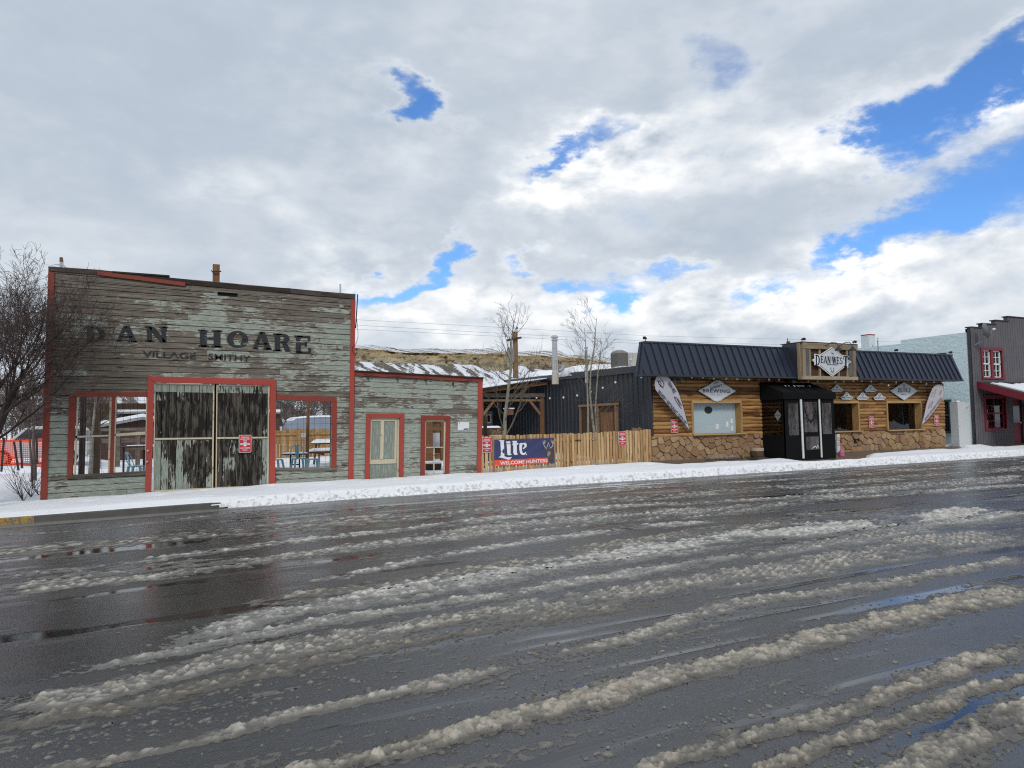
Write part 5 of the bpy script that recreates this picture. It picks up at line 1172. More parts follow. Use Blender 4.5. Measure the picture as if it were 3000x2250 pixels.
fr_pts = k8([(1900, 158), (1960, 165), (1985, 205), (2001, 285), (1994, 390), (1958, 450), (1880, 565), (1780, 695), (1690, 805), (1602, 890), (1640, 760), (1690, 520), (1740, 370), (1800, 232), (1850, 178)])
f2_, Yf2 = flag('feather_flag', 'faded white feather flag hanging slanted at the right end of the log wall', fr_pts, M['flagpink'], YF - .55, YF - .25, (2701, 1245),
     [(M['flagfade'], [('BREWERY / RESTAURANT / DISTILLERY', k8([(1660, 800)])[0], k8([(1960, 400)])[0], .11)])])
m_ = MB()
for st in ([(1770, 380), (1800, 300), (1830, 330), (1810, 390)], [(1820, 280), (1860, 250), (1850, 320)], [(1920, 350), (1940, 280), (1960, 260), (1940, 340)], [(1720, 590), (1750, 500), (1800, 460), (1780, 560), (1720, 590)], [(1745, 560), (1785, 500)]):
    m_.tube([PV(*k8([p])[0], Yf2(k8([p])[0][1]) - .012) for p in st], .009, 4)
m_.build('sketch_marks', M['flagfade'], f2_)
# cone lamps and the bulbs under the eaves
def coneL(px, py, label, ang):
    q = PV(px, py, YF - .3); t = thing('cone_lamp', label, 'lamp', q); MB().tube([(q[0], q[1] + .1, q[2] + .12), q], .03, 8).build('mount', M['darkmetal'], t)
    MB().tube([q, (q[0] + ang * .09, q[1] - .05, q[2] - .17)], [.03, .10], 14).build('shade', M['greymetal'], t)
coneL(1977, 1106, 'left one of the paired cone lamps under the eaves beside the left flag', -1); coneL(1991.5, 1105, 'right one of the paired cone lamps under the eaves beside the left flag', 1); coneL(2577, 1112, 'cone lamp under the eaves above the small kitchen sign', 0); coneL(2319, 1108, 'cone lamp under the eaves above the black entrance tent', 1)
eb = thing('eave_bulbs', 'string of small white bulbs under the edge of the mansard roof', 'string lights', PV(2300, 1112, YF - .55))
bp = [(2026.5, 1104.5), (2059, 1105), (2091, 1108.5), (2128, 1109), (2160, 1110), (2194, 1111.5), (2253, 1112), (2282, 1112), (2368, 1117), (2394, 1117), (2447, 1118), (2472, 1116.5), (2500, 1115.5), (2525, 1115.5), (2552, 1117), (2603, 1128.5), (2625, 1120), (2674, 1118), (2697, 1117), (2714, 1124.5), (2736, 1119)]
cd_ = MB(); pr = None
for a, b in bp:
    q = PV(a, b, YF - .55)
    if pr is not None: cd_.tube([(pr[0], pr[1], pr[2] + .06), ((pr[0] + q[0]) / 2, q[1], (pr[2] + q[2]) / 2 + .03), (q[0], q[1], q[2] + .06)], .005, 4)
    pr = q
cd_.build('cord', M['darkmetal'], eb)
for a, b in bp:
    q = PV(a, b, YF - .55); MB().lathe([(.012, .05), (.03, .02), (.036, -.01), (.02, -.04), (.003, -.045)], q, 8).build('bulb', M['white'], eb)

# ------------------------------------------------------------------ black canvas entrance
VZ = .36; cr = at_z(2303, 1347, VZ); VY = YF - 1.15
cr = at_y(2302, 1346, VY); VX0, VX1 = cr[0], at_y(2449, 1338, VY)[0]; vz0, vz1 = cr[2], at_y(2449, 1338, VY)[2]
VTOP = at_y(2300, 1167, VY)[2]; HY = at_y(2311, 1150, VY)[2]; WT = at_y(2208, 1117, YF)[2]
vb = thing('entrance_tent', 'black canvas entrance vestibule with clear vinyl windows', 'entrance tent', ((VX0 + VX1) / 2, VY + .5, vz0))
def vx(px, Y=VY): return at_y(px, 1250, Y)[0]
# front : panels with window openings
def panel(mb, x0, x1, z0, z1, holes, fn):
    zs = sorted({z0, z1} | {h[k] for h in holes for k in (2, 3)}); xs = sorted({x0, x1} | {h[k] for h in holes for k in (0, 1)})
    for a, b in zip(zs[:-1], zs[1:]):
        for c, d in zip(xs[:-1], xs[1:]):
            if any(h[0] < (c + d) / 2 < h[1] and h[2] < (a + b) / 2 < h[3] for h in holes): continue
            fn(mb, c, d, a, b)
fz_ = lambda py, px=2370: at_y(px, py, VY)[2]
W1 = (vx(2311), vx(2341), fz_(1275.5, 2325), fz_(1181, 2325)); W2 = (vx(2357), vx(2396.5), fz_(1266, 2376), fz_(1177, 2376)); W3 = (vx(2360), vx(2398.5), fz_(1317.5, 2380), fz_(1278.5, 2380)); W4 = (vx(2410), vx(2438.5), fz_(1271.5, 2425), fz_(1180, 2425))
fp = MB(); panel(fp, VX0, VX1, vz0 - .06, VTOP, [W1, W2, W3, W4], lambda m_, a, b, c, d: m_.box(a, b, VY, VY + .035, c, d)); fpo = fp.build('front_canvas', M['canvas'], vb)
for W in (W1, W2, W3, W4): MB().box(W[0], W[1], VY + .012, VY + .018, W[2], W[3]).build('vinyl_window', M['vinyl'], fpo)
sy = lambda px: at_x(px, 1250, VX0)[1]
WS = (sy(2293), sy(2224.5), at_x(2260, 1274, VX0)[2], at_x(2260, 1180, VX0)[2])
sp_ = MB(); panel(sp_, VY, YF, vz0 - .06, VTOP, [WS], lambda m_, a, b, c, d: m_.box(VX0, VX0 + .035, a, b, c, d)); spo = sp_.build('side_canvas', M['canvas'], vb)
MB().box(VX0 + .012, VX0 + .018, WS[0], WS[1], WS[2], WS[3]).build('vinyl_window', M['glass'], spo)
MB().box(VX1 - .035, VX1, VY + .04, YF, vz1 - .06, VTOP).build('side_canvas', M['canvas'], vb)
# awning roof with valance
aw = MB(); e = .06
aw.add([(VX0 - e, YF - .02, WT), (VX1 + e, YF - .02, WT - .02), (VX1 + e, VY - e, HY), (VX0 - e, VY - e, HY), (VX0 - e, YF - .02, VTOP - .03), (VX1 + e, YF - .02, VTOP - .03), (VX1 + e, VY - e, VTOP - .03), (VX0 - e, VY - e, VTOP - .03)], [(0, 3, 2, 1), (3, 7, 6, 2), (0, 4, 7, 3), (1, 2, 6, 5), (4, 5, 6, 7), (0, 1, 5, 4)])
for f in (.25, .5, .75): x = VX0 + (VX1 - VX0) * f; aw.bar((x, YF - .1, WT + .005), (x, VY - e, HY + .005), .03, .02)
awo = aw.build('awning', M['canvas'], vb)
s2 = MB(); q0 = lambda u, v: (VX0 + (VX1 - VX0) * u, YF - .02 + (VY - e - YF + .02) * v, WT + (HY - WT) * v + .004)
for u, l, v in ((.30, .02, .42), (.37, .012, .42), (.47, .22, .43), (.74, .07, .44)):
    n = 10; top = [q0(u + l * i / n, v + .012 * math.sin(i * 2.2) - .022) for i in range(n + 1)]; bot = [q0(u + l * i / n, v + .015 * math.sin(i * 1.7 + 1) + .022) for i in range(n + 1)]
    s2.add([(a, b, c + .02) for a, b, c in top] + bot, [(i, n + 1 + i, n + 2 + i, i + 1) for i in range(n)])
s2.build('snow_patch', M['snow'], awo)
for a, b in (((2346, 1168), (2354, 1343)), ((2399.5, 1167), (2407.5, 1340))):
    p, q = at_y(*a, VY - .03), at_y(*b, VY - .03); MB().bar(p, q, .085 if a[0] < 2350 else .06, .03, up=(0, 1, 0)).build('white_zip', M['rope'], vb)
p, q = at_y(2357, 1167, VY - .03), at_y(2398, 1166.5, VY - .03); MB().bar(p, q, .03, .03).build('white_zip', M['rope'], vb)
p, q = at_x(2217, 1169, VX0 - .05), at_x(2222, 1312, VX0 - .05); MB().tube([p, q], .02, 6).build('white_cord', M['rope'], vb)
am = MB(); q = ((W2[0] + W2[1]) / 2 - .0, (W2[2] + W2[3]) / 2 + .09); antler(am, q, .62, VY + .012, .006, .075); am.build('antler_emblem', M['navyink'], vb)
em = MB(); c_ = at_x(2278, 1217, VX0 + .0); 
def sidepoly(mb, pts, X, d=.006): n = len(pts); mb.add([(X - d, y, z) for y, z in pts] + [(X, y, z) for y, z in pts], [tuple(range(n)), tuple(range(2 * n - 1, n - 1, -1))] + [(i, n + i, n + (i + 1) % n, (i + 1) % n) for i in range(n)])
dy_ = .16
sidepoly(em, [(c_[1] + dy_, c_[2] + .02), (c_[1], c_[2] + .19), (c_[1] - dy_, c_[2] + .02)], VX0 + .012); sidepoly(em, [(c_[1] + dy_, c_[2] + .0), (c_[1], c_[2] - .20), (c_[1] - dy_, c_[2] + .0)], VX0 + .012); em.build('diamond_emblem', M['greymetal'], vb)
q = at_y(2390, 1311, VY + .0); mm = MB(); mm.prism([(q[0] - .22, q[2] - .05), (q[0] - .02, q[2] + .07), (q[0] + .06, q[2]), (q[0] + .1, q[2] + .10), (q[0] + .2, q[2] - .05), (q[0] + .1, q[2] + .04), (q[0] + .05, q[2] - .05), (q[0], q[2] + .03)], VY + .004, VY + .010); mm.build('mountain_emblem', M['rope'], vb)
# poster inside the side window
ps_ = at_x(2246, 1262, VX0 + .3); po = MB(); po.box(VX0 + .3, VX0 + .32, ps_[1] - .40, ps_[1] + .25, ps_[2] - .18, ps_[2] + .03)
pst = thing('stickered_poster', 'colourful poster seen low behind the side window of the black tent', 'poster', ps_); po.build('sheet', M['picket'], pst)
MB().box(VX0 + .29, VX0 + .3, ps_[1] - .38, ps_[1] + .22, ps_[2] - .17, ps_[2] - .06).build('white_strip', M['offwhite'], pst)
# small furniture along the front
bc = at_y(2218, 1343, YF - .75); br = 26 * (YF - .75) / F_PX
ba = thing('half_barrel_planter', 'dark half barrel planter with a pale worn rim beside the black tent', 'planter', bc); hB = PV(2218, 1312, YF - .75)[2] - bc[2]
MB().lathe([(br * .82, 0), (br * .95, hB * .35), (br, hB * .72)], bc, 22).build('staves', M['brownboard'], ba)
MB().lathe([(br, hB * .72), (br * 1.0, hB), (br * .9, hB), (br * .88, hB * .75)], bc, 22).build('rim', M['signboard'], ba)
for f in (.18, .5): MB().lathe([(br * (.88 + .12 * f), hB * f), (br * (.89 + .13 * f), hB * (f + .10)), (br * .8, hB * (f + .1))], bc, 22).build('hoop', M['darkmetal'], ba)
MB().lathe([(br * .88, hB * .80), (.01, hB * .84)], bc, 16).build('soil', M['footing'], ba)
hs = thing('garden_hoop', 'thin rusty hoop leaning on the stone base behind the barrel planter', 'hoop', PV(2190, 1343, YF - .3)); MB().tube([PV(2189 + 13 * math.cos(R(a)) , 1330 - 20 * math.sin(R(a)), YF - .25) for a in range(60, 250, 15)], .014, 6).build('ring', M['straw'], hs)
q = at_y(2465.5, 1337, YF - .85); sp = thing('cigarette_receptacle', 'faded pink long-necked cigarette receptacle right of the black tent', 'ash bin', q); u_ = (YF - .85) / F_PX
MB().lathe([(11 * u_, 0), (11.6 * u_, .06), (11.4 * u_, 17 * u_), (11 * u_, 19 * u_), (4 * u_, 27 * u_), (2.6 * u_, 30 * u_)], q, 18).build('base', M['pink'], sp, smooth=False)
MB().lathe([(2.6 * u_, 30 * u_), (2.5 * u_, 58 * u_)], q, 12).build('neck', M['pink'], sp); MB().lathe([(2.6 * u_, 57 * u_), (4.2 * u_, 59 * u_), (4.6 * u_, 66 * u_), (4 * u_, 70 * u_), (1 * u_, 71.5 * u_)], q, 12).build('head', M['pinkred'], sp)
q = at_y(2456, 1322, YF - .35); nr_ = thing('leaflet_rack', 'pale leaflet rack half hidden behind the pink cigarette receptacle', 'rack', q)
MB().box(q[0] - .08, q[0] + .09, YF - .38, YF - .32, q[2] - .05, PV(2456, 1272, YF - .35)[2]).build('board', M['offwhite'], nr_)
lm = MB()
for z in (.22, .42): lm.box(q[0] - .05, q[0] + .06, YF - .40, YF - .38, q[2] + z, q[2] + z + .15)
lm.build('leaflets', M['beige'], nr_)
bkx = at_y(2120, 1348, YF - .45); brk = thing('bike_rack', 'low wire bicycle rack in front of the stone base', 'bike rack', bkx); rail = MB()
a, b = PV(2066, 1348, YF - .5), PV(2176, 1344, YF - .5); rail.tube([a, b], .014, 6); rail.build('ground_rail', M['darkmetal'], brk)
for px in (2083, 2089, 2101, 2113, 2126, 2130, 2138, 2145, 2156, 2163):
    p0 = PV(px + 5, 1348 - (px - 2083) * .03, YF - .5); z1 = PV(px, 1325, YF - .45)[2]
    MB().tube([p0, (p0[0] - .03, p0[1] + .1, p0[2] + .12), (p0[0] - .09, p0[1] + .12, p0[2] + .25), (p0[0] - .10, p0[1] + .12, z1)], .009, 5).build('hoop', M['galv'], brk)
# chimney stack and pipe behind the mansard on the right
q = at_y(2542, 1030, YF + 7); cs_ = thing('chimney_stack', 'white painted square chimney with flaking red patches behind the mansard', 'chimney', q); u_ = (YF + 7) / F_PX
zt = at_y(2542, 982, YF + 7)[2]; MB().box(q[0] - 19 * u_, q[0] + 21 * u_, YF + 6.7, YF + 7.2, q[2] - .6, zt).build('stack', M['pillar'], cs_); MB().box(q[0] - 19.4 * u_, q[0] + 21.4 * u_, YF + 6.69, YF + 7.21, zt - .04, zt + .02).build('worn_top', M['redworn'], cs_)
flue('roof_flue', 2573, 991, 1032, 4.5, YF + 2, M['greymetal'], 1, 'thin dark vent pipe with a flat cap right of the white chimney')
flue('roof_flue', 2679, 1027, 1038, 4.5, YF + 2, M['galv'], 1, 'short vent stub peeping over the right part of the mansard')
q = PV(2310, 1020, YF + 9); ap = thing('pole_with_pipe', 'brown pole topped by a thin mast behind the mansard left of the roof sign box', 'pole', (q[0], YF + 9, 3)); u_ = (YF + 9) / F_PX
MB().box(q[0] - 3 * u_, q[0] + 3 * u_, YF + 8.9, YF + 9.1, 3, at_y(2310, 1000, YF + 9)[2]).build('pole', M['rusttimber'], ap); z = at_y(2307, 991, YF + 9); MB().tube([(z[0], YF + 9, z[2] - .3), z], .02, 6).build('mast', M['darkmetal'], ap)

# ------------------------------------------------------------------ grey board building with the blue side wall
GX = P(2850, 1200)[0]; GB = fz(GX)
gb = thing('grey_board_building', 'two-storey grey board building with red trimmed windows, stepped parapet and a pale blue side wall', 'building', (GX + 4, YF, GB))
xr = lambda px, py=1000: P(px, py)[0]
steps = [(2842, 960), (2875, 949.5), (2913, 940), (2949, 929)]
UW = (xr(2875, 1070), xr(2931, 1070), P(2905, 1106)[1], P(2905, 1027)[1]); LW = (xr(2884, 1210), xr(2942, 1210), P(2910, 1256)[1], P(2910, 1165)[1]); DW = (xr(2966, 1240), xr(2993, 1240), GB, P(2980, 1172)[1]); EW = (xr(2996, 1210), xr(2996, 1210) + 1.2, P(2999, 1252)[1], P(2999, 1186)[1])
X1 = GX + 9.0; fw_ = MB(); xe = [P(*s_)[0] for s_ in steps] + [GX + 5.4, GX + 6.6, GX + 7.8, X1]; ze = [P(*s_)[1] for s_ in steps]; ze = ze + ze[::-1][1:]
for i in range(len(xe) - 1):
    a, b, zt = xe[i], xe[i + 1], ze[i]
    panel(fw_, a, b, GB - .1, zt, [(max(h[0], a), min(h[1], b), h[2], h[3]) for h in (UW, LW, DW, EW) if h[0] < b and h[1] > a], lambda m_, p, q, r_, s_: m_.box(p, q, YF - .05, YF + .15, r_, s_))
fwo = fw_.build('front_wall', M['greyboards'], gb)
cpm = MB()
for i in range(len(xe) - 1): cpm.box(xe[i] - .06, xe[i + 1] + .02, YF - .09, YF + .2, ze[i], ze[i] + .05)
cpm.build('parapet_cap', M['darkmetal'], gb)
MB().box(GX - .0, GX + .25, YF - .08, YF - .05, GB - .1, ze[0]).build('corner_board', M['greyboards'], gb)
def gwin(W, two, mt, trim=.12, deep=.12):
    o = MB(); o.box(W[0] - trim, W[1] + trim, YF - .10, YF + .1, W[3], W[3] + trim); o.box(W[0] - trim, W[1] + trim, YF - .10, YF + .1, W[2] - trim * .7, W[2]); o.box(W[0] - trim, W[0], YF - .10, YF + .1, W[2], W[3]); o.box(W[1], W[1] + trim, YF - .10, YF + .1, W[2], W[3])
    if two == 2: o.box((W[0] + W[1]) / 2 - .09, (W[0] + W[1]) / 2 + .09, YF - .08, YF + .1, W[2], W[3])
    f = o.build('window_frame', M['winred'], gb); s_ = MB(); xs = [(W[0], (W[0] + W[1]) / 2 - .09), ((W[0] + W[1]) / 2 + .09, W[1])] if two == 2 else [(W[0], W[1])]
    zm = (W[2] + W[3]) / 2
    for a, b in xs:
        for (p, q, r_, t) in ((a, b, W[2], W[2] + .05), (a, b, W[3] - .05, W[3]), (a, b, zm - .03, zm + .03), (a, a + .05, W[2], W[3]), (b - .05, b, W[2], W[3])): s_.box(p, q, YF - .01, YF + .05, r_, t)
        s_.box((a + b) / 2 - .012, (a + b) / 2 + .012, YF + .0, YF + .04, W[2] + .05, W[3] - .05); s_.box(a, b, YF + .001, YF + .039, (zm + W[3]) / 2 - .012, (zm + W[3]) / 2 + .012); s_.box(a, b, YF + .001, YF + .039, (zm + W[2]) / 2 - .012, (zm + W[2]) / 2 + .012)
    s_.build('sash', mt, f); MB().box(W[0], W[1], YF + .05, YF + .06, W[2], W[3]).build('pane', M['glass'], f); MB().box(W[0] - .1, W[1] + .1, YF + 1.2, YF + 1.25, W[2] - .1, W[3] + .1).box(W[0] - .15, W[0] - .1, YF + .16, YF + 1.25, W[2] - .1, W[3] + .1).box(W[1] + .1, W[1] + .15, YF + .16, YF + 1.25, W[2] - .1, W[3] + .1).box(W[0], W[1], YF + .16, YF + 1.2, W[2] - .1, W[2] - .05).box(W[0], W[1], YF + .16, YF + 1.2, W[3] + .05, W[3] + .1).build('dim_interior', M['hole'], f)
gwin(UW, 2, M['white']); gwin(LW, 1, M['winred']); gwin(EW, 1, M['white'], .05)
do = MB().box(DW[0], DW[1], YF + .02, YF + .08, DW[2], DW[3]).build('door', M['winred'], gb); zc = (DW[2] + DW[3]) / 2
MB().box(DW[0] + .12, DW[1] - .12, YF + .005, YF + .02, zc - .05, DW[3] - .25).build('door_pane', M['carglass'], do); MB().box(DW[0] + .1, DW[1] - .1, YF + .012, YF + .02, DW[2] + .1, DW[2] + .35).build('kick_plate', M['winred'], do)
MB().lathe([(.03, -.03), (.03, .03)], (DW[1] - .08, YF - .01, zc - .05), 8).build('door_knob', M['galv'], do)
# porch roof
zr = P(2859, 1121)[1]; xa = P(2859, 1121)[0]; slope = -.42; D_ = 2.4
tip = at_x(3000, 1157, xa)                     # where the rake leaves the picture
slope = (tip[2] - zr) / (YF - tip[1])
pr_ = thing('porch_roof', 'sloping porch roof with a dark red fascia and snow on the grey board building', 'porch', (xa + 4, YF - 1, GB))
A = lambda x, y, d: (x, y, zr + slope * (YF - y) + d)
MB().hexa([A(xa, YF - D_, -.05), A(X1, YF - D_, -.05), A(X1, YF - .05, -.05), A(xa, YF - .05, -.05), A(xa, YF - D_, .06), A(X1, YF - D_, .06), A(X1, YF - .05, .06), A(xa, YF - .05, .06)]).build('roof_deck', M['darkcap'], pr_)
MB().hexa([A(xa - .03, YF - D_, -.24), A(xa + .02, YF - D_, -.24), A(xa + .02, YF - .05, -.24), A(xa - .03, YF - .05, -.24), A(xa - .03, YF - D_, .05), A(xa + .02, YF - D_, .05), A(xa + .02, YF - .05, .05), A(xa - .03, YF - .05, .05)]).build('rake_fascia', M['winred'], pr_)
MB().hexa([A(xa + .021, YF - D_ - .03, -.24), A(X1, YF - D_ - .03, -.24), A(X1, YF - D_, -.24), A(xa + .021, YF - D_, -.24), A(xa + .021, YF - D_ - .03, .07), A(X1, YF - D_ - .03, .07), A(X1, YF - D_, .07), A(xa + .021, YF - D_, .07)]).build('front_fascia', M['winred'], pr_)
sn = MB(); xs = np.linspace(xa + .5, X1, 40); rq = random.Random(4); jag = [rq.uniform(0, .35) for _ in xs]
for i in range(39): sn.hexa([A(xs[i], YF - D_, .062), A(xs[i + 1], YF - D_, .062), A(xs[i + 1], YF - .25 - jag[i + 1], .062), A(xs[i], YF - .25 - jag[i], .062), A(xs[i], YF - D_, .13), A(xs[i + 1], YF - D_, .13), A(xs[i + 1], YF - .3 - jag[i + 1], .11), A(xs[i], YF - .3 - jag[i], .11)])
sn.build('roof_snow', M['snow'], pr_)
for x in (xa + 2.6, xa + 5.2, X1 - .2): MB().box(x - .07, x + .07, YF - D_ + .05, YF - D_ + .19, GB - .1, zr + slope * (D_ - .1) - .05).build('post', M['winred'], pr_)
# blue stucco side wall
bw = MB(); tp = [(2842, 962), (2833.5, 962.5), (2833.4, 973), (2700, 989), (2638, 996.5), (2637.8, 1007.5), (2508, 1020), (2440, 1028)]
pts = [at_x(px, py, GX) for px, py in tp]; yv = [max(p[1], YF + .16) for p in pts]; zv = [p[2] for p in pts]
poly = [(YF + .16, GB - .2)] + list(zip(yv, zv)) + [(yv[-1], 0)]
n = len(poly); bw.add([(GX + .02, y, z) for y, z in poly] + [(GX + .3, y, z) for y, z in poly], [tuple(range(n)), tuple(range(2 * n - 1, n - 1, -1))] + [(i, n + i, n + (i + 1) % n, (i + 1) % n) for i in range(n)]); bw.build('blue_side_wall', M['stucco'], gb)
MB().box(GX + .3, X1, YF + .2, yv[-1], 4.6, 4.75).box(X1 - .2, X1, YF + .2, yv[-1], 0, 4.6).box(GX + .3, X1, yv[-1] - .2, yv[-1], 0, 4.6).build('rear_walls', M['stucco'], gb)
def bwin(px0, py0, px1, py1):
    a, b = at_x(px0, py1, GX), at_x(px1, py0, GX); y0, y1, z0, z1 = min(a[1], b[1]), max(a[1], b[1]), min(a[2], b[2]), max(a[2], b[2])
    o = MB().box(GX - .06, GX + .03, y0, y0 + .1, z0, z1).box(GX - .06, GX + .03, y1 - .1, y1, z0, z1).box(GX - .06, GX + .03, y0 + .1, y1 - .1, z1 - .1, z1).box(GX - .10, GX + .03, y0 - .05, y1 + .05, z0 - .12, z0).box(GX - .05, GX + .03, y0 + .1, y1 - .1, (z0 + z1) / 2 - .04, (z0 + z1) / 2 + .04).build('side_window', M['greenframe'], gb); MB().box(GX + .0, GX + .019, y0 + .1, y1 - .1, z0, z1 - .1).build('pane', M['carglass'], o)
bwin(2742, 1170, 2786, 1262); bwin(2716, 1033, 2772, 1085)
# rusty white pillar
pY = YF - .15; pz = at_y(2826, 1304, pY); plr = thing('white_utility_pillar', 'tall white painted steel pillar with rust patches in the gap before the grey building', 'pillar', pz)
px_ = [at_y(p, 1240, pY)[0] for p in (2808, 2831, 2843.5)]; zt = at_y(2826, 1177, pY)[2]; zb2 = pz[2] - .15
MB().box(px_[0], px_[1], pY, pY + .35, zb2, zt).build('cabinet', M['pillar'], plr); MB().box(px_[1] + .002, px_[2], pY + .03, pY + .34, zb2, zt - .03).build('side_duct', M['pillar'], plr)
sc_ = MB(); sc_.lathe([(.11, 0), (.09, .04), (.02, .06)], ((px_[0] + px_[1]) / 2, pY + .17, zt + .002), 10); sc_.build('snow_cap', M['snow'], plr, smooth=True)
# satellite dish
q = PV(2856, 1011, YF - .1); di = thing('satellite_dish', 'grey satellite dish on an angled arm high on the grey building', 'satellite dish', q); c = Vector(PV(2882, 969, YF - .55))
MB().tube([q, (q[0] + .12, YF - .35, q[2] + .16), c], .022, 8).build('mast', M['greymetal'], di); MB().bar(PV(2857, 978, YF - .08), (c.x, c.y, c.z - .06), .02).build('strut', M['greymetal'], di)
nrm = Vector((.78, -.62, .18)).normalized(); ux = nrm.cross(Vector((0, 0, 1))).normalized(); uz = ux.cross(nrm).normalized(); dv = []
for i in range(5):
    rr = i / 4
    for j in range(20): a = 2 * math.pi * j / 20; dv.append(c + ux * (.30 * rr * math.cos(a)) + uz * (.36 * rr * math.sin(a)) + nrm * (.10 * rr * rr))
df_ = [(i * 20 + j, i * 20 + (j + 1) % 20, (i + 1) * 20 + (j + 1) % 20, (i + 1) * 20 + j) for i in range(4) for j in range(20)]
m_ = MB(); m_.add(dv + [v - nrm * .02 for v in dv], df_ + [tuple(100 + k for k in f[::-1]) for f in df_]); m_.build('reflector', M['greymetal'], di, smooth=True)
lnb = c + nrm * .42 + Vector((0, 0, -.02)); MB().tube([c - uz * .3, lnb], .014, 6).build('feed_arm', M['greymetal'], di); MB().tube([lnb - nrm * .06, lnb + nrm * .06], [.05, .035], 8).build('receiver', M['white'], di)
# ------------------------------------------------------------------ road, gutter, kerb, pavement, ground, snow
xs = np.concatenate([np.linspace(-90, -14, 16), np.arange(-13.5, 45, .09), np.linspace(46, 160, 20)]); ys = np.concatenate([np.linspace(-30, 1.4, 10), np.arange(1.5, 16.76, .05)])
X, Y = np.meshgrid(xs, ys)
def pw_(lst): # puddle spots, photo pixels on the road: centre, half length, half depth (m)
    o = np.zeros_like(X)
    for px, py, a, b, *k in lst:
        k = k[0] if k else 1.0
        c = at_z(px, py, 0); u = (X - c[0]) / a; v = (Y - c[1]) / b + .35 * (fbm(X * .8, Y * 2.5, 31, 4) - .5) * 2
        o = np.maximum(o, k * sst(.0, .55, 1.25 - (u * u + v * v)))
    return o
pud = pw_([(180, 1604, 2.2, .28), (330, 1660, 1.2, .12), (620, 1700, 1.6, .5, .55), (350, 1780, 2.0, .6, .5), (300, 1880, 1.6, .5, .42), (850, 1640, 1.6, .18, .7), (2790, 1725, 1.8, .11), (2600, 1765, 1.3, .09), (2450, 1690, 1.8, .08), (2350, 1775, 1.0, .07), (1600, 2060, .7, .08), (2720, 2170, .45, .10), (2930, 2010, .6, .10), (1200, 2060, .7, .05), (1990, 1905, 1.0, .05), (1800, 1975, .9, .04), (2850, 2090, .75, .07), (2900, 2040, .5, .05),
           (2620, 1960, .8, .06), (1750, 2170, .7, .06), (2250, 2080, .6, .04), (1690, 1432, 3.5, .16), (2250, 1456, 1.6, .12), (2500, 1500, 1.6, .09), (2400, 1500, 1.0, .09), (900, 1500, 1.8, .2), (1150, 1660, 1.0, .12), (1250, 1880, .6, .06), (1750, 1830, 1.0, .06), (2930, 1410, 3.0, .15), (1650, 1870, .7, .05)])
nz_ = fbm(X * .45, Y * 3.0, 5, 5)
pudm = np.clip(pud + .75 * sst(.62, .72, nz_), 0, 1)
crown = gz(X)
setting(grid_object('road', X, Y, crown + .0 * X, M['asphalt'], {'puddle': pudm}))
def sweep(name, m, prof, x0, x1, n=60):  # prof: (y, dz over road, use kerb-level)
    xs = np.linspace(x0, x1, n); mb = MB(); k = len(prof)
    vs = [(x, y, gz(x) + dz) for x in xs for y, dz in prof]
    mb.add(vs, [(i * k + j, (i + 1) * k + j, (i + 1) * k + (j + 1) % k, i * k + (j + 1) % k) for i in range(n - 1) for j in range(k)] + [tuple(range(k)), tuple((n - 1) * k + j for j in range(k - 1, -1, -1))]); return setting(mb.build(name, m))
sweep('gutter', M['concrete'], [(16.72, -.2), (16.72, .004), (17.2, .006), (17.2, -.2)], -60, 120)
xk = at_y(100, 1530, KY)[0]
sweep('kerb', M['kerbstone'], [(17.2, -.2), (17.21, .13), (17.23, .15), (17.36, .155), (17.36, -.2)], xk, 120)
sweep('kerb', M['yellow'], [(17.2, -.2), (17.21, .13), (17.23, .15), (17.36, .155), (17.36, -.2)], -60, xk - .004)
def pave(x, y):
    t = np.clip((y - 17.36) / (YF - 17.36), 0, 1); return (gz(x) + .15) * (1 - t) + fz(x) * t
X, Y = np.meshgrid(np.linspace(-60, 120, 200), np.linspace(17.36, YF + .2, 8)); setting(grid_object('pavement', X, Y, pave(X, Y), M['footing']))
# big ground sheet : snowy yard behind the street fronts, low field elsewhere
def yard(x, y):
    h = np.where(y < 17.4, gz(x) - .3, np.where(y < YF + .1, pave(x, y) - .05, fz(x) + np.clip((y - YF) * .012, 0, 1.2)))
    side = sst(-3.0, -4.2, x)
    h = h + side * np.where(y > 17.4, .16 * sst(17.4, 18.6, y) + .10 * fbm(x * .5, y * .5, 3, 4), 0)
    return h + np.where(y > YF + .3, .12 * (fbm(x * .6, y * .6, 8, 4) - .4), 0)
xs = np.concatenate([np.linspace(-1500, -42, 14), np.arange(-40, 60, .5), np.linspace(62, 1500, 14)]); ys = np.concatenate([np.linspace(-1500, -32, 12), np.linspace(-30, 17.2, 8), [17.36, 17.37], np.arange(17.6, 45, .35), np.linspace(46, 140, 12), np.linspace(160, 2500, 12)])
X, Y = np.meshgrid(xs, ys); gr = setting(grid_object('ground', X, Y, np.where((X < 60) & (X > -40), yard(X, Y), yard(X, Y) - .02), M['snow']))
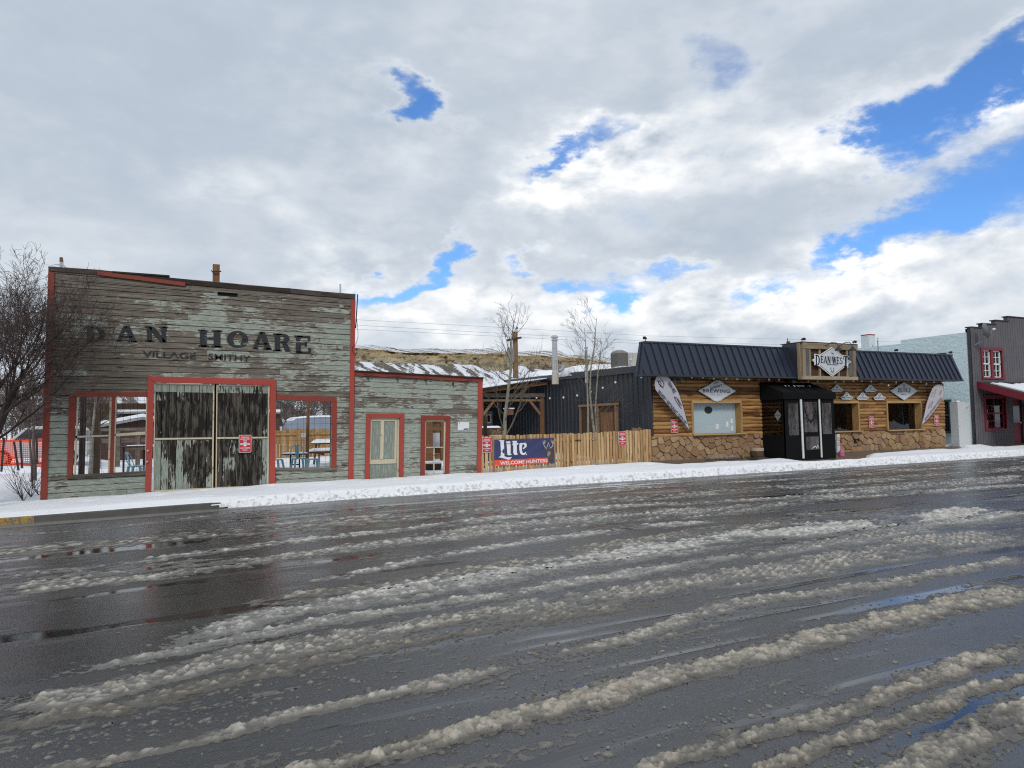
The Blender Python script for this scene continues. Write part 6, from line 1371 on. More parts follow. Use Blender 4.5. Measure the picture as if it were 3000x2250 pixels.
# pavement snow
xs = np.arange(-14, 46, .06); ys = np.concatenate([np.arange(16.9, 17.5, .03), np.arange(17.5, YF + .02, .06)])
X, Y = np.meshgrid(xs, ys)
edge = 17.268 + .012 * (fbm(X * .5, X * 0 + 3, 2, 4) - .5) - .20 * sst(.2, 2.4, X + 1.2 * (fbm(X * .7, X * 0 + 7, 4, 3) - .5)) + (.012 + .10 * sst(.5, 2.5, X)) * (fbm(X * 1.6, Y * 3, 6, 4) - .5)
edge = edge - .12 * sst(12, 20, X) * (fbm(X * .8, X * 0 + 9, 12, 4))
back = YF - .05 - .75 * sst(XL - .6, XL + .4, X) * (1 - sst(XR - .2, XR + 1.0, X)) * (.55 + .7 * fbm(X * .6, X * 0 + 5, 14, 3)) - 1.05 * sst(VX0 - .3, VX0 + .3, X) * (1 - sst(VX1 + .3, VX1 + 2.6, X)) - .12 * fbm(X * 1.4, X * 0 + 2, 15, 3)
back = np.where(X > GX - .3, YF - .5 - .5 * fbm(X * .6, X * 0, 19, 3), back)
inside = np.minimum(Y - edge, back - Y + .03 * (fbm(X * 5, Y * 5, 21, 3) - .5))
h = .085 * sst(0, .30, inside) * (.55 + .8 * fbm(X * .35, Y * .9, 9, 4)) + .02 * sst(0, .05, inside)
h *= 1 - .75 * sst(.60, .70, fbm(X * .35, Y * 2.6, 44, 5)) * sst(-4, -1, -np.abs(X - 3))
h += .035 * (fbm(X * 1.5, Y * 4, 10, 4) - .45) * sst(.05, .3, inside)
h += .04 * sst(12, 16, X) * sst(0, .35, inside) * (1 - sst(.4, .9, inside)) * fbm(X * 1.1, Y * 1.5, 17, 4)
for k in range(34):  # footprints trodden along the walk
    fx = -2 + k * .78 + .2 * math.sin(k * 5.1); fy = 18.25 + .22 * (k % 2) + .25 * math.sin(k * .37)
    h -= .035 * np.exp(-(((X - fx) / .14) ** 2 + ((Y - fy) / .06) ** 2)) * (inside > 0)
zb = gz(X) + .006 + (pave(X, np.maximum(Y, 17.36)) - gz(X) - .006) * sst(17.12, 17.235, Y)
Z = zb + np.where(inside > 0, np.maximum(h, .004), -.03)
keep = ((inside[:-1, :-1] > 0) | (inside[1:, 1:] > 0) | (inside[:-1, 1:] > 0) | (inside[1:, :-1] > 0))
h2_ = .05 * domes(X, Y, .30, .30 * sst(1.0, 3.0, X) * sst(17.55, 17.15, Y), 610, .15, .4) / .1; Z = np.where(inside > .03, Z + np.minimum(h2_ * .35, .02), Z)
sn = grid_object('snow', X, Y, Z, M['snow'], {'grit': np.clip(.62 * sst(17.50, 17.05, Y) + .55 * sst(.30, .0, back - Y) * (X > XL - 1), 0, 1)}, keep=keep); tag(sn, 'smooth snow lying along the pavement before the old fronts', 'snow', kind='stuff')

# ------------------------------------------------------------------ slush on the road
# ridges traced on the road surface: photo points, half width in photo pixels, height (m), dirt, tread
BANDS = [([(0, 1668), (420, 1627), (814, 1580), (1153, 1552), (1500, 1511), (1790, 1484), (2100, 1470)], 8, .035, .15, 0), ([(0, 1700), (420, 1646), (746, 1634), (1085, 1590), (1500, 1536), (2042, 1491)], 13, .05, .35, 1),
 ([(0, 1715), (475, 1668), (610, 1651), (1017, 1597), (1500, 1552), (1839, 1521), (2246, 1480), (2653, 1426), (3000, 1402)], 11, .05, .4, 1), ([(950, 1690), (1200, 1640), (1500, 1589), (1907, 1541), (2076, 1528)], 8, .035, .2, 0),
 ([(760, 1750), (949, 1725), (1500, 1645), (1873, 1582), (2151, 1548), (2500, 1500)], 13, .045, .85, 1), ([(520, 1850), (814, 1780), (1153, 1725), (1500, 1678), (1839, 1616), (2178, 1569), (2517, 1541), (2924, 1494)], 25, .055, .12, 0),
 ([(203, 1940), (475, 1891), (949, 1807), (1500, 1729), (1975, 1657), (2415, 1596), (3000, 1500)], 15, .055, .2, 0), ([(0, 2037), (305, 1997), (610, 1915), (915, 1868), (1500, 1783), (1873, 1725), (2246, 1677), (2368, 1663), (2653, 1600), (2924, 1562)], 30, .085, .42, 1),
 ([(0, 2085), (340, 2044), (678, 1963), (1085, 1881), (1500, 1814), (1873, 1760)], 20, .06, .85, 1), ([(0, 2256), (339, 2180), (644, 2119), (1085, 2024), (1500, 1937), (1805, 1874), (2042, 1792), (2246, 1752), (2585, 1711), (2856, 1657), (3000, 1636)], 17, .055, .5, 0),
 ([(600, 2310), (814, 2254), (1017, 2207), (1500, 2092), (1975, 1969), (2449, 1847), (3000, 1718)], 36, .075, .72, 0), ([(1700, 2290), (1839, 2250), (2144, 2152), (2517, 2057), (2788, 1955), (3000, 1887)], 28, .06, .75, 0),
 ([(2050, 2290), (2178, 2250), (2449, 2152), (2720, 2064), (2958, 1989), (3050, 1960)], 27, .055, .8, 0), ([(2480, 2300), (2619, 2250), (2822, 2150), (3000, 2084), (3060, 2060)], 52, .065, .72, 0),
 ([(2083, 1470), (2314, 1460), (2381, 1443), (2720, 1413), (3000, 1396)], 6, .03, .2, 0), ([(2103, 1416), (2381, 1402), (2788, 1372)], 3, .02, .2, 0), ([(644, 1542), (1000, 1515), (1200, 1500)], 4, .02, .15, 0), ([(2000, 1520), (2400, 1462), (2800, 1436), (3000, 1420)], 7, .03, .4, 0),
 ([(2150, 1640), (2600, 1560), (3000, 1520)], 9, .03, .6, 1), ([(2500, 1660), (2850, 1610), (3000, 1590)], 9, .03, .7, 0), ([(-60, 1598), (120, 1590), (237, 1583)], 14, .012, .35, 0), ([(410, 1577), (470, 1571), (525, 1567)], 8, .012, .35, 0), ([(0, 1550), (300, 1536), (640, 1500)], 3, .02, .1, 0), ([(0, 1690), (300, 1655), (600, 1630)], 9, .03, .1, 0), ([(1550, 1462), (1900, 1430), (2050, 1420)], 3, .02, .1, 0), ([(1300, 2010), (1650, 1930), (2000, 1850), (2300, 1780)], 6, .03, .5, 0)]
TR = []
for pts, hw, H_, dirt, tread in BANDS:
    c = np.array([at_z(px, py, 0) for px, py in pts]); wv = .95 * np.array([(at_z(px, py - hw, 0)[1] - at_z(px, py + hw, 0)[1]) / 2 for px, py in pts]); o = np.argsort(c[:, 0])
    TR.append((c[o, 0], c[o, 1], wv[o], H_, dirt, tread))
SL_CO, SL_Q, SL_H, SL_D = [], [], [], []; base = 0
def slush_patch(x0, x1, y0, y1, dx, dy, fine):
    global base
    X, Y = np.meshgrid(np.arange(x0, x1 + dx, dx), np.arange(y0, y1 + .03 + dy, dy))
    w1 = fbm(X * 1.7, Y * 4.5, 50, 4) - .5; w2 = fbm(X * 7, Y * 9, 60, 3) - .5; lumpy = fbm(X * 14, Y * 16, 70, 4); gaps = fbm(X * .9, Y * 3.2, 90, 4)
    cov = np.zeros_like(X); hb = np.zeros_like(X); dirt = np.zeros_like(X); wsum = np.zeros_like(X) + 1e-6; tr = np.zeros_like(X)
    for i, (cx, cy, cw, H_, dt, td) in enumerate(TR):
        yc = np.interp(X, cx, cy); wd = np.interp(X, cx, cw)
        d = (Y - yc + w1 * (.05 + wd * .9) + w2 * (.04 + wd * .5)) / wd; c = sst(1.55, .15, np.abs(d)); ends = sst(cx[0] - .5, cx[0] + .6, X) * sst(cx[-1] + .5, cx[-1] - .6, X) if cx[-1] - cx[0] > 2.0 else 1.0
        c = c * ends * (.42 + .58 * sst(.36, .54, gaps + .10 * (H_ > .05)))
        hb = np.maximum(hb, c * H_); cov = np.maximum(cov, c); dirt += dt * c; wsum += c; tr = np.maximum(tr, td * c)
    dirt = np.clip(dirt / wsum, 0, 1)
    sc = np.clip(fbm(X * .30, Y * 3.6, 110, 5) - .50, 0, 1) * .9 + .010
    leftclear = 1 - .9 * sst(2.0, .5, X - .1 * Y) * sst(5.4, 6.2, Y) * sst(10.6, 9.8, Y); sc = sc * leftclear * (1 - .5 * sst(9, 13, Y))
    g1 = fbm(X * 24, Y * 28, 140, 3); g3 = fbm(X * 55, Y * 55, 160, 2) if fine else g1; g2 = fbm(X * 7, Y * 11, 150, 4)
    core = sst(.42, .80, cov + .75 * (g2 - .5))
    tread_ = (.5 + .5 * np.sign(np.sin(X * 2 * np.pi / .16 + 3 * np.floor(Y / .05)))) * (.55 + .45 * np.sign(np.sin(Y * 2 * np.pi / .075)))
    base_h = hb * core * (.05 + .44 * g1 * g2 * 2)
    dens = np.clip(cov ** 1.4 * .85 + .22 * sc, 0, 1); soft = (.35 + .65 * np.clip(cov * 1.3, 0, 1))
    far = 0 if fine else 1
    lump = domes(X, Y, .10 + .05 * far, dens * .42, 200, .25, .55) * (.8 - .25 * far) * soft
    if fine: lump = np.maximum(lump, domes(X, Y, .048, np.clip(dens * .75 + .16 * sc, 0, 1), 300, .3, .65) * np.maximum(.95 * soft, .55)); lump = np.maximum(lump, domes(X, Y, .024, np.clip(dens * .9 + .8 * sc, 0, .9), 400, .3, .7))
    else: lump = np.maximum(lump, domes(X, Y, .08, dens * .7, 300, .3, .65) * .8 * soft)
    big = domes(X, Y, .19, np.clip(cov ** 2 * .22, 0, 1) * (hb > .03), 500, .14, .32) * .75
    skin = (.0015 + .016 * (g2 - .44) + .012 * (g1 - .5)) * sst(.12, .40, cov)
    h = np.maximum((base_h + np.maximum(lump * .52, big * .75)) * (.62 + .76 * g3), skin) * (1 - .62 * tr * (1 - tread_) * sst(.2, .6, cov))
    film = sst(.56, .70, fbm(X * .5, Y * 5.0, 130, 5)) * .012 * leftclear * (g1 - .30)
    h = np.maximum(h, film) * sst(16.75, 16.6, Y)
    h = h - .002
    on = (h > 0) & (Y < 16.7)
    Z = gz(X) + np.where(on, h + .003, -.012)
    k = on[:-1, :-1] | on[1:, 1:] | on[1:, :-1] | on[:-1, 1:]
    ny, nx = X.shape; idx = np.arange(ny * nx).reshape(ny, nx); q = np.stack([idx[:-1, :-1], idx[:-1, 1:], idx[1:, 1:], idx[1:, :-1]], -1)[k]
    used = np.unique(q); re = np.full(ny * nx, -1, dtype=np.int64); re[used] = np.arange(len(used))
    SL_CO.append(np.stack([X, Y, Z], -1).reshape(-1, 3)[used]); SL_Q.append(re[q] + base); SL_H.append((np.maximum(h, 0) * (1.15 + .75 * far + 2.2 * sst(.35, .05, cov))).reshape(-1)[used]); SL_D.append(np.clip(dirt + .5 * (cov < .15), 0, 1).reshape(-1)[used]); base += len(used)
slush_patch(-1.2, 7.2, 1.8, 3.9, .0095, .0095, True)
slush_patch(-1.8, 10.5, 3.9, 5.2, .0145, .0125, True)
slush_patch(-4.0, 17, 5.2, 7.6, .022, .016, True)
slush_patch(-8, 30, 7.6, 11.5, .040, .024, False)
slush_patch(-12, 50, 11.5, 16.7, .075, .038, False)
sl = raw_mesh('slush', np.concatenate(SL_CO).astype(np.float32), np.concatenate(SL_Q), M['slush'], {'hgt': np.concatenate(SL_H), 'dirt': np.concatenate(SL_D)})
tag(sl, 'brownish ridges and crumbs of slush along the wet road', 'slush', kind='stuff')

# ------------------------------------------------------------------ hill with its cliff
pxs = np.arange(100, 2330, 2.5)
sky_ = np.interp(pxs, [100, 500, 900, 1041, 1090, 1140, 1180, 1260, 1350, 1420, 1440, 1460, 1470, 1520, 1580, 1640, 1652, 1668, 1740, 1785, 1900, 2050, 2330], [1120, 1050, 1012, 1010, 1010, 1018, 1022, 1021, 1023, 1021, 1021, 1028, 1028, 1030, 1028, 1027, 1036, 1040, 1042, 1048, 1075, 1110, 1180])
led = np.interp(pxs, [100, 900, 1041, 1200, 1450, 1700, 1900, 2330], [1140, 1020, 1021, 1034, 1037, 1050, 1085, 1190]); led = np.maximum(led, sky_ + 4)
clb = np.interp(pxs, [100, 900, 1041, 1120, 1225, 1300, 1390, 1420, 1470, 1520, 1600, 1620, 1680, 1785, 2330], [1160, 1055, 1058, 1061, 1065, 1068, 1067, 1078, 1090, 1072, 1085, 1088, 1082, 1080, 1200]); clb = np.maximum(clb, led + 8)
rows = []
def hrow(pyv, Yv, band, snowy, n, s, lev=0.0):
    k = len(rows); wob = (fbm(pxs * .02, pxs * 0 + s, 70, 6, .6) - .5) + .35 * (fbm(pxs * .11, pxs * 0 + k * .23, 71, 4) - .5); yy = Yv + n * wob
    rows.append((np.array([at_y(px, py, y) for px, py, y in zip(pxs, pyv, yy)]), band, snowy, lev))
clb = clb + 7 * (fbm(pxs * .03, pxs * 0, 80, 4) - .5); led = led + 7 * (fbm(pxs * .025, pxs * 0, 81, 4) - .5); led = np.maximum(led, sky_ + 3)
hrow(sky_ * 0 + 1265, 240, 0, .18, 0, 0)
for i in range(26): t = i / 25; hrow(1210 * (1 - t) + (clb + 1) * t, 290 + 110 * t, 0, .40 + .10 * t, 9, 1 + i * .12)
for i in range(22): t = i / 21; hrow(clb * (1 - t) + led * t, 404 + 7 * t + (3 if i > 16 else 0), 1, .05 if i not in (16, 17) else .34, 14, 5 + i * .05, t)
for i in range(12): t = (i + .3) / 11.3; hrow(led * (1 - t) + sky_ * t + 2.2 * (fbm(pxs * .15, pxs * 0 + i * .6, 33, 3) - .5), 414 + 40 * t, (.8 * (1 - t)) if i < 7 else 0, .52, 9, 9 + i * .1, 1)
hrow(sky_ + 14, 520, 0, .5, 0, 12); hrow(sky_ * 0 + 1262, 900, 0, .5, 0, 13)
A_ = np.array([r_[0] for r_ in rows]); bd, sv, lv = (np.array([np.full(len(pxs), r_[k]) for r_ in rows], float) for k in (1, 2, 3))
rr_ = np.arange(len(rows))[:, None]
fan = sst(.42, .56, fbm(pxs * .016 + 0 * sv, sv * 0 + 4.0 + rr_ * .02, 41, 4)); streak = fbm(pxs * .075 + rr_ * .42, sv * 0 + rr_ * .05, 43, 4)
sv = np.where(bd == 0, np.where(rr_ < 28, .40 + .24 * fan + 1.2 * (streak - .5) * (.4 + .6 * fan), sv), sv)
setting(grid_object('hill', A_[..., 0], A_[..., 1], A_[..., 2], M['hill'], {'band': bd, 'snowy': sv, 'level': lv}, smooth=True))

# ------------------------------------------------------------------ bare trees
def grow(r, start, d, length, rad, depth, cfg, out):
    n = cfg['seg'][min(depth, len(cfg['seg']) - 1)]; p = np.array(start, float); d = np.array(d, float); pts = [p.copy()]; dirs = [d.copy()]
    for i in range(n):
        d = d + np.array([r.gauss(0, 1), r.gauss(0, 1), r.gauss(0, .8)]) * cfg['wob'][min(depth, len(cfg['wob']) - 1)] + np.array((0, 0, cfg['lift'][min(depth, len(cfg['lift']) - 1)])) + np.array(cfg.get('pull', (0, 0, 0)))
        d = d / np.linalg.norm(d); p = p + d * length / n; pts.append(p.copy()); dirs.append(d.copy())
    tip = cfg.get('tip', .35); out.append((depth, pts, [max(rad * (1 - (1 - tip) * i / n), cfg.get('rmin', .003)) for i in range(n + 1)]))
    if depth >= cfg['max']: return
    for _ in range(cfg['kids'][depth]):
        t = r.uniform(cfg['from'][depth], 1.0); i = min(int(t * n), n - 1); f = t * n - i; q = pts[i] * (1 - f) + pts[i + 1] * f; dd = dirs[i]
        a = np.array([r.gauss(0, 1) for _ in range(3)]); a -= dd * a.dot(dd); a /= np.linalg.norm(a); ang = R(r.uniform(*cfg['ang'][depth]))
        nd = dd * math.cos(ang) + a * math.sin(ang); grow(r, q, nd, length * r.uniform(*cfg['len'][depth]) * (1 - .35 * t), rad * (1 - (1 - tip) * t) * cfg['rk'][depth], depth + 1, cfg, out)
def tree_parts(name, label, cat, base, out, split, mt, mc, group=None):
    t = thing(name, label, cat, base, group); a, b = MB(), MB()
    for dp, pts, rad in out: (a if dp < split else b).tube(pts, rad, 9 if dp == 0 else (6 if dp < split else (4 if rad[0] > .012 else 3)), cap=False)
    a.build('trunk', mt, t, smooth=True)
    if b.v: b.build('crown', mc, t, smooth=True)
    return t
# big leaning tree at the left corner, its twigs crossing the smithy front
bx = at_y(-120, 1475, 18.2); bx[2] = yard(np.array(bx[0]), np.array(18.3)) - .1
r = random.Random(21); out = []
cfg = dict(max=4, seg=[7, 8, 7, 5, 3], wob=[.10, .11, .15, .2, .22], lift=[.05, .10, .10, .08, .05], kids=[6, 9, 7, 4], ang=[(25, 60), (25, 70), (25, 70), (20, 60)], len=[(.75, 1.05), (.5, .75), (.45, .8), (.4, .8)], rk=[.60, .48, .5, .6], tip=.32, rmin=.0032)
cfg['from'] = [.5, .2, .2, .2]
stems = [((.42, -.05, .95), 3.3, .105), ((.10, .15, 1), 3.5, .10), ((-.35, .1, .9), 3.0, .09), ((.50, -.15, .9), 3.0, .075), ((.25, .2, 1), 3.2, .07)]
for d_, L, rd in stems: grow(r, bx + np.array([r.uniform(-.15, .15), r.uniform(-.15, .15), 0]), np.array(d_) / np.linalg.norm(d_), L, rd, 0, cfg, out)
tree_parts('bare_tree', 'big bare many-stemmed tree at the left edge, dark twigs reaching over the smithy front', 'tree', bx, out, 2, M['treebark'], M['twig'])
def yfix(p): p = np.array(p); p[2] = float(yard(np.array(p[0]), np.array(p[1]))) - .05; return p
# aspens behind the picket fence
def leader(pts, Y, r0, r1): return [(0, [np.array(PV(px, py, Y)) for px, py in pts], list(np.linspace(r0, r1, len(pts))))]
acfg = dict(max=2, seg=[5, 5, 3], wob=[.08, .09, .14], lift=[.10, .10, .06], kids=[6, 5, 3], ang=[(30, 55), (25, 55), (20, 50)], len=[(.45, .7), (.4, .7), (.4, .7)], rk=[.5, .6, .6], tip=.3, rmin=.0034)
acfg['from'] = [.2, .15, .2]
def aspen(label, leaders, Y, seed, n, lens, forks=()):
    r = random.Random(seed); out = []
    for L in leaders: out += L
    for dp, pts, rad in list(out):
        h = len(pts) - 1
        for k in range(n):
            t = .10 + .88 * (k + r.random()) / n; i = min(int(t * h), h - 1); f = t * h - i; q = pts[i] * (1 - f) + pts[i + 1] * f; a = r.uniform(0, 2 * math.pi); el = R(r.uniform(15, 55))
            grow(r, q, (math.cos(a) * math.cos(el), math.sin(a) * math.cos(el), math.sin(el)), lens * 1.25 * (1.15 - .75 * t) * r.uniform(.7, 1.15), rad[0] * .26 * (1.1 - .6 * t), 1, dict(acfg, max=3, seg=[5, 6, 5, 3], kids=[6, 4, 3, 0], ang=[(25, 50)] * 4, len=[(.45, .7)] * 4, rk=[.6] * 4, wob=[.08, .08, .1, .12], **{'from': [.2] * 4}), out)
    for st in forks: grow(r, np.array(PV(*st[0], Y)), np.array(st[1]) / np.linalg.norm(st[1]), st[2], st[3], 1, dict(acfg, max=3, seg=[5, 7, 5, 3], kids=[6, 6, 4, 0], ang=[(20, 50)] * 4, len=[(.4, .7)] * 4, rk=[.6] * 4, wob=[.06, .06, .1, .12], **{'from': [.3] * 4}), out)
    b = yfix(out[0][1][0]); out[0][1].insert(0, b); out[0][2].insert(0, out[0][2][0] * 1.1)
    return tree_parts('aspen', label, 'tree', b, out, 1, M['aspen'], M['aspentwig'], 'aspens behind the fence')
aspen('pale leaning single-trunk bare aspen behind the navy banner', [leader([(1477, 1290), (1480, 1220), (1487, 1160), (1497, 1080), (1497, 1010), (1500, 985), (1506, 940)], 21.0, .075, .008)], 21.0, 5, 20, 1.45, [((1484, 1272), (.62, .1, .75), 2.6, .035), ((1478, 1270), (-.4, -.2, .9), 1.8, .025)])
aspen('slender bare aspen clump of three stems behind the right fence section', [leader([(1742, 1275), (1735, 1220), (1728, 1150), (1731, 1080), (1742, 1010), (1745, 965), (1748, 930)], 20.6, .05, .006), leader([(1723, 1275), (1723, 1200), (1719, 1100), (1716, 1010), (1712, 960)], 20.6, .045, .006), leader([(1748, 1275), (1744, 1200), (1750, 1110), (1757, 1050), (1763, 1000)], 20.6, .04, .006)], 20.6, 6, 10, 1.4)

# ------------------------------------------------------------------ utility pole and wires
YP = 38.0; q = PV(1511, 1111, YP); up = thing('utility_pole', 'brown wooden utility pole with a crossarm and a transformer behind the left aspen', 'utility pole', (q[0], YP, 0)); kx = YP / F_PX * 1.05
MB().tube([(q[0], YP, 0), (q[0], YP, PV(1511, 972, YP)[2])], [.20, .16], 12).build('pole', M['polewood'], up)
z = PV(1511, 993, YP)[2]; MB().bar(PV(1486, 997, YP - .25), PV(1527, 989, YP - .25), .10, .12).build('crossarm', M['oldwoodz'], up)
z = PV(1511, 973, YP)[2]; MB().tube([(q[0] + .14, YP, z - .35), (q[0] + .14, YP, z + .28)], .03, 8).lathe([(.06, 0), (.07, .05), (.03, .14)], (q[0] + .14, YP, z + .22), 8).build('insulator', M['darkmetal'], up)
c = PV(1496, 1040, YP - .3); MB().lathe([(.20, -.45), (.23, -.4), (.23, .38), (.19, .45), (.05, .47)], c, 14).build('transformer', M['acmetal'], up); MB().tube([(c[0], YP - .3, c[2] + .4), (c[0], YP - .3, c[2] + .7)], .03, 6).build('bushing', M['greymetal'], up)
Yw = YP + .1
for i, (pts, lab) in enumerate((([(700, 918), (1052, 937), (1463, 959), (1900, 984), (2400, 996), (2700, 1003)], 'uppermost of the three thin wires crossing behind the aspens'), ([(700, 936), (1050, 953), (1450, 975.5), (1900, 999.5), (2400, 1013), (2700, 1018)], 'middle one of the three thin wires crossing behind the aspens'), ([(700, 950), (1050, 965), (1447, 984.5), (1900, 1008), (2400, 1022), (2700, 1027)], 'lowest of the three thin wires crossing behind the aspens'))):
    w_ = thing('overhead_wire', lab, 'wire', PV(*pts[2], Yw), 'overhead wires'); xx = np.linspace(700, 2700, 41); yy = np.interp(xx, *zip(*pts)); MB().tube([PV(a, b, Yw) for a, b in zip(xx, yy)], .0075, 4).build('strand', M['greymetal'], w_)

# ------------------------------------------------------------------ the yard seen through the openings
def G_(px, py, Y): p = np.array(at_y(px, py, Y)); return yfix((p[0], Y, 0))
# pergola
Yp = 26.0; pg = thing('timber_pergola', 'dark heavy timber pergola frame with a diagonal brace, seen through the left smithy window', 'pergola', G_(278, 1360, Yp))
a = PV(278, 1190, Yp); k = 12 * Yp / F_PX / 1.1
for px in (278, 560): b = G_(px, 1365, Yp); MB().box(b[0] - .13, b[0] + .13, Yp - .13, Yp + .13, b[2] - .1, PV(278, 1186, Yp)[2]).build('post', M['oldwoodz'], pg)
p0, p1 = PV(262, 1184, Yp), PV(600, 1184, Yp); MB().box(p0[0], p1[0], Yp - .10, Yp + .10, PV(350, 1200, Yp)[2], PV(350, 1182, Yp)[2]).build('beam', M['oldwoodz'], pg)
MB().bar(PV(275, 1243, Yp), PV(326, 1196, Yp), .16, .22, up=(0, 1, 0)).build('brace', M['oldwoodz'], pg)
# posts / trunks near the window
for px, w_, Y, nm, lab in ((234.5, 9, 22.5, 'dark_post', 'thick dark grey post at the left side of the left smithy window'), (244, 5.5, 23, 'dark_post', 'thinner dark post directly right of the thick one in the left smithy window')):
    b = G_(px, 1380, Y); t = thing(nm, lab, 'post', b); kk = w_ * Y / F_PX / 2; MB().tube([b, (b[0] + .03, Y, b[2] + 3.4)], kk, 9).build('shaft', M['treebark'], t)
r = random.Random(3)
def sapling(label, pts, Y, r0, nm='young_aspen', seed=1, mat='aspen', n=9, L=.8):
    r = random.Random(seed); out = leader(pts, Y, r0, r0 * .35); h = len(pts) - 1
    for k_ in range(n):
        t = .35 + .65 * (k_ + r.random()) / n; i = min(int(t * h), h - 1); f = t * h - i; q = out[0][1][i] * (1 - f) + out[0][1][i + 1] * f; a = r.uniform(0, 6.28); el = R(r.uniform(20, 60))
        grow(r, q, (math.cos(a) * math.cos(el), math.sin(a) * math.cos(el), math.sin(el)), L * r.uniform(.6, 1.2), r0 * .3, 1, dict(acfg, max=2, kids=[5, 5, 0], seg=[4, 5, 4], ang=[(25, 55)] * 3, **{'from': [.2] * 3}), out)
    b = yfix(out[0][1][0]); out[0][1].insert(0, b); out[0][2].insert(0, r0 * 1.1); return tree_parts(nm, label, 'tree', b, out, 1, M[mat], M['twig'])
sapling('pale birch-like trunk leaning right inside the left smithy window', [(265, 1380), (268, 1340), (270, 1290), (275, 1230), (281, 1170), (286, 1100)], 24.0, .065, seed=2)
sapling('grey sapling trunk standing between the orange fence and the smithy corner', [(102, 1372), (99, 1330), (98, 1280), (99, 1230), (97, 1150), (95, 1080)], 23.5, .05, seed=4, mat='greybark', L=1.2, n=14)
sapling('thin brown sapling leaning in front of the orange fence', [(94, 1372), (89, 1320), (85, 1260), (81, 1200), (80, 1130)], 23.0, .032, seed=5, mat='greybark', L=1.1, n=14)
# low twiggy shrubs in the snow at the left
for i, (px, py, n_, s_) in enumerate(((70, 1408, 9, 1.0), (92, 1400, 8, .9), (116, 1402, 6, .6))):
    b = at_y(px, py, 19.4 + .5 * i); b[2] = yard(np.array(b[0]), np.array(b[1])); out = []; r = random.Random(40 + i)
    for k_ in range(n_): a = r.uniform(0, 6.28); grow(r, b, (math.cos(a) * .55, math.sin(a) * .4, .9), s_ * r.uniform(.6, 1.0), .008, 1, dict(acfg, max=2, kids=[3, 3, 0], seg=[3, 4, 3], rmin=.003), out)
    tree_parts('leafless_shrub', ['leafless twiggy shrub leftmost in the snow before the orange fence', 'leafless twiggy shrub nearest the base of the two saplings', 'small leafless shrub against the red smithy corner post'][i], 'shrub', b, out, 9, M['twig'], M['twig'], 'twiggy shrubs in the snow')
# leaf litter and brush heap inside the left window
b = G_(250, 1375, 22.0); out = []; r = random.Random(9)
for k_ in range(120): a = r.uniform(0, 6.28); o = np.array((r.gauss(.2, .55), r.gauss(0, .5), .05)); grow(r, b + o, (math.cos(a), math.sin(a), r.uniform(.1, .7)), r.uniform(.3, .7), .006, 2, dict(acfg, max=2, kids=[0, 0, 0], seg=[3, 3, 3]), out)
m_ = MB()
for dp, pts, rad in out: m_.tube(pts, rad, 3, cap=False)
o = m_.build('brush', M['twig']); tag(o, 'brown brush and dead stems on the snow inside the left smithy window', 'brush', kind='stuff')
# barns behind the pergola
def barn(label, px0, px1, Y, eave, ridge_pts, dep, name='brown_barn'):
    a, b = PV(px0, eave, Y), PV(px1, eave, Y); t = thing(name, label, 'barn', ((a[0] + b[0]) / 2, Y, 0)); n = len(ridge_pts); q = [PV(px, py, Y) for px, py in ridge_pts]
    MB().prism([(q[0][0], 0.0), (q[-1][0], 0.0)] + [(p[0], p[2]) for p in q[::-1]], Y, Y + dep).build('walls', M['barnred'], t); rm, sm = MB(), MB()
    for p, s_ in zip(q[:-1], q[1:]):
        rm.hexa([(p[0], Y - .35, p[2]), (s_[0], Y - .35, s_[2]), (s_[0], Y + dep + .2, s_[2]), (p[0], Y + dep + .2, p[2]), (p[0], Y - .35, p[2] + .12), (s_[0], Y - .35, s_[2] + .12), (s_[0], Y + dep + .2, s_[2] + .12), (p[0], Y + dep + .2, p[2] + .12)])
        sm.hexa([(p[0], Y - .37, p[2] + .122), (s_[0], Y - .37, s_[2] + .122), (s_[0], Y + dep + .2, s_[2] + .122), (p[0], Y + dep + .2, p[2] + .122), (p[0], Y - .37, p[2] + .27), (s_[0], Y - .37, s_[2] + .27), (s_[0], Y + dep + .2, s_[2] + .27), (p[0], Y + dep + .2, p[2] + .27)])
    ro = rm.build('roof', M['greymetal'], t); sm.build('roof_snow', M['snow'], ro); return t
barn('long low dark brown barn with a snowy gable roof behind the rail fence', 285, 700, 36.0, 1250, [(284, 1254), (419, 1229), (560, 1256)], 10)
barn('taller brown barn with a flat line of roof snow behind the low barn', 320, 800, 48.0, 1210, [(318, 1213), (560, 1209), (820, 1212)], 8)
# white rail fence
Yr = 31.0; rfn = thing('rail_fence', 'white weathered rail fence with square posts before the brown barns', 'fence', G_(360, 1320, Yr))
p0, p1 = PV(287, 1291, Yr), PV(480, 1291, Yr); MB().box(p0[0], p1[0], Yr - .03, Yr + .03, p0[2] - .1, p0[2] + .07).build('rail', M['oldwood'], rfn); MB().box(p0[0], p1[0], Yr - .03, Yr + .03, p0[2] + .35, p0[2] + .48).build('rail', M['oldwood'], rfn)
for px in (288, 345, 404, 470): b = G_(px, 1300, Yr); MB().box(b[0] - .08, b[0] + .08, Yr - .09, Yr + .09, b[2] - .1, PV(404, 1262, Yr)[2]).build('post', M['oldwood'], rfn)
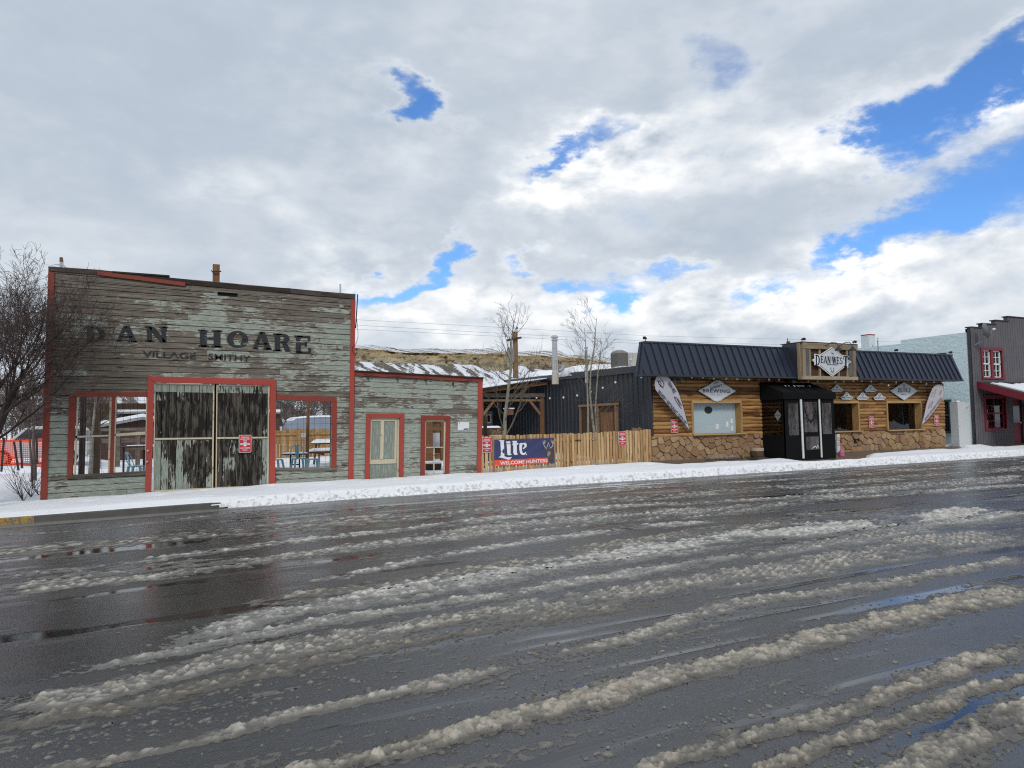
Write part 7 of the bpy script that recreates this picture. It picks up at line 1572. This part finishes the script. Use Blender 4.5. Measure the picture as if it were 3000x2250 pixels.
# steel chairs : one modelled, then copies
def steel_chair():
    t = thing('steel_chair', 'x', 'chair', (0, 0, 0), 'pale blue steel chairs')
    MB().prism(rrect(.36, .36, .06), .43, .455, fn=lambda x, y, z: (x, z, y)).build('seat', M['chair'], t)
    for sx_ in (-1, 1):
        for sy_ in (-1, 1): MB().hexa([(sx_ * .21 - .02, sy_ * .22 - .02, 0), (sx_ * .21 + .02, sy_ * .22 - .02, 0), (sx_ * .21 + .02, sy_ * .22 + .02, 0), (sx_ * .21 - .02, sy_ * .22 + .02, 0), (sx_ * .15 - .03, sy_ * .15 - .03, .44), (sx_ * .15 + .03, sy_ * .15 - .03, .44), (sx_ * .15 + .03, sy_ * .15 + .03, .44), (sx_ * .15 - .03, sy_ * .15 + .03, .44)]).build('leg', M['chair'], t)
    MB().tube([(-.17, .12, .44), (-.20, .20, .62), (-.17, .24, .78), (-.09, .27, .85), (0, .275, .865), (.09, .27, .85), (.17, .24, .78), (.20, .20, .62), (.17, .12, .44)], .012, 7).build('back_frame', M['chair'], t)
    MB().hexa([(-.05, .165, .455), (.05, .165, .455), (.05, .175, .455), (-.05, .175, .455), (-.065, .262, .85), (.065, .262, .85), (.065, .272, .85), (-.065, .272, .85)]).build('back_splat', M['chair'], t); return t
ch = steel_chair()
for i, (px, Y, rz, lab) in enumerate(((400, 22.3, R(115), 'pale blue steel chair inside the left smithy window'), (876, 22.0, R(8), 'pale blue steel chair at the round table in the right smithy window'), (806, 21.8, R(60), 'pale blue steel chair mostly hidden by the left jamb of the right smithy window'))):
    o = ch if i == 0 else dup(ch, (0, 0, 0)); o.location = tuple(G_(px, 1370, Y) + np.array((0, 0, .12))); o.rotation_euler = (0, 0, rz); o['label'] = lab
b = G_(916, 1375, 21.6) + np.array((0, 0, .1)); st = thing('steel_stool', 'pale blue steel stool right of the chair in the right smithy window', 'stool', b)
MB().prism([(b[0] + x, b[1] + y) for x, y in rrect(.33, .33, .06)], b[2] + .44, b[2] + .47, fn=lambda x, y, z: (x, z, y)).build('seat', M['chair'], st)
for sx_ in (-1, 1):
    for sy_ in (-1, 1): MB().bar((b[0] + sx_ * .20, b[1] + sy_ * .20, b[2]), (b[0] + sx_ * .13, b[1] + sy_ * .13, b[2] + .45), .05).build('leg', M['chair'], st)
b = G_(864, 1360, 23.0); z = PV(864, 1329, 23.0)[2]; tb = thing('round_table', 'dark round cafe table with snow on top in the right smithy window', 'table', b); kk = 38 * 23 / F_PX
MB().lathe([(kk, z - .03), (kk, z)], (b[0], b[1], 0), 28).build('table_top', M['darkmetal'], tb)
for dx in (-.14, .14): MB().tube([(b[0] + dx, b[1], z - .03), (b[0] + dx, b[1], b[2] + .02)], .025, 8).build('leg', M['darkmetal'], tb)
MB().tube([(b[0] - .14, b[1], z - .35), (b[0] + .14, b[1], z - .35)], .02, 6).build('stretcher', M['darkmetal'], tb); MB().lathe([(kk * .97, z + .002), (kk * .85, z + .035), (kk * .4, z + .055), (.02, z + .06)], (b[0], b[1], 0), 28).build('snow_cover', M['snow'], tb, smooth=True)
b = G_(378, 1330, 26.5); z = PV(378, 1307, 26.5)[2]; tb = thing('patio_table', 'dark patio table behind the blue chair in the left smithy window', 'table', b); MB().box(b[0] - .25, b[0] + .7, 26.1, 26.9, z - .03, z).build('table_top', M['darkmetal'], tb)
for dx in (-.15, .6): MB().bar((b[0] + dx, 26.4, z), (b[0] + dx, 26.4, b[2]), .06).build('leg', M['darkmetal'], tb)
b = G_(405, 1330, 28.5); z = PV(405, 1309, 28.5)[2]; pt2 = thing('slatted_table', 'grey slatted table with snow beside the dark patio table', 'table', b); MB().box(b[0] - .35, b[0] + 1.1, 28.1, 28.9, z - .10, z).build('table_top', M['oldwood'], pt2); MB().box(b[0] - .36, b[0] + 1.1, 28.08, 28.92, z + .002, z + .06).build('snow_cover', M['snow'], pt2); MB().box(b[0] + .15, b[0] + .25, 28.4, 28.5, b[2] - .1, z - .1).build('leg', M['darkmetal'], pt2)
# picnic table
Yt = 25.5; b = G_(945, 1340, Yt); zt, zs = PV(945, 1297, Yt)[2], PV(915, 1320, Yt)[2]; pt = thing('picnic_table', 'brown wooden picnic table under thick snow in the right smithy window', 'picnic table', b)
x0, x1 = PV(916, 1297, Yt)[0], PV(1010, 1297, Yt)[0]; rot_ = 0
MB().box(x0, x1, Yt - .35, Yt + .4, zt - .05, zt).build('table_top', M['picnic'], pt); MB().box(x0 - .28, x1 - .1, Yt - .95, Yt - .68, zs - .07, zs).build('bench_seat', M['picnic'], pt); MB().box(x0, x1, Yt + .75, Yt + 1.0, zs - .05, zs).build('bench_seat', M['picnic'], pt)
for x in (x0 + .18, x1 - .25):
    MB().bar((x, Yt - .25, zt - .05), (x - .1, Yt - .85, b[2]), .05, .12).build('leg', M['picnic'], pt); MB().bar((x, Yt + .3, zt - .05), (x, Yt + .9, b[2]), .05, .12).build('leg', M['picnic'], pt); MB().bar((x + .05, Yt - .9, zs - .09), (x + .05, Yt + .95, zs - .09), .05, .10).build('bench_support', M['picnic'], pt)
def mound(mb, x0, x1, y0, y1, z, h):
    n, m_ = 12, 6; mb.add([(x0 + (x1 - x0) * i / n, y0 + (y1 - y0) * j / m_, z + h * min(1, 3.2 * (1 - abs(2 * i / n - 1))) ** .6 * min(1, 3 * (1 - abs(2 * j / m_ - 1))) ** .6 + .002) for j in range(m_ + 1) for i in range(n + 1)], [(j * (n + 1) + i, j * (n + 1) + i + 1, (j + 1) * (n + 1) + i + 1, (j + 1) * (n + 1) + i) for j in range(m_) for i in range(n)])
m_ = MB(); mound(m_, x0 - .02, x1, Yt - .37, Yt + .42, zt, .13); mound(m_, x0 - .3, x1 - .1, Yt - .97, Yt - .66, zs, .11); m_.build('snow_cover', M['snow'], pt, smooth=True)
# back fence
Yb = 31.5; bf = thing('board_fence', 'golden brown board fence at the back of the yard in the right smithy window', 'fence', G_(890, 1322, Yb)); p0, p1 = PV(740, 1256, Yb), PV(1120, 1262, Yb); zb = G_(890, 1322, Yb)[2]; m_ = MB(); x = p0[0]; r = random.Random(8)
while x < p1[0]:
    w_ = .14; m_.box(x, x + w_ - .012, Yb, Yb + .02, zb + .05, PV(890, 1258, Yb)[2] + r.uniform(-.03, .03), tone=r.random()); x += w_
m_.build('boards', M['backfence'], bf)
for px in (875, 780, 980, 1080): q = PV(px, 1300, Yb - .06); MB().box(q[0] - .08, q[0] + .08, Yb - .12, Yb, zb - .1, PV(px, 1254, Yb)[2]).build('post', M['backfence'], bf)
MB().box(p0[0], p1[0], Yb - .06, Yb, PV(890, 1268, Yb)[2] - .1, PV(890, 1268, Yb)[2]).build('rail', M['backfence'], bf)
b = G_(899, 1330, 23.8); lp = thing('brown_pole', 'slim brown pole with an electric box in the right smithy window', 'pole', b); MB().tube([(b[0], 23.8, b[2] - .1), (b[0] + .06, 23.8, b[2] + 3.0)], .055, 10).build('shaft', M['rusttimber'], lp)
q = PV(890, 1274, 23.7); MB().box(q[0] - .08, q[0] + .06, 23.65, 23.75, q[2] - .08, q[2] + .06).build('electric_box', M['white'], lp); MB().tube([(q[0] + .04, 23.7, b[2]), (q[0] + .04, 23.7, q[2])], .014, 6).build('conduit', M['galv'], lp)
# covered trailer
Yt = 40.0; tr_ = thing('covered_trailer', 'travel trailer under a grey tarp with snow on top behind the board fence', 'trailer', G_(900, 1310, Yt)); prof = [(846, 1300), (846, 1254), (850, 1243), (856, 1233), (868, 1227), (895, 1224), (940, 1222), (1010, 1222), (1060, 1226), (1070, 1260), (1070, 1300)]; pp = [(PV(*p, Yt)[0], PV(*p, Yt)[2]) for p in prof]
MB().prism(pp[::-1], Yt, Yt + 2.4).build('tarp', M['tarp'], tr_); m_ = MB()
for p, s_ in zip(pp[3:8], pp[4:9]): m_.hexa([(p[0], Yt - .02, p[1] + .004), (s_[0], Yt - .02, s_[1] + .004), (s_[0], Yt + 2.4, s_[1] + .004), (p[0], Yt + 2.4, p[1] + .004), (p[0], Yt - .02, p[1] + .10), (s_[0], Yt - .02, s_[1] + .10), (s_[0], Yt + 2.4, s_[1] + .10), (p[0], Yt + 2.4, p[1] + .10)])
m_.build('snow_cover', M['snow'], tr_)
for px in (920, 985): q = PV(px, 1300, Yt - .02); m_ = MB(); m_.tube([(q[0], Yt - .02, G_(900, 1310, Yt)[2] + .32), (q[0], Yt + .2, G_(900, 1310, Yt)[2] + .32)], .32, 16); m_.build('wheel', M['rubber'], tr_)
# cabin behind the right shop doorway, half barrel
Yc = 25.5; cb = thing('log_shed', 'brown plank shed seen through the open shop doorway', 'shed', G_(1270, 1380, Yc)); x0, x1 = PV(1195, 1250, Yc)[0], PV(1340, 1250, Yc)[0]; zc0 = cb.location[2]
m_ = MB(); z = zc0
while z < 3.2: m_.box(x0, x1, Yc + .8 + rnd.uniform(0, .02), Yc + .9, z, z + .14, tone=rnd.random()); z += .15
m_.build('plank_wall', M['cabin'], cb)
for px in (1252, 1262, 1296): q = PV(px, 1300, Yc); MB().box(q[0] - .07, q[0] + .07, Yc - .05, Yc + .1, zc0 - .1, 3.0).build('post', M['cabin'], cb)
MB().box(x0, x1, Yc - .04, Yc + .08, PV(1270, 1262, Yc)[2], PV(1270, 1250, Yc)[2]).build('beam', M['cabin'], cb); q = PV(1278, 1290, Yc + .7); MB().box(q[0] - .22, q[0] + .22, Yc + .76, Yc + .8, q[2] - .3, q[2] + .3).build('window_pane', M['offwhite'], cb)
MB().box(x0 - .2, x1 + .2, Yc - .4, Yc + 1.2, 3.0, 3.12).build('roof', M['cabin'], cb)
b = G_(1269, 1385, 21.6); kk = 26 * 21.6 / F_PX; hb_ = thing('half_barrel', 'dark half barrel with a cap of snow inside the open shop doorway', 'barrel', b); zt = PV(1269, 1358, 21.6)[2] - b[2]
MB().lathe([(kk * .85, 0), (kk, zt * .6), (kk * .98, zt)], b, 20).build('staves', M['brownboard'], hb_); MB().lathe([(kk * 1.0, zt + .002), (kk * .95, zt + .03), (kk * .4, zt + .05), (.02, zt + .05)], b, 20).build('snow_cover', M['snow'], hb_, smooth=True)
# things over the picket fence
b = G_(1421, 1290, 21.0); gp = thing('stub_post', 'short thick mossy brown post rising above the left end of the fence', 'post', b); MB().tube([b, PV(1421, 1221, 21.0)], .065, 10).build('shaft', M['oldwoodz'], gp)
b = G_(1437, 1290, 24.0); sbx = thing('planter_box', 'reddish brown planter box topped with snow behind the fence', 'planter', b); p0, p1 = PV(1408, 1254, 24), PV(1462, 1254, 24)
MB().box(p0[0], p1[0], 23.7, 24.3, b[2], p0[2]).build('box', M['barnred'], sbx); m_ = MB(); mound(m_, p0[0], p1[0], 23.68, 24.32, p0[2] + .0, .07); m_.build('snow_cover', M['snow'], sbx, smooth=True)
def straw(label, px, py, Y, n, w_, h_, nm, hang=False):
    b = np.array(PV(px, py, Y)); t = thing(nm, label, 'planter', b); r = random.Random(px); m_ = MB()
    for k_ in range(n): a = r.uniform(0, 6.28); d = np.array((math.cos(a) * r.uniform(.3, 1), math.sin(a) * r.uniform(.3, 1), r.uniform(.2, 1.2 if not hang else .5))); m_.tube([b, b + d * np.array((w_, w_, h_)) * .6, b + d * np.array((w_, w_, h_)) * r.uniform(.8, 1.1) + np.array((0, 0, -.05))], .006, 3, cap=False)
    m_.build('dry_stems', M['straw'], t); MB().lathe([(w_ * .45, -.18), (w_ * .75, 0), (w_ * .7, .01)], b, 12).build('basket' if hang else 'pot', M['straw' if hang else 'offwhite'], t)
    if hang:
        for a in (0, 2.1, 4.2): MB().tube([b + np.array((math.cos(a) * w_ * .7, math.sin(a) * w_ * .7, 0)), b + np.array((0, 0, .42))], .006, 4).build('hanger', M['darkmetal'], t)
        MB().tube([b + np.array((0, 0, .40)), b + np.array((0, 0, .5)), b + np.array((.25, 0, .52))], .010, 5).build('bracket', M['darkmetal'], t)
straw('pot of tangled dry brown stems behind the left end of the fence', 1455, 1275, 20.6, 70, .26, .26, 'dry_plant_pot'); straw('hanging basket of dry straw over the right end of the fence', 1866, 1257, 20.0, 60, .24, .18, 'hanging_basket', True)
b = PV(1491, 1206, 24.8); bh = thing('bird_feeder', 'small red box with snow on its roof hung at the timber porch post', 'bird feeder', b); MB().box(b[0] - .13, b[0] + .13, 24.65, 24.95, b[2] - .13, b[2] + .10).build('box', M['rusttimber'], bh); MB().box(b[0] - .16, b[0] + .16, 24.62, 24.98, b[2] + .102, b[2] + .15).build('snow_cover', M['snow'], bh)
# orange safety fence, stakes, parked vehicle
Yo = 25.0
of = thing('safety_fence', 'orange plastic safety netting held by dark steel stakes left of the smithy', 'safety fence', G_(60, 1380, Yo)); p0, p1 = PV(-260, 1330, Yo), PV(140, 1330, Yo); zo0, zo1 = PV(60, 1366, Yo)[2], PV(60, 1287, Yo)[2]
def oy(x): return Yo + .25 * math.sin(x * 1.1) + .10 * math.sin(x * 3.7)
m_ = MB(); n_ = 13; xx = np.arange(p0[0], p1[0], .10)
for j in range(n_):
    z = zo0 + (zo1 - zo0) * j / (n_ - 1); hw_ = .024 if j in (0, n_ - 1) else .0105
    for a, b in zip(xx[:-1], xx[1:]): s0, s1 = .05 * math.sin(a * 2.2 + j * .2), .05 * math.sin(b * 2.2 + j * .2); m_.hexa([(a, oy(a), z - hw_ + s0), (b, oy(b), z - hw_ + s1), (b, oy(b) + .004, z - hw_ + s1), (a, oy(a) + .004, z - hw_ + s0), (a, oy(a), z + hw_ + s0), (b, oy(b), z + hw_ + s1), (b, oy(b) + .004, z + hw_ + s1), (a, oy(a) + .004, z + hw_ + s0)])
x = p0[0]
while x < p1[0]: s0 = .05 * math.sin(x * 2.2); m_.box(x - .0065, x + .0065, oy(x) + .005, oy(x) + .008, zo0 + s0, zo1 + s0); x += .055
m_.build('netting', M['orange'], of)
for (a, b) in (((12, 1282), (4, 1382)), ((41, 1294), (54, 1378)), ((60, 1290), (65, 1372)), ((107, 1284), (110, 1360)), ((-60, 1285), (-62, 1375)), ((-150, 1285), (-148, 1378))):
    MB().bar(PV(*b, Yo - .2), PV(*a, Yo - .2), .05).build('stake', M['stake'], of)
# parked vehicle behind the netting
Yv = 31.0; xv = PV(108, 1300, Yv)[0]; gzv = float(yard(np.array(xv), np.array(Yv))); car = thing('parked_car', 'pale parked vehicle with dark windows mostly hidden behind the orange netting', 'car', (xv, Yv, gzv))
def cs(pts, y0, y1): return MB().prism([(xv - x * .75, gzv + z * .84) for x, z in pts[::-1]], y0, y1)
cs([(-2.2, .35), (2.35, .35), (2.42, .75), (2.3, .98), (1.2, 1.08), (-2.25, 1.05), (-2.3, .7)], Yv, Yv + 1.8).build('body', M['carpaint'], car, bevel=.05)
cs([(-2.15, 1.051), (1.25, 1.081), (.55, 1.68), (.2, 1.76), (-1.7, 1.76), (-2.0, 1.6)], Yv + .12, Yv + 1.68).build('cabin', M['carpaint'], car, bevel=.04)
cs([(-1.85, 1.12), (-.55, 1.12), (-.55, 1.62), (-1.75, 1.62)], Yv + .10, Yv + .118).build('side_window', M['carglass'], car); cs([(-.45, 1.12), (1.0, 1.14), (.45, 1.62), (-.45, 1.62)], Yv + .10, Yv + .118).build('side_window', M['carglass'], car)
for x in (-1.35, 1.45): w_ = MB().tube([(xv - x * .75, Yv - .03, gzv + .30), (xv - x * .75, Yv + .22, gzv + .30)], .30, 20).build('wheel', M['rubber'], car); MB().tube([(xv - x * .75, Yv - .045, gzv + .30), (xv - x * .75, Yv - .03, gzv + .30)], .2, 14).build('rim', M['greymetal'], w_)
MB().box(xv - 1.82, xv - 1.74, Yv + .1, Yv + .4, gzv + .58, gzv + .72).build('headlight', M['glass'], car)
# thicket of bare trees closing the view at the back (one mass)
r = random.Random(77); out = []
tcfg = dict(max=3, seg=[4, 4, 3, 2], wob=[.08, .12, .16, .2], lift=[.03, .05, .05, .03], kids=[9, 6, 5, 0], ang=[(20, 50)] * 4, len=[(.45, .7)] * 4, rk=[.5, .6, .6], tip=.3, rmin=.012); tcfg['from'] = [.2, .2, .2]
for px0, px1, Y, n_, h_ in ((-260, 300, 62, 26, 4.6), (790, 985, 75, 13, 7.5), (780, 985, 58, 9, 3.6), (-200, 320, 46, 14, 3.2)):
    for k_ in range(n_): px = px0 + (px1 - px0) * (k_ + r.random()) / n_; b = PV(px, 1300, Y + r.uniform(-3, 3)); grow(r, (b[0], b[1], .2), (r.gauss(0, .12), r.gauss(0, .1), 1), h_ * r.uniform(.65, 1.05), .07, 0, tcfg, out)
m_ = MB()
for dp, pts, rad in out: m_.tube(pts, rad, 3, cap=False)
o = m_.build('thicket', M['greybark']); tag(o, 'grey leafless thicket of bushes and trees behind the yard', 'thicket', kind='stuff')

# ------------------------------------------------------------------ across the street (mirrored in the restaurant windows)
oX0, oX1, oY = 38.0, 98.0, -17.0; ob = thing('brick_building', 'long dark brick building across the street, mirrored in the restaurant windows', 'building', ((oX0 + oX1) / 2, oY, .1)); MB().box(oX0, oX1, oY - 8, oY, -.3, 6.2).build('wall', M['cabin'], ob); m_ = MB().box(oX0 - .2, oX1 + .2, oY - 8.2, oY + .15, 6.2, 6.5).build('cornice', M['darkcap'], ob)
x = oX0 + 2
while x < oX1 - 3: f_ = MB().box(x, x + 2.2, oY, oY + .06, 1.0, 3.2).build('window', M['carglass'], ob); MB().box(x - .1, x + 2.3, oY, oY + .04, .86, .99).build('sill', M['concrete'], f_); x += 5
X, Y = np.meshgrid(np.arange(20, 100, .5), np.arange(-14, -9.9, .25)); sb_h = .9 * np.exp(-((Y + 12) / 1.2) ** 2) * (.5 + fbm(X * .3, Y * .5, 210, 4)); o = grid_object('snow_bank', X, Y, gz(X) - .05 + sb_h, M['snow']); tag(o, 'ploughed snow bank along the far side of the street', 'snow bank', kind='stuff')
